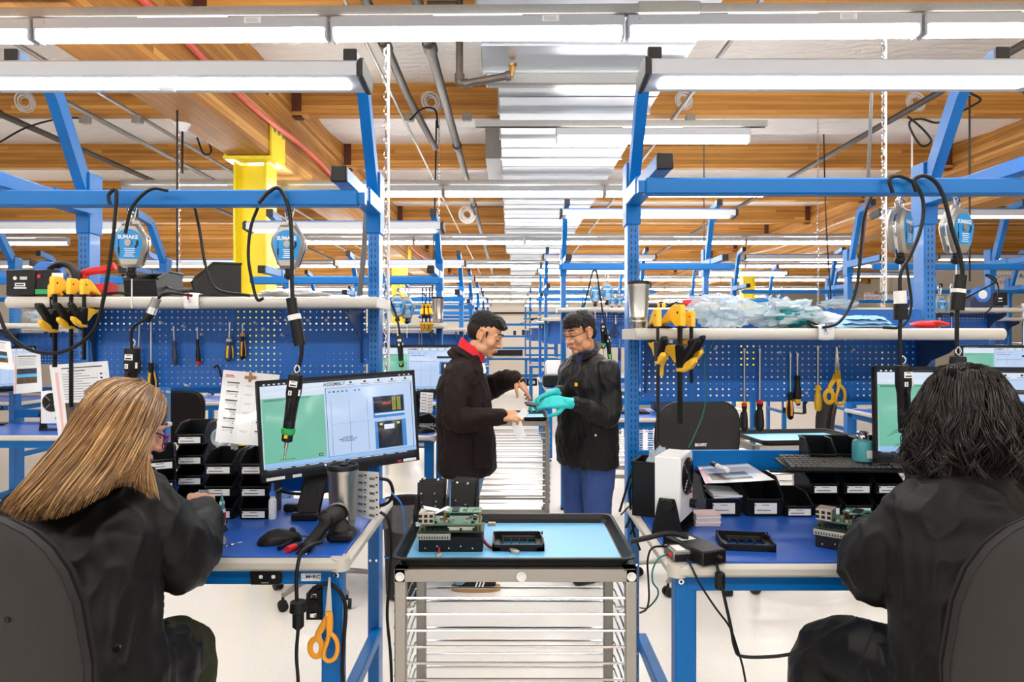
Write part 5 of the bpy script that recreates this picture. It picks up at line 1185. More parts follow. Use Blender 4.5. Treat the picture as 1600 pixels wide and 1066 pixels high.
def bracket(label,loc,rz=0):
    t=thing('drive_bracket',label,'bracket',loc,rz,'black slotted drive brackets'); w,d=.155,.11
    mb=MB('black'); 
    mb.box((0,.004,.010),(w,.008,.020),b=.001); mb.box((0,d-.004,.015),(w,.006,.030),b=.001); mb.box((-w/2+.012,d/2,.006),(.024,d,.012),b=.001); mb.box((w/2-.012,d/2,.006),(.024,d,.012),b=.001); mb.box((-w/2+.003,d/2,.012),(.006,d,.024),b=.001); mb.box((w/2-.003,d/2,.012),(.006,d,.024),b=.001); mb.box((0,.026,.004),(w,.03,.006)); mb.build('frame',t)
    mb=MB('charcoal')
    for k in range(5): mb.box((-.046+.025*k,d*.6,.010),(.003,.045,.012),b=.001)
    mb.box((0,d*.82,.014),(w*.66,.012,.012),b=.001); mb.build('divider_bars',t)
    for x,y in((w/2-.008,d-.01),(w/2-.005,.06),(-w/2+.006,d-.01)): mb=MB('chrome'); mb.cyl((x,y,.02),(x,y,.032),.004,n=8); mb.build('screw',t)
    return t
bracket('black slotted bracket lying on the mat of the near tray',T_(810,862))
def conn(label,pts,m,dd=None):
    P=[T_(x,y)+V((0,0,h)) for x,y,h in pts]; c=cable('wire_lead',label,'wire',P,.0028,m,sub=6); o=c.location
    e=P[-1]-o; f=(P[-1]-P[-2]).normalized(); mb=MB('tin'); mb.box(e+f*.012,(.026,.014,.012),b=.002,r=(0,0,math.atan2(f.y,f.x))); mb.build('plug',c); return c
conn('red wire lead with a white plug lying across the tray mat',[(750,850,.03),(765,856,.006),(785,858,.004),(798,862,.004)],'red'); conn('black wire lead twisted beside the red one in the tray',[(748,852,.03),(764,858,.006),(782,860,.004),(800,864,.004)],'cord'); conn('short black lead with a silver plug right of the circuit board stack',[(748,838,.05),(758,836,.045),(763,836,.04)],'cord'); conn('red wire hanging from the circuit board stack front to a round plug',[(687,850,.045),(687,860,.02),(686,867,.006)],'red')
# bin with a bag behind the cart
t=thing('waste_bin','dark waste bin with a grey liner behind the cart','waste bin',V((-.50,2.85,0)))
mb=MB('charcoal'); mb.lathe([(.11,0),(.13,.02),(.15,.60),(.155,.62),(.145,.62),(.12,.03),(.001,.03)],n=28); mb.build('bin_body',t,fix=True); mb=MB('baggray'); mb.grid(lambda u,v:((.158+.012*math.sin(9*2*PI*u)*v)*math.cos(2*PI*u),(.158+.012*math.sin(9*2*PI*u)*v)*math.sin(2*PI*u),.63-.17*v+.012*math.sin(5*2*PI*u)*v),60,6); mb.grid(lambda u,v:((.158-.03*v)*math.cos(-2*PI*u),(.158-.03*v)*math.sin(-2*PI*u),.63-.3*v),60,4); mb.build('liner',t)
t.location=(-.62,4.02,.0); t.scale=(.9,.9,.9)
# ================= right bench
ZD=.90
bigger=dict(w=.138,dp=.185,h=.125)
bin_('wide black parts bin with a folded packet on the right bench, left of two',Wz(1131,808,ZD),0,**bigger)
bin_('wide black parts bin under the paper sheet, right of two',Wz(1195,808,ZD)+V((.003,0,0)),0,**bigger)
bin_('tall black bin turned sideways beside the right post',V(((1058-CX)/F*2.42,2.40,.9)),R(66),w=.15,dp=.15,h=.19,lab=False,lipf=.42)
t=lumpy('parts_bag','crumpled clear bag of parts inside the tall sideways bin','bag',V(((1030-CX)/F*2.42,2.43,.99)),(.04,.03,.07),'bagclear',9,flat=False)
t=thing('paper_packet','folded white and blue packet lying in the wide left bin','packet',Wz(1131,790,.955)+V((0,.07,0))); t.location=V(((1131-CX)/F*2.42,2.44,.945))
mb=MB('paper'); mb.box((0,0,.032),(.10,.12,.006),r=(.05,.06,0)); mb.box((.003,0,.024),(.10,.12,.006),r=(.0,-.05,0)); mb.build('sheets',t); mb=MB('cordblue'); mb.box((.008,0,.010),(.088,.12,.022),b=.006); mb.build('pack',t)
D2=2.385
for r,row in((0,((1247,'lowest row, leftmost'),(1294,'lowest row, second from the wide bins'),(1343,'lowest row, third from the wide bins'),(1391,'lowest row, nearest the curly hair'))),(1,((1290,'upper row, below the left half of the keyboard'),(1341,'upper row, below the middle of the keyboard'),(1391,'upper row, below the right half of the keyboard')))):
    for x,lab in row: bin_('small black bin of the right bench, '+lab,V(((x-CX)/F*D2,D2-(.012 if r==0 and x==1247 else 0),ZD+.0765*r)),0,w=.107)
for x,lab in((1287,'left'),(1328,'middle'),(1378,'right')): bin_('black parts bin hooked on the blue rail behind the keyboard, %s one'%lab,V(((x-CX)/F*2.46,2.462,1.055)),R(-6),w=.10,dp=.13,h=.098,lab=False)
keyboard('black keyboard resting on the bins of the right bench',V(((1237-CX)/F*2.34+.22,2.36,1.056)),(R(7),0,R(-2)))
# paper with a picture and a marker on the bins
pt=sheet('printed_page','printed page with a factory photograph lying on the wide bins','paper',[V(((1094-CX)/F*2.56,2.60,1.036)),V(((1166-CX)/F*2.6,2.62,1.05)),V(((1213-CX)/F*2.36,2.375,1.03)),V(((1104-CX)/F*2.34,2.355,1.022))],[(.02,.02,.08,.98,'inkpink',.0004)]+[(.15,.05+.05*k,.9,.06+.05*k,'inkgray') for k in range(8)]+[(.12,.48,.75,.85,'photo1',.0014),(.2,.5,.75,.62,'photo2',.0018),(.35,.68,.85,.74,'sky',.0022)],m='lam')
t=thing('marker_pen','black and white marker lying on the printed page','pen',V(((1117-CX)/F*2.5,2.53,1.058))); mb=MB('black'); mb.cyl((0,0,0),(.008,-.03,-.002),.010,n=12); mb.build('cap',t); mb=MB('white'); mb.cyl((.008,-.03,-.002),(.026,-.098,-.006),.009,n=12); mb.build('barrel',t)
# ioniser blower seen from its side
blower('white ionizer fan on a black stand at the left end of the right bench',Wz(1053,832,ZD)+V((0.01,.04,0)),R(62)).scale=(1.08,1.12,.94)
t=thing('note_stack','stack of pink topped note pads beside the white fan','notes',Wz(1106,823,ZD)+V((0,.03,0)))
for k in range(5): mb=MB('pinkpaper' if k%2==0 else 'paper'); mb.box((.002*(k%2),0,.004+.0085*k),(.084,.06,.0075),b=.001,r=(0,0,.02*k)); mb.build('note_pad',t)
t=thing('power_brick','black power brick near the front edge of the right bench','adapter',Wz(1117,884,ZD)+V((0,0,0)),R(22)); mb=MB('black'); mb.box((0,.095,.021),(.082,.19,.040),b=.004); b=mb.build('casing',t); mb=MB('paper'); mb.box((-.004,.125,.0412),(.05,.03,.0008)); mb.box((-.01,.17,.0412),(.03,.014,.0008)); mb.build('rating_label',b); mb=MB('cord'); mb.lathe([(.008,0),(.007,.012),(.005,.02)],n=10,T=Matrix.Translation((.01,-.001,.022))@Matrix.Rotation(R(90),4,'X')); mb.build('strain_relief',t)
t=thing('sensor_box','small grey monitor box with cables on the right bench','device',Wz(1070,878,ZD),R(10)); mb=MB('galv'); mb.box((0,.035,.016),(.066,.07,.03),b=.003); b=mb.build('casing',t); mb=MB('paper'); mb.box((-.008,.03,.0312),(.028,.05,.0006)); mb.build('label',b); mb=MB('black'); mb.box((.0,.06,.0312),(.055,.012,.0008)); mb.box((0,-.0005,.012),(.06,.002,.018)); mb.build('face',b); mb=MB('red'); mb.cyl((-.034,.015,.016),(-.042,.015,.016),.006,n=10); mb.build('jack',b)
bracket('black slotted bracket lying on the right bench before the bins',Wz(1170,862,ZD),R(-8))
assembly('green circuit board stack before the curly-haired person',Wz(1320,864,ZD)+V((.015,0,0)),R(-38),full=False)
lumpy('cleaning_cloth','scrap of pale blue cloth behind the right circuit board','cloth',V(((1357-CX)/F*2.2,2.2,.9)),(.03,.02,.02),'bluecloth',14)
t=thing('dispenser_bottle','turquoise bottle with silver pump lid behind the keyboard','bottle',V(((1341-CX)/F*2.45,2.42,1.09)))
mb=MB('bottle'); mb.lathe([(.036,0),(.038,.004),(.038,.065),(.034,.078),(.02,.084),(.001,.085)],n=26); mb.build('bottle',t,fix=True); mb=MB('chrome'); mb.lathe([(.020,.083),(.022,.088),(.022,.098),(.019,.103),(.021,.106),(.021,.112),(.012,.117),(.001,.118)],n=22); mb.build('pump_lid',t,fix=True); mb=MB('paper'); mb.box((.012,-.0375,.03),(.03,.002,.03)); mb.build('label',t)
t.scale=(.92,.92,.9)
syringe('red syringe with green needle standing right of the turquoise bottle',V(((1364-CX)/F*2.44,2.40,1.105)),h=.045)
# shelf on the right
zr=1.56
tumbler('steel travel mug standing on the left end of the right shelf',onsh(998,2.36,zr),h=.165,r=.0385)
t=lumpy('plastic_bag','clear crumpled plastic bag of parts on the right shelf','bag',onsh(1133,2.45,zr+.001),(.115,.085,.115),'bagclear',21,amp=.5); 
t=lumpy('cloth_bag','clear bag holding teal gloves on the right shelf','bag',onsh(1230,2.44,zr+.001),(.12,.08,.10),'bagclear',25,amp=.5); mb=MB('tealcloth'); 
b=lumpy('gloves','folded teal gloves inside the clear bag on the right shelf','gloves',onsh(1236,2.41,zr+.004),(.075,.05,.07),'tealcloth',31)
t=lumpy('plastic_bag','white plastic bag lying flat behind the teal gloves on the shelf','bag',onsh(1285,2.5,zr+.001),(.09,.07,.06),'bagwhite',27)
t=thing('cleaning_cloth','folded pale blue cloth on the right shelf','cloth',onsh(1345,2.4,zr))
for k in range(3): mb=MB('bluecloth'); mb.grid(lambda u,v,k=k:((.11-.012*k)*math.copysign(abs(math.cos(2*PI*u))**.6,math.cos(2*PI*u))*(1 if v<1 else 1)*1.0+.012*noise.noise(V((u*9,k,3))),.045*math.sin(2*PI*u),.002+.012*k+.018*math.sin(PI*v)*.9+.003*noise.noise(V((u*6,v*3,k)))) if False else ((.105-.02*k)*(2*u-1)+.004*noise.noise(V((u*5,v*5,k))),.06*(2*v-1),.003+.014*k+.014*math.sqrt(max(0,1-(2*v-1)**4))*math.sqrt(max(0,1-(2*u-1)**6))+.004*noise.noise(V((u*7,v*5,k+.5)))),20,10); mb.build('fold',t,ang=180)
t=thing('red_pouch','red soft pouch lying on the right shelf','pouch',onsh(1447,2.36,zr)); mb=MB('red'); mb.grid(lambda u,v:(.055*math.cos(2*PI*u)*math.sin(PI*v)+(.0),.035*math.sin(2*PI*u)*math.sin(PI*v),.014-.013*math.cos(PI*v)+.002*noise.noise(V((u*8,v*5,1)))),24,10); mb.build('body',t,ang=60); mb=MB('red'); mb.box((.035,-.012,.018),(.05,.06,.012),b=.005,r=(0,.2,0)); mb.build('flap',t)
cable('loose_cable','grey wire lying along the right shelf to the white clip','cable',PX([(1278,508),(1262,502),(1270,512),(1290,516),(1340,513),(1395,513)],2.33),.004,'cord')
cable('loose_cable','thin green wire hanging down before the right pegboard','cable',PX([(1115,530),(1108,545),(1100,562),(1101,585),(1105,610),(1100,640),(1092,665),(1076,700)],2.5),.0026,'cordgreen')
clamp('yellow bar clamp on the right shelf, leftmost with a very long bar',W(1026,513,2.265),R(6),L=.40,s=.95)
clamp('largest yellow bar clamp in the middle of the right shelf trio',W(1058,513,2.26),R(28),L=.28,s=1.15)
clamp('small yellow bar clamp rightmost of the right shelf trio',W(1077,513,2.268),R(24),L=.22,s=.85)
t=thing('pliers','pliers with yellow and black handles hanging behind the largest right clamp','pliers',W(1048,545,2.5)); 
for sx,nm in((-1,0),(1,1)): mb=MB('clampyel'); mb.tube([(0,0,.02),(sx*.012,0,-.02),(sx*.03,0,-.06),(sx*.034,0,-.10)],[(.004,.007)]*4,n=8,flat=(0,1,0)); mb.build('handle',t)
mb=MB('steel'); mb.box((0,0,.035),(.016,.008,.04),b=.002); mb.build('jaw',t)
dr=2.59
S('long screwdriver with black and grey grip and red collar, leftmost on the right pegboard',W(1163,545,dr),Ls=.21,Lh=.108,r=.0135,hm='black',collar='red',panel='charcoal')
S('long screwdriver with black and grey grip and red collar, second on the right pegboard',W(1187,545,dr),Ls=.20,Lh=.118,r=.0165,hm='black',collar='red',panel='charcoal')
S('yellow and black screwdriver with long handle on the right pegboard',W(1235,553,dr),Ls=.146,Lh=.105,r=.0125,hm='black',panel='orange')
S('stubby all black screwdriver with yellow end on the right pegboard',W(1246,552,dr),Ls=.085,Lh=.105,r=.0145,hm='black',cap='clampyel')
S('screwdriver with clear amber handle on the right pegboard',W(1278,541,dr),Ls=.148,Lh=.10,r=.014,hm='amber')
scissors('black bladed scissors with yellow handles hanging on the right pegboard',W(1307,542,dr),(0,R(-2),0),s=.90,hm='clampyel')
# cables of the right bench
def loose(label,pts,d,r=.005,m='cord'): return cable('loose_cable',label,'cable',PX(pts,d),r,m)
loose('thick black cable running from the aisle to the power brick',[(985,846),(1010,841),(1040,834),(1060,835),(1074,842)],1.98,.008)
loose('black cable from the power brick with a ferrite lump, hanging to the seat',[(1112,868,1.9),(1119,880,1.87),(1124,900,1.85),(1132,935,1.83),(1142,980,1.83),(1148,1012,1.83),(1160,1026,1.83),(1210,1026,1.8),(1250,1018,1.78),(1275,1000,1.75),(1300,985,1.72),(1340,966,1.68)],1.85,.0045)
t=thing('ferrite_lump','black ferrite lump on the hanging power brick cable','cable part',W(1125,908,1.85)); mb=MB('black'); mb.lathe([(.009,.024),(.014,.02),(.014,-.02),(.009,-.024)],n=14); mb.build('core',t,fix=True)
loose('thin black cord hanging from the small grey box down the bench front',[(1073,872,1.9),(1080,885,1.87),(1095,915,1.85),(1118,950,1.85),(1140,980,1.85),(1151,1010,1.85),(1160,1040,1.85),(1165,1066,1.85)],1.85,.003)
loose('black cord looping from the small grey box over the left bench end',[(1045,854,1.95),(1020,856,1.92),(1012,875,1.92),(1013,905,1.92),(1014,935,1.95),(1010,952,2.0),(1000,958,2.05)],1.9,.003)
loose('thin green cord looping from the small grey box over the left bench end',[(1046,866,1.94),(1030,872,1.9),(1020,890,1.9),(1020,910,1.9),(1028,922,1.92),(1026,935,1.95),(1012,950,2.0),(1000,950,2.05)],1.9,.0025,'cordgreen')
for k,pts in enumerate((((1003,738),(994,732),(984,745),(977,770),(968,800)),((1006,740),(1007,760),(1010,775),(1022,782),(1034,770)),((1030,782),(1005,790),(990,800),(978,825)),((1030,786),(1010,795),(998,810),(985,835)),((1025,780),(1000,782),(985,790),(970,805)),((1000,735),(985,760),(985,790),(990,830),(1000,860)))):
    loose(('black cable looping from the post socket towards the aisle','black cable dropping from the post socket to the bench','black cable arching over the bench corner, upper one','black cable arching over the bench corner, lower one','thin black cable lying across the bench corner by the post','black cable dropping behind the bench corner to the floor')[k],pts,2.5 if k!=1 else 2.55,.0045 if k!=4 else .003)
t=thing('post_socket','black plug socket clipped on the right bench post','socket',W(1001,742,2.6)); mb=MB('black'); mb.box((0,0,0),(.026,.03,.05),b=.004); mb.build('socket_body',t); mb=MB('blue'); mb.box((.022,.0,.0),(.01,.04,.11),b=.003); mb.build('bracket_plate',t)
monitor('monitor behind the curly-haired person on the right bench',W(1502,650,2.32),(R(-2),0,R(-9)),w=.555,h=.335,kind=1,stand=.36)
# ================= chairs
chair('black shop chair at the left edge holding the long-haired person',(-.965,1.50,0),R(-14),seat=.57,back=.60,bw=.50,lean=.13)
chair('black shop chair at the right edge holding the curly-haired person',(1.03,1.50,0),R(13),seat=.555,back=.62,bw=.56,lean=.12)
chair('empty black shop chair with white lettering behind the right bench',(1.10,4.25,0),R(2),seat=.60,back=.50,bw=.50,logo='BIOFIT')
chair('empty black shop chair under the second left bench',(-1.12,4.05,0),R(150),seat=.48,back=.40)
chair('black shop chair seen sideways at the cart behind the right bench',(2.22,5.3,0),R(75),seat=.60,back=.45)
chair('empty black shop chair in the left bay behind the bins',(-2.78,5.4,0),R(175),seat=.60,back=.42,bw=.46)
# carts further back
c2,tr2,to2=cart('wire runner cart standing behind the two men in the aisle',(-.04,5.2,0),'black tray on the cart behind the two men',detail=False)
mb=MB('matsky'); mb.box((0,0,0),(.62,.42,.0016)); o=mb.build('tray_mat'); o.location=to2+V((0,0,.0058)); tag(o,'pale blue mat in the tray behind the two men','mat')
c3=dup(c2,(1.78,4.05,0),R(6),'wire runner cart standing behind the right pegboard tools'); tr3=dup(tr2,(1.80,4.28,to2.z),R(6),'black tray on the cart behind the right pegboard tools')
o2=o.copy(); COL.objects.link(o2); o2.location=(1.80,4.28,to2.z+.006); o2.rotation_euler=(0,0,R(6)); o2['label']='pale blue mat in the tray behind the right pegboard tools'
dup(c2,(1.25,6.5,0),R(-4),'wire runner cart far back behind the empty lettered chair')
dup(c2,(2.85,4.2,0),R(30),'wire runner cart turned askew behind the curly-haired person bins')
# ================= second row things
TU=[o_ for o_ in COL.objects if o_.name=='travel_mug'][0]; CL=[o_ for o_ in COL.objects if o_.name=='bar_clamp'][0]; BA=[o_ for o_ in COL.objects if o_.name=='tool_balancer'][0]; DRV=[o_ for o_ in COL.objects if o_.name=='electric_screwdriver'][0]; MO=[o_ for o_ in COL.objects if o_.name=='mouse'][0]; KB=[o_ for o_ in COL.objects if o_.name=='keyboard'][0]; BN=[o_ for o_ in COL.objects if o_.name=='parts_bin'][0]; AS=[o_ for o_ in COL.objects if o_.name=='circuit_assembly'][0]
def bal(x,y,d,lab,rz=.1): return dup(BA,W(x,y,d),rz,lab)
bal(621,446,4.55,'tool balancer on the second left rail, left of a pair'); bal(636,450,4.62,'tool balancer on the second left rail, right of a pair')
bal(930,432,5.5,'tool balancer on the second right rail, left of a pair above the glasses'); bal(948,430,5.55,'tool balancer on the second right rail, right of a pair above the glasses')
bal(1468,449,5.5,'tool balancer behind the right shelf, left of a pair by the wide monitor'); bal(1487,448,5.55,'tool balancer behind the right shelf, right of a pair by the wide monitor')
bal(1208,452,8.5,'distant tool balancer in the right bay, left of a pair'); bal(1221,452,8.5,'distant tool balancer in the right bay, right of a pair')
bal(956,452,8.3,'distant tool balancer behind the second right bench, left of a pair'); bal(967,452,8.35,'distant tool balancer behind the second right bench, right of a pair')
for k,(x,y,d) in enumerate(((925,560,5.55),(942,555,5.5),(949,572,5.5))): dup(DRV,W(x,y-50,d),None,('electric screwdriver hanging behind the man in glasses, left one','electric screwdriver hanging behind the man in glasses, middle one','electric screwdriver hanging behind the man in glasses, right one')[k],rot=(0,R(4-5*k),0))
dup(DRV,W(624,525,4.5),None,'electric screwdriver hanging before the second left pegboard',rot=(0,R(-4),0))
hose('black cable hanging from the balancer pair to the second left driver',[(610,470),(618,490),(622,505),(625,525)],4.5,.010)
hose('black cable looped over the second right rail above the glasses',[(912,480),(920,450),(926,425),(932,425),(936,450),(942,490),(950,530)],5.45,.009)
hose('black cable looping beside the tape dispenser of the right bay',[(1500,470),(1530,455),(1556,440),(1550,432),(1540,430),(1559,445),(1556,470),(1535,492),(1500,494)],5.4,.008)
for k,x in enumerate((660,666,672)): dup(CL,W(x,503,4.76),R(170-8*k),'yellow bar clamp upside down on the second left shelf, %s of three'%('left','middle','right')[k],rot=(R(180),0,R(10*k)))
dup(TU,V(((684-CX)/F*4.95,4.95,1.63)),0,'steel travel mug on the second left shelf by the post',scale=.9)
monitor('monitor with assembly instructions on the second left bench',W(651,578,4.55),(0,0,R(7)),w=.56,h=.335,kind=1,stand=.4)
monitor('wide monitor with a yellow title bar at the right edge behind the bench',W(1566,573,5.45),(0,0,R(-4)),w=.62,h=.34,kind=1,stand=.4)
o_=MB('clampyel'); 
z9=.90
dup(MO,V(((654-CX)/F*4.55,4.45,z9)),R(-60),'black computer mouse on the second left bench'); dup(KB,V(((668-CX)/F*4.75-.03,4.62,z9)),R(0),'black keyboard on the second left bench',rot=(0,0,0))
dup(KB,V((.92,5.55,z9)),0,'black keyboard on the second right bench',rot=(0,0,0)); dup(MO,V((.74,5.42,z9)),R(-50),'black computer mouse on the second right bench')
t=thing('speaker','black cylinder cup with lid on the second left bench','cup',V(((634-CX)/F*4.8,4.75,z9))); mb=MB('black'); mb.lathe([(.034,0),(.036,.1),(.046,.15),(.046,.19),(.03,.2),(.001,.2)],n=22); mb.build('body',t,fix=True); t.name='travel_cup'
card('white card of bar codes below the second left monitor',[(657,613),(677,614),(676,645),(656,644)],4.5)
bin_('black parts bin on the second left bench under the monitor',V(((640-CX)/F*4.9,4.95,z9)),0,w=.2,dp=.2,h=.14)
t=thing('stapler','black tape holder beside the second left keyboard','tool',V(((662-CX)/F*4.9,4.88,z9))); mb=MB('black'); mb.prism([(-.1,0),(.1,0),(.1,.05),(.05,.09),(-.06,.06),(-.1,.05)],.06,XY2XZ,b=.008); mb.build('body',t,fix=True)
# blower, bins and pages of the left bay
blower('white ionizer fan on the far left bench',V((-3.1,4.62,z9)),R(4))
for k in range(2): bin_('black parts bin heaped with white parts, %s on the far left bench'%('left one','right one')[k],V((-2.92+.12*k,4.6,z9)),0,w=.11)
for k in range(2): lumpy('parts_bag','white parts heaped in the far left bin, %s one'%('left','right')[k],'parts',V((-2.92+.12*k,4.68,z9+.04)),(.05,.05,.05),'bagwhite',40+k)
t=thing('metal_ring','silver metal ring plate lying on the far left bench','part',V((-2.78,4.5,z9))); mb=MB('steel'); mb.tube([(.075*math.cos(a),.075*math.sin(a),.012) for a in [2*PI*i/20 for i in range(20)]],[(.02,.008)]*20,n=8,loop=True,sub=2,flat=(0,0,1)); mb.build('ring',t)
L3=[(.05,.0,.1,1,'inkpink',.0006),(.15,.06,.85,.08,'ink')]+[(.15,.12+.04*k,.8,.128+.04*k,'inkgray') for k in range(5)]+[(.12,.38,.85,.76,'photo1',.0016),(.2,.4,.8,.5,'photo2',.002),(.12,.52,.85,.6,'sky',.0024)]
sheet('instruction_sheet','laminated page with a photograph hanging over the far left bench','paper',PX([(22,553),(63,552),(66,612),(21,616)],4.7),L3)
sheet('instruction_sheet','laminated page with a photograph cut by the left picture edge','paper',PX([(-30,528),(16,534),(22,578),(-26,575)],4.5),L3)
monitor('dark monitor seen edge-on at the far left picture edge',W(-6,577,4.75),(0,0,R(60)),w=.5,h=.32,kind=1,stand=.4,detail=False)
lumpy('plastic_bag','clear bag with pale green cloth on the far left shelf','bag',V((-3.33,4.95,1.63)),(.2,.1,.11),'bagclear',51); lumpy('cleaning_cloth','dark cloth bundle on the far left shelf','cloth',V((-3.1,4.9,1.63)),(.1,.08,.06),'navy',52)
t=tape_dispenser('navy tape dispenser with blue roll on the shelf behind the right bench',V(((1538-CX)/F*5.8,5.82,1.78)),R(0))
lumpy('cleaning_cloth','crumpled pale cloth on the far right shelf behind the sign chain','cloth',V((2.85,5.9,1.78)),(.16,.09,.08),'bagclear',61); lumpy('cleaning_cloth','blue cloth bundle on the shelf behind the teal gloves','cloth',V((2.55,5.95,1.78)),(.08,.06,.08),'bluecloth',62)
t=thing('heat_gun','red power tool lying on the second right shelf','tool',V((1.62,5.85,1.78))); mb=MB('red'); mb.limb([(-.12,0,.04),(.0,0,.045),(.10,0,.04)],[.03,.036,.03],n=14); mb.build('body',t); mb=MB('black'); mb.tube([(-.12,0,.04),(-.17,0,.03),(-.23,.02,.02),(-.3,.0,.01)],.010,n=8); mb.build('cord',t)
t=thing('torch','grey hand torch with an orange ring on the second right shelf','torch',V((1.22,5.85,1.80))); mb=MB('charcoal'); mb.cyl((-.11,0,0),(.08,0,0),.022,n=14); mb.build('barrel',t); mb=MB('orange'); mb.cyl((.04,0,0),(.06,0,0),.024,n=14); mb.build('ring',t); mb=MB('clampyel'); mb.cyl((.08,0,0),(.11,0,0),.026,n=14); mb.build('head',t)
cable('loose_cable','black cable heaped on the second right shelf by the red tool','cable',[V((1.25+.06*k,5.88+.03*math.sin(k*2),1.80+.035*abs(math.sin(k*1.7)))) for k in range(7)],.008,'cord')
for k,(x,d) in enumerate(((1118,5.75),(1190,8.5),(1200,8.5),(1150,8.6))): dup(CL,V(((x-CX)/F*d,d,1.785)),R(30*k),'distant yellow clamp on a shelf behind the clear plastic bag, %s from left'%ORD[(0,2,3,1)[k]])
dup(CL,W(838,497,8.55),R(80),'distant yellow clamp on the third shelf beside the man in glasses',rot=(0,R(70),0))
# tools hung on the second pegboards
for k,x in enumerate((655,659)): S('thin screwdriver hanging on the second left pegboard, %s one'%('left','right')[k],W(x,517,5.04),Ls=.14,Lh=.09,hm='black')
for k,x in enumerate((968,)): S('navy handled screwdriver hanging on the second right pegboard',W(x,530,5.98),Ls=.08,Lh=.11,hm='navy')
scissors('small wire cutter with blue handles on the second right pegboard',W(962,492,5.98),(0,0,0),s=.8,hm='navy')
# machines on distant benches
t=thing('label_printer','white label printer on a distant bench behind the teal gloves','printer',V((.55,8.7,z9))); mb=MB('white'); mb.box((0,0,.22),(.22,.22,.2),b=.02,r=(-.25,0,0)); mb.build('cover',t); mb=MB('black'); mb.box((0,-.02,.07),(.28,.28,.14),b=.015); mb.build('body',t)
def boxy(label,loc,m,w,d,h): 
    t=thing('storage_box',label,'box',loc); mb=MB(m); mb.box((0,0,h/2),(w,d,h*.86),b=.01); mb.build('box',t); mb=MB(m); mb.box((0,0,h*.94),(w+.012,d+.012,h*.12),b=.006); mb.build('lid',t)
boxy('dark storage box on the third right bench by the post',V((.95,8.9,z9)),'black',.35,.3,.25); boxy('navy storage box on the second right bench behind the lettered chair',V((1.28,5.75,z9)),'navy',.16,.16,.14); boxy('white flat box on the second right bench',V((1.65,5.6,z9)),'white',.42,.3,.05)
boxy('black box far out on the left bay bench',V((-2.6,6.95,z9)),'black',.3,.25,.18); boxy('grey box on the third left bench',V((-.9,7.0,z9)),'charcoal',.3,.25,.2)
blower('white ionizer fan far back on the right bay bench',V((2.35,5.62,z9)),R(-40)); 
# blue rack of trays on the far wall
t=thing('storage_rack','blue frame rack with black trays at the end of the aisle','rack',V((-.25,17.0,0)))
for sx in(-.6,1.4):
    for sy in(0,.5): mb=MB('blue'); mb.box((sx,sy,.95),(.06,.06,1.9)); mb.build('post',t)
for z in(.55,.98,1.25,1.55,1.85): mb=MB('blue'); mb.box((.4,0,z),(2.0,.05,.05)); mb.box((.4,.5,z),(2.0,.05,.05)); mb.build('beam',t)
for z in(.9,): mb=MB('cream'); mb.box((.4,.25,z+.12),(2.05,.6,.03)); mb.build('deck',t)
for k in range(6): 
    mb=MB('black'); mb.box((-.42+.3*k,.2,.40),(.26,.4,.18),b=.01); b=mb.build('tray',t); mb=MB('paper'); mb.box((-.42+.3*k,-.002,.40),(.16,.004,.07)); mb.build('tray_label',b)
boxy('black equipment case on the rack at the end of the aisle',V((-.1,17.2,1.05)),'black',.8,.4,.16)
for k in range(5): boxy(('small black bottle','grey block','small white box','black block','dark cup')[k]+' on the upper beam of the rack at the aisle end',V((.1+.22*k,17.25,1.575)),('black','charcoal','white','black','navy')[k],.07,.07,.12+.02*k)
def frame(f,u=V((0,0,1))):
    f=V(f).normalized(); x=f.cross(V(u)).normalized(); z=x.cross(f)
    return Matrix((x,f,z)).transposed()          # columns: right, forward, up
def loft(mb,secs,ax=None,n=26,m=None):           # sections (x,y,z,hx,hy); ax = 2x2 heading
    rs=[]
    for x,y,z,hx,hy in secs:
        r=[]
        for i in range(n):
            a=2*PI*i/n; c=math.copysign(abs(math.cos(a))**.85,math.cos(a))*hx; s_=math.copysign(abs(math.sin(a))**.85,math.sin(a))*hy
            if ax: c,s_=c*ax[0][0]+s_*ax[1][0],c*ax[0][1]+s_*ax[1][1]
            r.append((x+c,y+s_,z))
        rs.append(r)
    return mb.rings(rs,True,m)
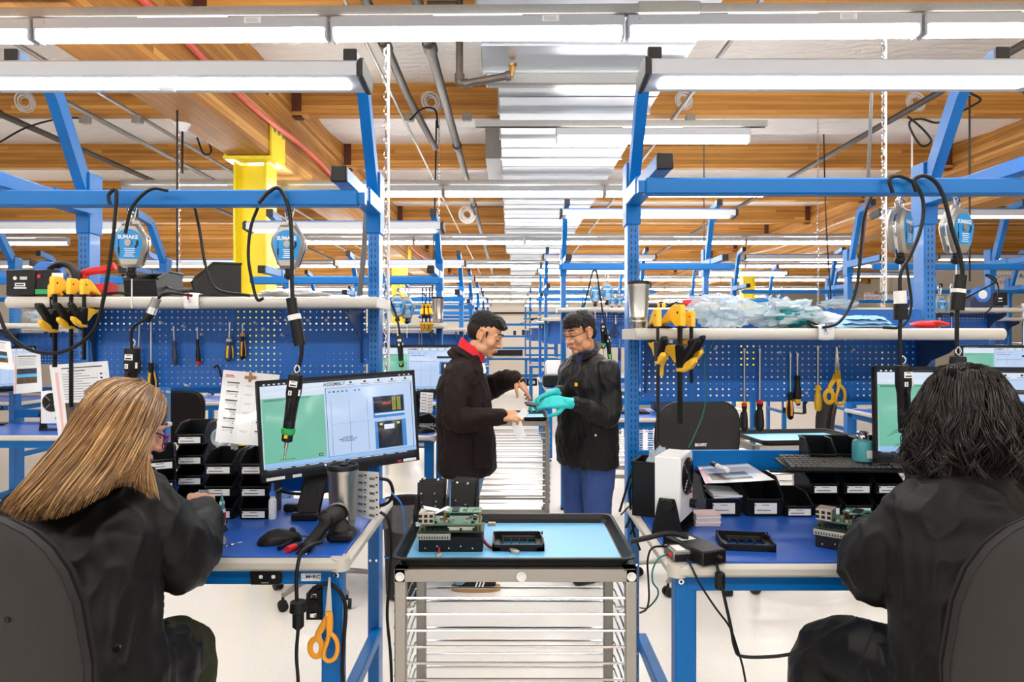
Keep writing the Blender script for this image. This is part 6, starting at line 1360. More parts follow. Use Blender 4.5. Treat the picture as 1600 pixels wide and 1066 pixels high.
def head(mb,c,f,u=(0,0,1),s=1.0,ears=True,nose=1.0):
    T=Matrix.Translation(V(c))@frame(f,u).to_4x4()@Matrix.Scale(s,4); mb.T=T
    mb.ell((0,-.012,.032),(.075,.096,.084),n=22); mb.ell((0,.028,-.022),(.064,.066,.088),n=20); mb.ell((0,.03,-.075),(.052,.056,.042),n=18); mb.ell((0,.07,-.098),(.024,.022,.019),n=12)
    for sx in(-1,1):
        mb.ell((sx*.040,.056,-.030),(.027,.028,.030),n=12); mb.ell((sx*.031,.078,.006),(.017,.013,.012),n=12); mb.ell((sx*.013,.098,-.034),(.009,.012,.008),n=10)
        mb.limb([(sx*.008,.090,.022),(sx*.032,.086,.026),(sx*.052,.070,.020)],[.008,.0085,.007],n=8); mb.ell((sx*.045,.02,-.075),(.022,.04,.03),rot=(.5,0,0),n=12)
        if ears:
            mb.tube([(sx*(.074+.006*math.sin(a)),-.012-.017*math.cos(a),-.004+.030*math.sin(a)-.004*math.cos(a)) for a in [2*PI*i/12 for i in range(12)]],.0055,n=7,sub=2,loop=True); mb.ell((sx*.073,-.008,-.006),(.006,.014,.024),n=10); mb.ell((sx*.075,.0,-.032),(.007,.009,.010),n=10)
    mb.limb([(0,.088,.018),(0,.102,-.012),(0,.114*nose,-.032)],[.0085,.0095,.0125],n=10)
    mb.limb([(-.022,.088,-.062),(0,.096,-.059),(.022,.088,-.062)],[.006,.0075,.006],n=8); mb.limb([(-.019,.086,-.071),(0,.093,-.072),(.019,.086,-.071)],[.006,.0075,.006],n=8)
    mb.T=None; return T
def face_parts(T,root,off,brow='hairblack'):
    for sx in(-1,1):
        mb=MB(brow); mb.T=T; mb.tube([(sx*.014,.0975,.031),(sx*.032,.0935,.037),(sx*.053,.076,.031)],[.003,.0035,.002],n=6); mb.T=None; mb.build('eyebrow',root,off=off)
        mb=MB('hairblack'); mb.T=T; mb.tube([(sx*.018,.0905,.0015),(sx*.031,.0925,-.0035),(sx*.046,.083,.000)],[.0014,.0022,.0012],n=6); mb.T=None; mb.build('eyelid_line',root,off=off)
    mb=MB('lips'); mb.T=T; mb.tube([(-.021,.0925,-.0655),(0,.1015,-.0645),(.021,.0925,-.0655)],[.0035,.005,.0035],n=7); mb.tube([(-.018,.0905,-.071),(0,.099,-.072),(.018,.0905,-.071)],[.0035,.005,.0035],n=7); mb.T=None; mb.build('lips',root,off=off)
def hand(mb,w,d,u,thumb=1,curls=(.5,.5,.5,.5),s=1.0,tc=.4,m=None):
    d=V(d).normalized(); u=(V(u)-d*V(u).dot(d)).normalized(); x=d.cross(u)*thumb; w=V(w)
    P=lambda a,b,c:w+(x*a+d*b+u*c)*s
    K=[(.028,.086),(.0095,.092),(-.0105,.088),(-.029,.078)]
    for a,b in K: mb.limb([P(a*.55,-.015,0),P(a*.85,b*.5,.002),P(a,b,0)],[.0165*s,.0165*s,.0120*s],n=10)
    mb.ell(P(.0,.045,-.004),(.03*s,.03*s,.014*s),rot=Matrix((x,d,u)).transposed(),n=12)
    for (a,b),L,c in zip(K,(.070,.078,.072,.056),curls):
        p=P(a,b,0); pts=[p]; an=0
        for k,fr in enumerate((.45,.31,.24)):
            an+=c*(.7 if k==0 else .9); dd=(d*math.cos(an)-u*math.sin(an)); p=p+dd*L*fr*s; pts.append(p)
        mb.limb(pts,[.0098*s,.0092*s,.0084*s,.0072*s],n=10)
    b0=P(.020,.018,-.004); d1=(x*.72+d*.60-u*.35).normalized(); d2=(x*.30+d*.88-u*(.25+tc*.6)).normalized(); d3=(x*.05+d*.9-u*(.3+tc)).normalized()
    p1=b0+d1*.042*s; p2=p1+d2*.034*s; p3=p2+d3*.026*s; mb.limb([b0,p1,p2,p3],[.0155*s,.0125*s,.0105*s,.0085*s],n=10)
def folds(a,fq=9.0,seed=0.0):
    def f(co):
        q=V((co.x*fq+seed,co.y*fq,co.z*fq*.8)); r=1-abs(noise.noise(q*.9))*2
        r2=1-abs(noise.noise(V((q.x*1.9+7,q.y*1.9,q.z*1.2)))*2); return a*(.8*noise.noise(q)+.5*r*r*(.5+.5*noise.noise(q*.35))+.38*r2**3+.2*noise.noise(q*2.7))
    return f
# ---------------------------------------------------------------- standing person with the red collar
def man_left():
    off=V((-.28,4.2,0)); t=thing('person','standing person in dark brown jacket with red collar holding a white paper strip','person',off)
    f=V((.90,-.14,-.40)); hc=V((-.158,4.19,1.548))
    b=MB('skin2'); T=head(b,hc,f,s=1.08); b.limb([hc+V((-.03,0,-.06)),(-.245,4.21,1.40),(-.27,4.21,1.30)],[.058,.06,.07],n=16)
    loft(b,[(-.28,4.2,.78,.11,.16),(-.28,4.2,1.0,.11,.15),(-.28,4.2,1.25,.11,.17),(-.27,4.2,1.36,.06,.1)])
    sR=V((-.285,4.02,1.315)); eR=V((-.312,3.93,1.055)); wR=V((-.075,3.87,1.075)); b.limb([sR,eR,wR],[.05,.04,.028]); hand(b,wR+V((.012,0,.002)),(.97,-.1,.05),(-.02,-.55,.8),thumb=-1,curls=(.75,.8,.85,.9),tc=.9)
    sL=V((-.265,4.385,1.315)); eL=V((-.17,4.46,1.19)); wL=V((.028,4.32,1.262)); b.limb([sL,eL,wL],[.05,.04,.027]); hand(b,wL+V((.004,0,-.002)),(.70,-.18,-.69),(.66,-.28,.70),thumb=1,curls=(.12,.42,.6,.7),s=1.0,tc=.5)
    for y,dx in((4.10,.0),(4.31,-.03)): b.limb([(-.27,y,.82),(-.29+dx,y,.48),(-.30+dx,y,.09)],[.085,.055,.04])
    remesh(b,'body',t,.0042,2,off); face_parts(T,t,off)
    h=MB('hairblack'); h.T=T; h.ell((0,-.022,.052),(.077,.094,.080),n=22); h.ell((0,.030,.083),(.066,.062,.045),n=16); h.ell((0,.075,.078),(.048,.03,.020),n=14); 
    for k in range(9): h.limb([(-.048+.012*k,.05,.10),(-.050+.0125*k,.094,.076+.004*(k%2))],[.016,.007],n=8)
    h.T=None; remesh(h,'hair',t,.004,2,off,lambda c:.0035*noise.noise(c*70)+.003*noise.noise(c*160))
    h=MB('hairfade'); h.T=T; h.ell((0,-.032,.012),(.0765,.082,.075),n=22); 
    for sx in(-1,1): h.limb([(sx*.070,.020,.02),(sx*.0675,.026,-.012)],[.007,.004],n=8)
    h.T=None; remesh(h,'short_side_hair',t,.004,2,off,lambda c:.0012*noise.noise(c*200))
    j=MB('jacketb'); loft(j,[(-.272,4.2,.700,.165,.235),(-.274,4.2,.72,.175,.24),(-.276,4.2,.9,.172,.235),(-.285,4.2,1.08,.165,.23),(-.292,4.2,1.22,.152,.23),(-.287,4.2,1.33,.125,.215),(-.27,4.2,1.395,.088,.13),(-.262,4.2,1.425,.07,.075)])
    j.limb([sR,(-.315,3.96,1.20),eR,(-.19,3.885,1.065),wR+V((.012,0,0))],[.076,.076,.072,.06,.046],n=16); j.limb([sL,eL,(-.06,4.39,1.245),wL+V((-.004,0,.0))],[.076,.075,.062,.050],n=16)
    j.tube([(-.335,4.2,1.385),(-.30,4.2,1.43)],[.08,.07],n=14)
    remesh(j,'jacket',t,.007,3,off,folds(.017,9,3))
    mb=MB('jacketb'); mb.tube([V((-.262+.082*math.cos(a),4.2+.085*math.sin(a),1.425-.045*math.cos(a))) for a in [2*PI*i/20 for i in range(20)]],[(.006,.026)]*20,n=8,sub=2,loop=True,flat=(1,0,.2)); mb.build('jacket_collar',t,off=off)
    mb=MB('redcloth'); N=24
    mb.rings([[V((-.245+r*1.02*math.cos(a)+dx,4.2+r*math.sin(a),z-.052*math.cos(a))) for a in [2*PI*i/N for i in range(N)]] for r,z,dx in((.078,1.40,-.01),(.077,1.435,0),(.074,1.475,.012),(.068,1.478,.012),(.066,1.43,0))],False); mb.build('red_collar',t,off=off,fix=True)
    mb=MB('white'); mb.tube([(-.168,4.14,1.37),(-.160,4.13,1.34),(-.158,4.13,1.31)],[(.010,.004)]*3,n=6); mb.build('zip_tag',t,off=off)
    mb=MB('chrome'); mb.cyl((-.205,3.963,.985),(-.205,3.957,.985),.007,n=10); mb.build('snap',t,off=off)
    mb=MB('jacketb'); mb.box((-.165,3.982,.86),(.105,.006,.20),b=.004,r=(0,0,.25)); mb.build('pocket',t,off=off)
    p=MB('denim')
    for y,dx in((4.10,.0),(4.31,-.03)): p.limb([(-.262,y,.86),(-.268,y,.70),(-.298+dx,y,.46),(-.305+dx,y,.10)],[.115,.112,.082,.068],n=16)
    p.ell((-.27,4.2,.82),(.13,.19,.12)); remesh(p,'jeans',t,.007,3,off,folds(.006,9,8))
    for y,dx in((4.10,.0),(4.31,-.03)):
        mb=MB('suede'); mb.rings([[(-.21+dx+a*1.0,y+b,z) for a,b in [(.148*math.cos(q)*(1),.045*math.sin(q)) for q in [2*PI*i/24 for i in range(24)]]] for z in(.0,.032)],True); so=mb.build('shoe_sole',t,off=off,fix=True)
        s=MB('black'); s.limb([(-.305+dx,y,.06),(-.20+dx,y,.055),(-.115+dx,y,.042)],[.042,.040,.028],n=12); remesh(s,'shoe',t,.006,2,off)
        for k in range(3): mb=MB('white'); mb.box((-.205+dx+.02*k,y-.0405,.048),(.009,.005,.034),r=(0,.35,0)); mb.build('stripe',t,off=off)
    for k,(m_,a) in enumerate((('ink',.0),('orange',.012))): mb=MB('brass' if k else 'black'); c=wL+V((.016+a*1.2,-.008-.003*k,-.012-.010*k)); ax=V((.9,-.25,-.35)).normalized(); x_=ax.orthogonal().normalized(); y_=ax.cross(x_); mb.tube([c+(x_*math.cos(q)+y_*math.sin(q))*.033 for q in [2*PI*i/16 for i in range(16)]],.005,n=7,loop=True,sub=2); mb.build('bracelet',t,off=off)
    mb=MB('black'); c=wR+V((.024,0,0)); mb.tube([c+V((0,.032*math.cos(q),.032*math.sin(q))) for q in [2*PI*i/16 for i in range(16)]],[(.010,.004)]*16,n=8,loop=True,sub=2,flat=(1,0,0)); mb.build('wristwatch',t,off=off)
    s=thing('paper_strip','white paper strip hanging from the hand of the person in brown','paper',V((.03,3.86,1.07))); mb=MB('paper'); mb.tube([(.06,-.0,.045),(.03,0,.015),(.004,-.006,-.01),(.012,-.008,-.06),(.032,-.006,-.115)],[(.02,.0008),(.02,.0008),(.026,.0008),(.030,.0008),(.027,.0008)],n=8,sub=5,flat=(1,0,-.3)); mb.build('strip',s)
man_left()
# ---------------------------------------------------------------- person in glasses with teal gloves
def man_right():
    off=V((.49,4.35,0)); t=thing('person','standing person in black coat with glasses and teal gloves holding a device','person',off)
    f=V((-.80,-.56,-.30)); hc=V((.440,4.30,1.562)); fx=V((-.80,-.60,0)).normalized(); lx=V((.60,-.80,0)).normalized()
    b=MB('skin3'); T=head(b,hc,f,s=1.06); b.limb([hc-V(f)*.03+V((.01,.01,-.07)),(.485,4.345,1.42),(.495,4.35,1.32)],[.056,.058,.07],n=16)
    ax=((lx.x,lx.y),(fx.x,fx.y)); c0=V((.495,4.35,0))
    loft(b,[(.495,4.35,.8,.15,.10),(.495,4.35,1.25,.16,.10),(.495,4.35,1.36,.1,.06)],ax)
    sL=c0+lx*.172+V((0,0,1.318)); eL=V((.592,4.145,1.045)); wL=V((.385,4.03,1.135)); b.limb([sL,eL,wL],[.05,.04,.028])
    sR=c0-lx*.172+V((0,0,1.318)); eR=V((.40,4.47,1.12)); wR=V((.30,4.22,1.185)); b.limb([sR,eR,wR],[.05,.04,.028])
    for q in(wL+V((-.03,-.01,.003)),wR+V((-.03,-.01,-.006))): b.ell(q,.024)
    for sg in(1,-1): p=c0+lx*.085*sg; b.limb([p+V((0,0,.82)),p+V((0,0,.45)),p+V((0,0,.09))],[.085,.055,.04])
    remesh(b,'body',t,.0042,2,off); face_parts(T,t,off)
    h=MB('hairblack'); h.T=T; h.ell((0,-.024,.050),(.081,.092,.081),n=22); h.ell((0,.03,.078),(.069,.066,.05),n=18); h.ell((0,-.06,-.01),(.066,.05,.06),n=16)
    for k in range(13): h.limb([(-.066+.011*k,.045,.098-.0006*(k-6)**2),(-.066+.011*k,.088-.0009*(k-6)**2,.070-.0005*(k-6)**2),(-.064+.011*k,.094-.0010*(k-6)**2,.048+.004*(k%3))],[.014,.011,.005],n=8)
    for sx in(-1,1): h.limb([(sx*.072,.022,.045),(sx*.070,.024,.01)],[.012,.005],n=8)
    h.T=None; remesh(h,'hair',t,.004,2,off,lambda c:.003*noise.noise(c*80))
    g=MB('black'); g.T=T
    for sx in(-1,1):
        g.tube([(sx*.058,.088,.002),(sx*.074,.05,.008),(sx*.077,-.005,.010)],.0026,n=6,sub=3); g.tube([(sx*.010,.108,.006),(sx*.032,.109,.009),(sx*.056,.092,.004)],.0024,n=6)
        g.tube([(sx*(.033+.023*math.cos(a)),.108-.014*abs(math.cos(a))*(1 if math.cos(a)>0 else .1),-.010+.017*math.sin(a)) for a in [2*PI*i/16 for i in range(16)]],.0011,n=5,sub=2,loop=True,m='chrome')
    g.tube([(-.010,.107,.002),(0,.111,.005),(.010,.107,.002)],.0018,n=6); g.T=None; gl=g.build('glasses',t,off=off)
    j=MB('jackets'); S=lambda z,hl,hf,sh=0:(c0.x+fx.x*sh,c0.y+fx.y*sh,z,hl,hf)
    loft(j,[S(.715,.215,.150,.01),S(.735,.222,.155,.01),S(.9,.22,.152,.01),S(1.08,.215,.145,.015),S(1.22,.215,.14,.01),S(1.32,.205,.12),S(1.39,.13,.085),S(1.43,.08,.068)],ax)
    j.limb([sL,sL.lerp(eL,.5)+V((.01,0,0)),eL,eL.lerp(wL,.5),wL+V((.015,.005,0))],[.076,.077,.073,.062,.047],n=16); j.limb([sR,eR,wR+V((.01,.01,0))],[.076,.074,.048],n=16)
    remesh(j,'coat',t,.007,3,off,folds(.017,9,21))
    mb=MB('jackets'); cc=V((.487,4.345,1.43)); mb.tube([cc+(lx*math.cos(a)*.082+fx*math.sin(a)*.075)+V((0,0,-.05*math.sin(a))) for a in [R(115)+R(310)*i/20 for i in range(21)]],[(.006,.028)]*21,n=8,sub=2,flat=(0,0,1)); mb.build('coat_collar',t,off=off)
    s=MB('plaid'); s.limb([cc+V((0,0,-.03)),cc+V((-.005,-.005,.02))],[.066,.060],n=16); s.ell(cc+fx*.055+V((0,0,-.05)),(.03,.03,.055)); remesh(s,'shirt',t,.006,2,off)
    fr=c0+fx*.158
    for k,z in enumerate((1.30,1.19,.985,.86)): mb=MB('chrome'); p=fr+V((0,0,z))-fx*(.012 if z>1.15 else .0)-lx*.02; mb.cyl(p-fx*.01,p+fx*.006,.007,n=10); mb.build('snap',t,off=off)
    mb=MB('chrome'); p=c0+lx*.18+fx*.105+V((0,0,.935)); mb.cyl(p-lx*.0,p+lx*.02+fx*.02,.007,n=10); mb.build('snap',t,off=off)
    mb=MB('scryel' if False else 'clampyel'); p=fr+lx*.055+V((0,0,1.235))-fx*.006; mb.box(p,(.026,.004,.022),r=(0,0,math.atan2(lx.y,lx.x))); lb=mb.build('coat_label',t,off=off)
    mb=MB('jackets'); mb.box(fr+lx*.085+V((0,0,1.165))-fx*.018,(.10,.006,.11),b=.003,r=(0,0,math.atan2(lx.y,lx.x))); mb.build('chest_pocket',t,off=off)
    mb=MB('knit'); mb.cyl(wL+V((.020,.010,-.008)),wL+V((-.008,-.004,.004)),.040,.037,n=18); mb.cyl(wR+V((.02,.02,-.003)),wR+V((-.004,-.004,0)),.038,.036,n=18); mb.build('knit_cuffs',t,off=off)
    gm=MB('teal'); gm.limb([wL+V((.01,.005,-.003)),wL+V((-.05,-.012,.005))],[.037,.033],n=16); hand(gm,wL+V((-.055,-.012,.005)),(-.95,-.12,.06),(.05,-.72,.68),thumb=-1,curls=(.30,.45,.55,.65),s=1.12,tc=.2)
    gm.limb([wR+V((0,0,0)),wR+V((-.045,-.03,-.006))],[.036,.032],n=16); hand(gm,wR+V((-.05,-.033,-.008)),(-.86,-.33,-.28),(-.12,.35,.9),thumb=1,curls=(.35,.55,.7,.8),s=1.1,tc=.3)
    remesh(gm,'gloves',t,.0042,2,off)
    p=MB('jeans')
    for sg in(1,-1): q=c0+lx*.095*sg; p.limb([q+V((0,0,.84)),q+V((0,0,.66)),q+V((0,0,.45))+fx*.01,q+V((0,0,.09))],[.115,.108,.088,.075],n=16)
    p.ell(c0+V((0,0,.82)),(.15,.15,.12)); remesh(p,'jeans',t,.007,3,off,folds(.006,9,5))
    for sg in(1,-1): q=c0+lx*.095*sg; s=MB('black'); s.limb([q+V((0,0,.045)),q+fx*.10+V((0,0,.042)),q+fx*.18+V((0,0,.034))],[.044,.042,.030],n=12); remesh(s,'shoe',t,.006,2,off)
    d=thing('handheld_device','thin black device held between the teal gloves and pointing hand','device',V((.150,4.06,1.122)),rot=(R(8),R(10),R(10))); mb=MB('black'); mb.box((0,0,0),(.13,.075,.010),b=.003); mb.build('casing',d); mb=MB('charcoal'); mb.box((0,0,.0055),(.115,.062,.001)); mb.build('glass_face',d)
man_right()
# ---------------------------------------------------------------- seated persons
def strands(name,parent,off,paths,m,r=.0022,n=4,sub=4):
    mb=MB(m[0])
    for i,(P,w) in enumerate(paths): mb.tube(P,[r*w*(.75 if k==0 else (.25 if k==len(P)-1 else 1.0)) for k in range(len(P))],n=n,sub=sub,m=m[i%len(m)])
    return mb.build(name,parent,off=off,ang=180)
def woman_left():
    off=V((-1.03,1.58,0)); t=thing('person','seated person in black jacket with long straight light brown hair and purple glasses','person',off)
    f=V((.66,.63,-.36)); hc=V((-1.024,1.79,1.296)); b=MB('skin1'); T=head(b,hc,f,s=.99,nose=.97)
    b.limb([hc-V(f)*.03+V((0,0,-.07)),(-1.005,1.75,1.20),(-1.02,1.70,1.12)],[.053,.055,.07],n=16)
    loft(b,[(-1.05,1.57,.66,.16,.12),(-1.05,1.60,.9,.15,.11),(-1.04,1.66,1.08,.16,.10),(-1.0,1.72,1.17,.07,.06)])
    sR=V((-.885,1.69,1.085)); eR=V((-.862,1.785,.935)); wR=V((-.925,2.03,1.008)); b.limb([sR,eR,wR],[.05,.042,.027]); hand(b,wR+V((-.006,.012,.006)),(-.42,.86,.22),(.25,-.30,.92),thumb=-1,curls=(.75,.8,.85,.9),tc=.8)
    sL=V((-1.205,1.69,1.03)); eL=V((-1.26,1.85,.95)); wL=V((-1.12,2.06,.95)); b.limb([sL,eL,wL],[.05,.042,.027]); hand(b,wL+V((.01,.01,0)),(.6,.8,0),(-.1,-.1,1),thumb=1,curls=(.6,.65,.7,.7),tc=.6)
    for x0,x1 in((-.955,-.92),(-1.16,-1.20)): b.limb([(x0,1.60,.70),(x1,1.92,.645),(x1-.01,1.90,.30)],[.085,.06,.04])
    remesh(b,'body',t,.0042,2,off)
    face_parts(T,t,off,'hairtand')
    j=MB('jackets'); loft(j,[(-1.05,1.55,.60,.235,.20),(-1.05,1.56,.68,.235,.19),(-1.055,1.58,.82,.212,.17),(-1.055,1.61,.95,.20,.155),(-1.05,1.65,1.07,.205,.14),(-1.03,1.68,1.14,.185,.115),(-1.005,1.71,1.195,.10,.085),(-1.0,1.725,1.20,.062,.058)])
    j.limb([sR+V((-.01,0,0)),sR.lerp(eR,.55)+V((.012,-.01,.0)),eR+V((0,0,.01)),eR.lerp(wR,.55)+V((.01,0,.01)),wR+V((.004,-.008,0))],[.080,.083,.084,.070,.038],n=16); j.limb([sL,eL,wL],[.08,.08,.044],n=16)
    j.limb([(-.965,1.60,.68),(-.945,1.80,.655)],[.132,.112],n=16); j.limb([(-1.15,1.60,.70),(-1.19,1.83,.675)],[.13,.112],n=16)
    remesh(j,'jacket',t,.007,3,off,folds(.02,8,33))
    mb=MB('jackets'); mb.tube([V((-1.01+.064*math.cos(a),1.725+.06*math.sin(a),1.195+.01*math.sin(a))) for a in [2*PI*i/18 for i in range(18)]],[(.006,.018)]*18,n=8,sub=2,loop=True,flat=(0,0,1)); mb.build('jacket_collar',t,off=off)
    mb=MB('chrome'); q=W(184,1011,1.43); mb.cyl(q,q+V((.004,-.012,0)),.007,n=12); mb.build('snap',t,off=off)
    p=MB('olive')
    for x0,x1 in((-.955,-.918),(-1.16,-1.20)): p.limb([(x0,1.62,.69),(x1,1.92,.64),(x1-.015,1.895,.36)],[.10,.083,.066],n=16)
    remesh(p,'trousers',t,.007,3,off,folds(.006,9,2))
    for x in(-.935,-1.21): s=MB('black'); s.limb([(x,1.88,.31),(x,1.99,.295),(x,2.05,.285)],[.042,.04,.03],n=12); remesh(s,'shoe',t,.007,2,off)
    g=MB('purple'); g.T=T
    for sx in(-1,1):
        g.tube([(sx*.060,.100,.004),(sx*.076,.05,.008),(sx*.078,-.005,.012)],.0032,n=6,sub=3); g.tube([(sx*(.034+.026*math.cos(a)),.112-.010*max(0,math.cos(a)),-.012+.021*math.sin(a)) for a in [2*PI*i/16 for i in range(16)]],.0022,n=5,sub=2,loop=True)
    g.tube([(-.010,.111,.0),(0,.115,.003),(.010,.111,.0)],.002,n=6); g.T=None; g.build('glasses',t,off=off)
    e=MB('brass'); q=T@V((.079,.0,-.045)); e.cyl(q,q+V((.0,-.0,-.012)),.002,n=6); e.ell(q+V((0,0,-.016)),.0045); e.build('earring',t,off=off)
    # long hair: guide locks from the crown over the back, a shell between them and many single strands along it
    rnd=random.Random(5)
    G=[[(212,601,1.88),(164,606,1.88),(122,642,1.84),(88,706,1.78),(44,758,1.70),(6,794,1.60)],
       [(222,597,1.80),(180,599,1.74),(142,626,1.67),(104,682,1.60),(54,742,1.54),(8,790,1.50)],
       [(226,601,1.79),(196,609,1.69),(164,645,1.61),(124,700,1.53),(75,757,1.48),(30,804,1.46)],
       [(233,603,1.78),(212,619,1.66),(186,660,1.585),(152,715,1.51),(116,762,1.465),(85,802,1.44)],
       [(240,607,1.78),(229,629,1.665),(210,672,1.60),(186,716,1.53),(163,750,1.49),(140,780,1.46)],
       [(250,616,1.79),(245,638,1.70),(232,674,1.635),(216,708,1.58),(203,732,1.55),(190,752,1.53)],
       [(257,626,1.82),(253,648,1.745),(239,670,1.69),(229,700,1.655),(229,735,1.62),(240,770,1.60)]]
    G=[[W(*q) for q in g] for g in G]
    def cr(a,b,c,d,t): return .5*((2*b)+(c-a)*t+(2*a-5*b+4*c-d)*t*t+(3*b-a-3*c+d)*t**3)
    def at1(L,x):
        n=len(L)-1; x=min(max(x,0),1)*n; i=min(int(x),n-1); t=x-i
        a=L[i-1] if i>0 else L[0]*2-L[1]; d=L[i+2] if i+2<=n else L[n]*2-L[n-1]
        return cr(a,L[i],L[i+1],d,t)
    def hp(u,v): return at1([at1(g,v) for g in G],u)
    ctr=lambda v:(T@V((0,-.02,.02))).lerp(V((-1.10,1.66,1.05)),v)
    def nrm(u,v):
        e=.01; a=hp(min(1,u+e),v)-hp(max(0,u-e),v); c=hp(u,min(1,v+e))-hp(u,max(0,v-e)); n_=a.cross(c)
        if n_.length<1e-9: return V((0,-1,0))
        n_.normalize(); return n_ if n_.dot(hp(u,v)-ctr(v))>0 else -n_
    h=MB('hairtand'); h.grid(lambda u,v:hp(u,v)-nrm(u,v)*.008,36,30); h.grid(lambda u,v:hp(1-u,v)-nrm(1-u,v)*.03*(1-.5*v),36,30)
    h.T=T; h.ell((0,-.020,.030),(.0765,.090,.079),n=22); h.ell((0,.008,.052),(.0775,.090,.072),n=20); h.T=None; h.build('hair_mass',t,off=off,ang=180)
    P=[]
    for i in range(2300):
        u=rnd.random(); k=int(u*46); u2=(k+.5)/46+rnd.gauss(0,.010)+(u-(k+.5)/46)*.55; u2=min(1,max(0,u2)); lay=rnd.uniform(-.006,.006); v0=rnd.uniform(0,.05); v1=rnd.uniform(.86,1.03); du=rnd.gauss(0,.012); pts=[]
        for q in range(9):
            f_=q/8; v=v0+(v1-v0)*f_; uu=min(1,max(0,u2+du*f_)); pts.append(hp(uu,min(1,v))+nrm(uu,min(1,v))*(lay+.003*math.sin(k*2.1+f_*5)+.002*math.sin(i+f_*9))+V((0,0,-.012 if v>1 else 0)))
        P.append((pts,rnd.uniform(.7,1.3)))
    for i in range(420):     # locks lying over the crown and the back of the head
        s_=rnd.random(); K=V((0,-.012,.032)); rr=rnd.uniform(1.04,1.12); a=-1.2+1.9*s_+rnd.gauss(0,.05); c_,n_=math.sin(a),-abs(math.cos(a)) if a<1.2 else -math.cos(a)
        E=lambda x,y,z:T@(K+V((.077*x,.098*y,.086*z))*rr/V((x,y,z)).length)
        u=min(1,max(0,.02+.5*s_)); P.append(([E(.03*c_,.12,1),E(.5*c_,.45*math.cos(a)*-1,.8),E(.85*c_,-.85*math.cos(a) if math.cos(a)>-.3 else .2,.25),hp(u,.5),hp(u,.75)],rnd.uniform(.7,1.2)))
    strands('hair',t,off,P,[MATS['hairtan'],MATS['hairtanl'],MATS['hairtan'],MATS['hairtand'],MATS['hairtan']],r=.0015,n=4,sub=2)
    P=[]
    for i in range(420):     # fringe sweeping over the temple, wisps beside the cheek
        if i<330:
            s_=rnd.random(); sd=1 if i<270 else -1; K=V((0,-.006,.034)); rr=rnd.uniform(1.05,1.13)
            E=lambda x,y,z:T@(K+V((.077*x*sd,.098*y,.086*z))*rr/ V((x,y,z)).length)
            P.append(([E(.02+.1*rnd.random(),-.1+.3*s_,1),E(.35,.45+.35*s_,.85),E(.72+.1*rnd.random(),.35+.45*s_,.42),E(.95,.10+.35*s_,.0),E(1.0,-.15+.3*s_,-.42-.3*rnd.random())],rnd.uniform(.6,1.1)))
        elif i<380:
            s_=rnd.random(); P.append(([W(250-6*s_,622,1.77),W(244-6*s_,648,1.70),W(233-8*s_,672,1.67),W(224-8*s_,700,1.64)],rnd.uniform(.6,1.1)))
        else:
            s_=rnd.random(); P.append(([W(228,690,1.65),W(226+6*s_,715,1.63),W(232+10*s_,745,1.61),W(236+14*s_,765+18*s_,1.60)],rnd.uniform(.4,.8)))
    strands('hair_fringe',t,off,P,[MATS['hairtan'],MATS['hairtanl'],MATS['hairtand']],r=.0014,n=4,sub=3)
woman_left()
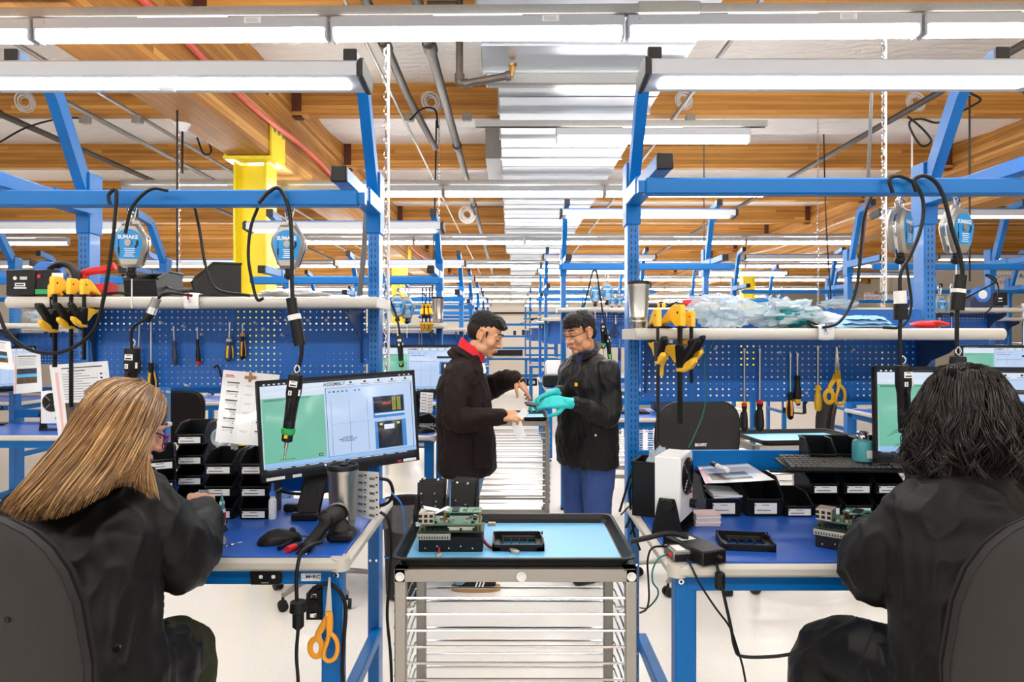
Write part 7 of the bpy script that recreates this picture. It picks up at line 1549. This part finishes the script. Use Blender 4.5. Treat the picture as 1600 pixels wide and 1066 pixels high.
def woman_right():
    off=V((1.13,1.58,0)); t=thing('person','seated person in black jacket with dark curly shoulder-length hair seen from behind','person',off)
    f=V((-.22,.90,-.36)); hc=V((1.155,1.74,1.335)); b=MB('skin3'); T=head(b,hc,f,s=1.0)
    b.limb([hc-V(f)*.03+V((0,0,-.07)),(1.145,1.69,1.2),(1.135,1.66,1.12)],[.053,.056,.07],n=16)
    loft(b,[(1.14,1.57,.66,.17,.13),(1.13,1.60,.9,.16,.12),(1.13,1.64,1.08,.17,.10),(1.135,1.66,1.17,.07,.06)])
    sL=V((1.0,1.665,1.075)); eL=V((.952,1.745,.94)); wL=V((1.055,2.0,.965)); b.limb([sL,eL,wL],[.05,.042,.027]); hand(b,wL+V((.006,.012,0)),(.35,.92,0),(0,-.1,1),thumb=1,curls=(.5,.6,.65,.7))
    sR=V((1.315,1.665,1.105)); eR=V((1.39,1.77,.955)); wR=V((1.27,2.02,.965)); b.limb([sR,eR,wR],[.05,.042,.027]); hand(b,wR+V((-.006,.012,0)),(-.35,.92,0),(0,-.1,1),thumb=-1,curls=(.5,.6,.65,.7))
    for x0,x1 in((1.03,.905),(1.25,1.34)): b.limb([(x0,1.60,.69),(x1,1.93,.635),(x1-.02,1.90,.30)],[.085,.06,.04])
    remesh(b,'body',t,.0045,2,off)
    j=MB('jacketw'); loft(j,[(1.14,1.54,.58,.255,.20),(1.14,1.55,.68,.25,.195),(1.14,1.57,.78,.232,.18),(1.135,1.60,.90,.22,.168),(1.13,1.63,1.03,.222,.145),(1.13,1.65,1.12,.205,.12),(1.135,1.67,1.18,.12,.09),(1.14,1.68,1.205,.075,.068)])
    j.limb([sL+V((.01,0,0)),sL.lerp(eL,.5)+V((-.012,-.01,.0)),eL+V((-.004,0,.0)),eL.lerp(wL,.55),wL],[.082,.09,.092,.07,.042],n=16); j.limb([sR,sR.lerp(eR,.5),eR,wR],[.09,.092,.088,.044],n=16)
    j.limb([(1.05,1.60,.69),(1.0,1.74,.66)],[.14,.12],n=16); j.limb([(1.23,1.60,.70),(1.29,1.74,.68)],[.14,.12],n=16)
    remesh(j,'jacket',t,.007,3,off,folds(.02,8,57))
    p=MB('black')
    for x0,x1 in((1.03,.895),(1.25,1.34)): p.limb([(x0,1.62,.69),(x1,1.93,.635),(x1-.03,1.895,.36)],[.105,.086,.068],n=16)
    remesh(p,'trousers',t,.007,3,off,folds(.006,9,4))
    for x in(.865,1.31): s=MB('black'); s.limb([(x,1.88,.31),(x,1.99,.295),(x,2.05,.285)],[.042,.04,.03],n=12); remesh(s,'shoe',t,.007,2,off)
    rnd=random.Random(9)
    h=MB('hairdeep'); h.T=T; h.ell((0,-.02,.036),(.084,.104,.086),n=22); h.ell((0,-.045,-.06),(.100,.080,.11),n=20); h.T=None; h.ell((1.16,1.645,1.19),(.095,.055,.075)); remesh(h,'hair_mass',t,.006,3,off,lambda c:.012*noise.noise(c*32)+.006*noise.noise(c*70))
    P=[]
    for i in range(430):
        a=rnd.uniform(0,2*PI); el=rnd.uniform(-.45,1.35)
        d=V((math.cos(el)*math.cos(a),math.cos(el)*math.sin(a),math.sin(el)))
        if d.y>.55 and d.z<.75: continue
        out=(T.to_3x3()@V((d.x,d.y,0))); out.z=0; out=out.normalized() if out.length>1e-3 else V((0,-1,0))
        L=rnd.uniform(.22,.38)+.07*d.z; zmin=1.065+rnd.uniform(0,.06); amp=rnd.uniform(.010,.022); tw=rnd.uniform(1.3,2.6); ph0=rnd.uniform(0,6.28); sw=rnd.uniform(.005,.035); x_=out.cross(V((0,0,1))); hnd=rnd.choice((-1,1))
        for c_ in range(8):
            d2=(d+V((rnd.gauss(0,.05),rnd.gauss(0,.05),rnd.gauss(0,.05)))).normalized()
            w0=T@V((d2.x*.078,-.016+d2.y*.096,.034+d2.z*.084)); w1=T@V((d2.x*.094,-.022+d2.y*.110,.030+d2.z*.093))
            tip=w1+out*sw+V((rnd.gauss(0,.004),rnd.gauss(0,.004),-L+rnd.gauss(0,.012))); tip.z=max(tip.z,zmin)
            if tip.z>w1.z-.05: tip.z=w1.z-.06
            n=14; pts=[w0]; ph=ph0+rnd.gauss(0,.25); am0=amp*rnd.uniform(.75,1.25)
            for k in range(n):
                s_=k/(n-1); q=w1.lerp(tip,s_)+out*(.026*math.sin(PI*min(1,s_*1.25)))
                am=am0*min(1,s_*2.0); q=q+x_*math.cos(ph+hnd*tw*2*PI*s_)*am+out*math.sin(ph+hnd*tw*2*PI*s_)*am; pts.append(q)
            P.append((pts,rnd.uniform(.6,1.3)))
    strands('hair',t,off,P,[MATS['haircurl'],MATS['haircurl'],MATS['haircurl2'],MATS['haircurl']],r=.0013,n=3,sub=2)
    P=[]
    for i in range(70):          # loose flyaway curls
        a=rnd.uniform(0,2*PI); w=hc+V((math.cos(a)*.10,-.03+.06*rnd.random(),-.10+.12*rnd.random())); o=V((math.cos(a),-.2,rnd.uniform(-.6,.2)))
        pts=[w+o*.02*k+V((.008*math.sin(k*1.7+i),.006*math.cos(k*2.1+i),-.012*k)) for k in range(5)]; P.append((pts,.35))
    strands('flyaway_hair',t,off,P,[MATS['haircurl']],r=.0022,n=4,sub=3)
    c=thing('wrist_cord','thin cord with a snap hanging from the curly-haired person jacket pocket','cord',W(1361,990,1.5)); mb=MB('cord'); mb.tube([(0,0,.02),(0,-.003,0),(-.02,-.003,-.05),(-.05,0,-.11)],[.004,.0026,.0018,.0018],n=6); mb.build('cord_line',c)
woman_right()
cam=bpy.data.cameras.new('camera'); co=bpy.data.objects.new('camera',cam); COL.objects.link(co); SC.camera=co
co.location=(0,0,EZ); co.rotation_euler=(PI/2,0,0); cam.sensor_width=36; cam.lens=F/1600*36; cam.shift_x=(800-CX)/1600; cam.shift_y=(CY-533)/1600; cam.clip_start=.05
w=bpy.data.worlds.new('world'); SC.world=w; w.use_nodes=True; w.node_tree.nodes['Background'].inputs[0].default_value=(1,.98,.95,1); w.node_tree.nodes['Background'].inputs[1].default_value=0.4
SC.view_settings.view_transform='Standard'; SC.view_settings.look='None'; SC.view_settings.gamma=1; SC.view_settings.use_curve_mapping=False; SC.view_settings.exposure=1.55
SC.cycles.max_bounces=6; SC.cycles.diffuse_bounces=4; SC.cycles.glossy_bounces=3; SC.cycles.transparent_max_bounces=12; SC.cycles.transmission_bounces=4; SC.cycles.caustics_reflective=False; SC.cycles.caustics_refractive=False; SC.cycles.use_denoising=True; SC.cycles.sample_clamp_indirect=8
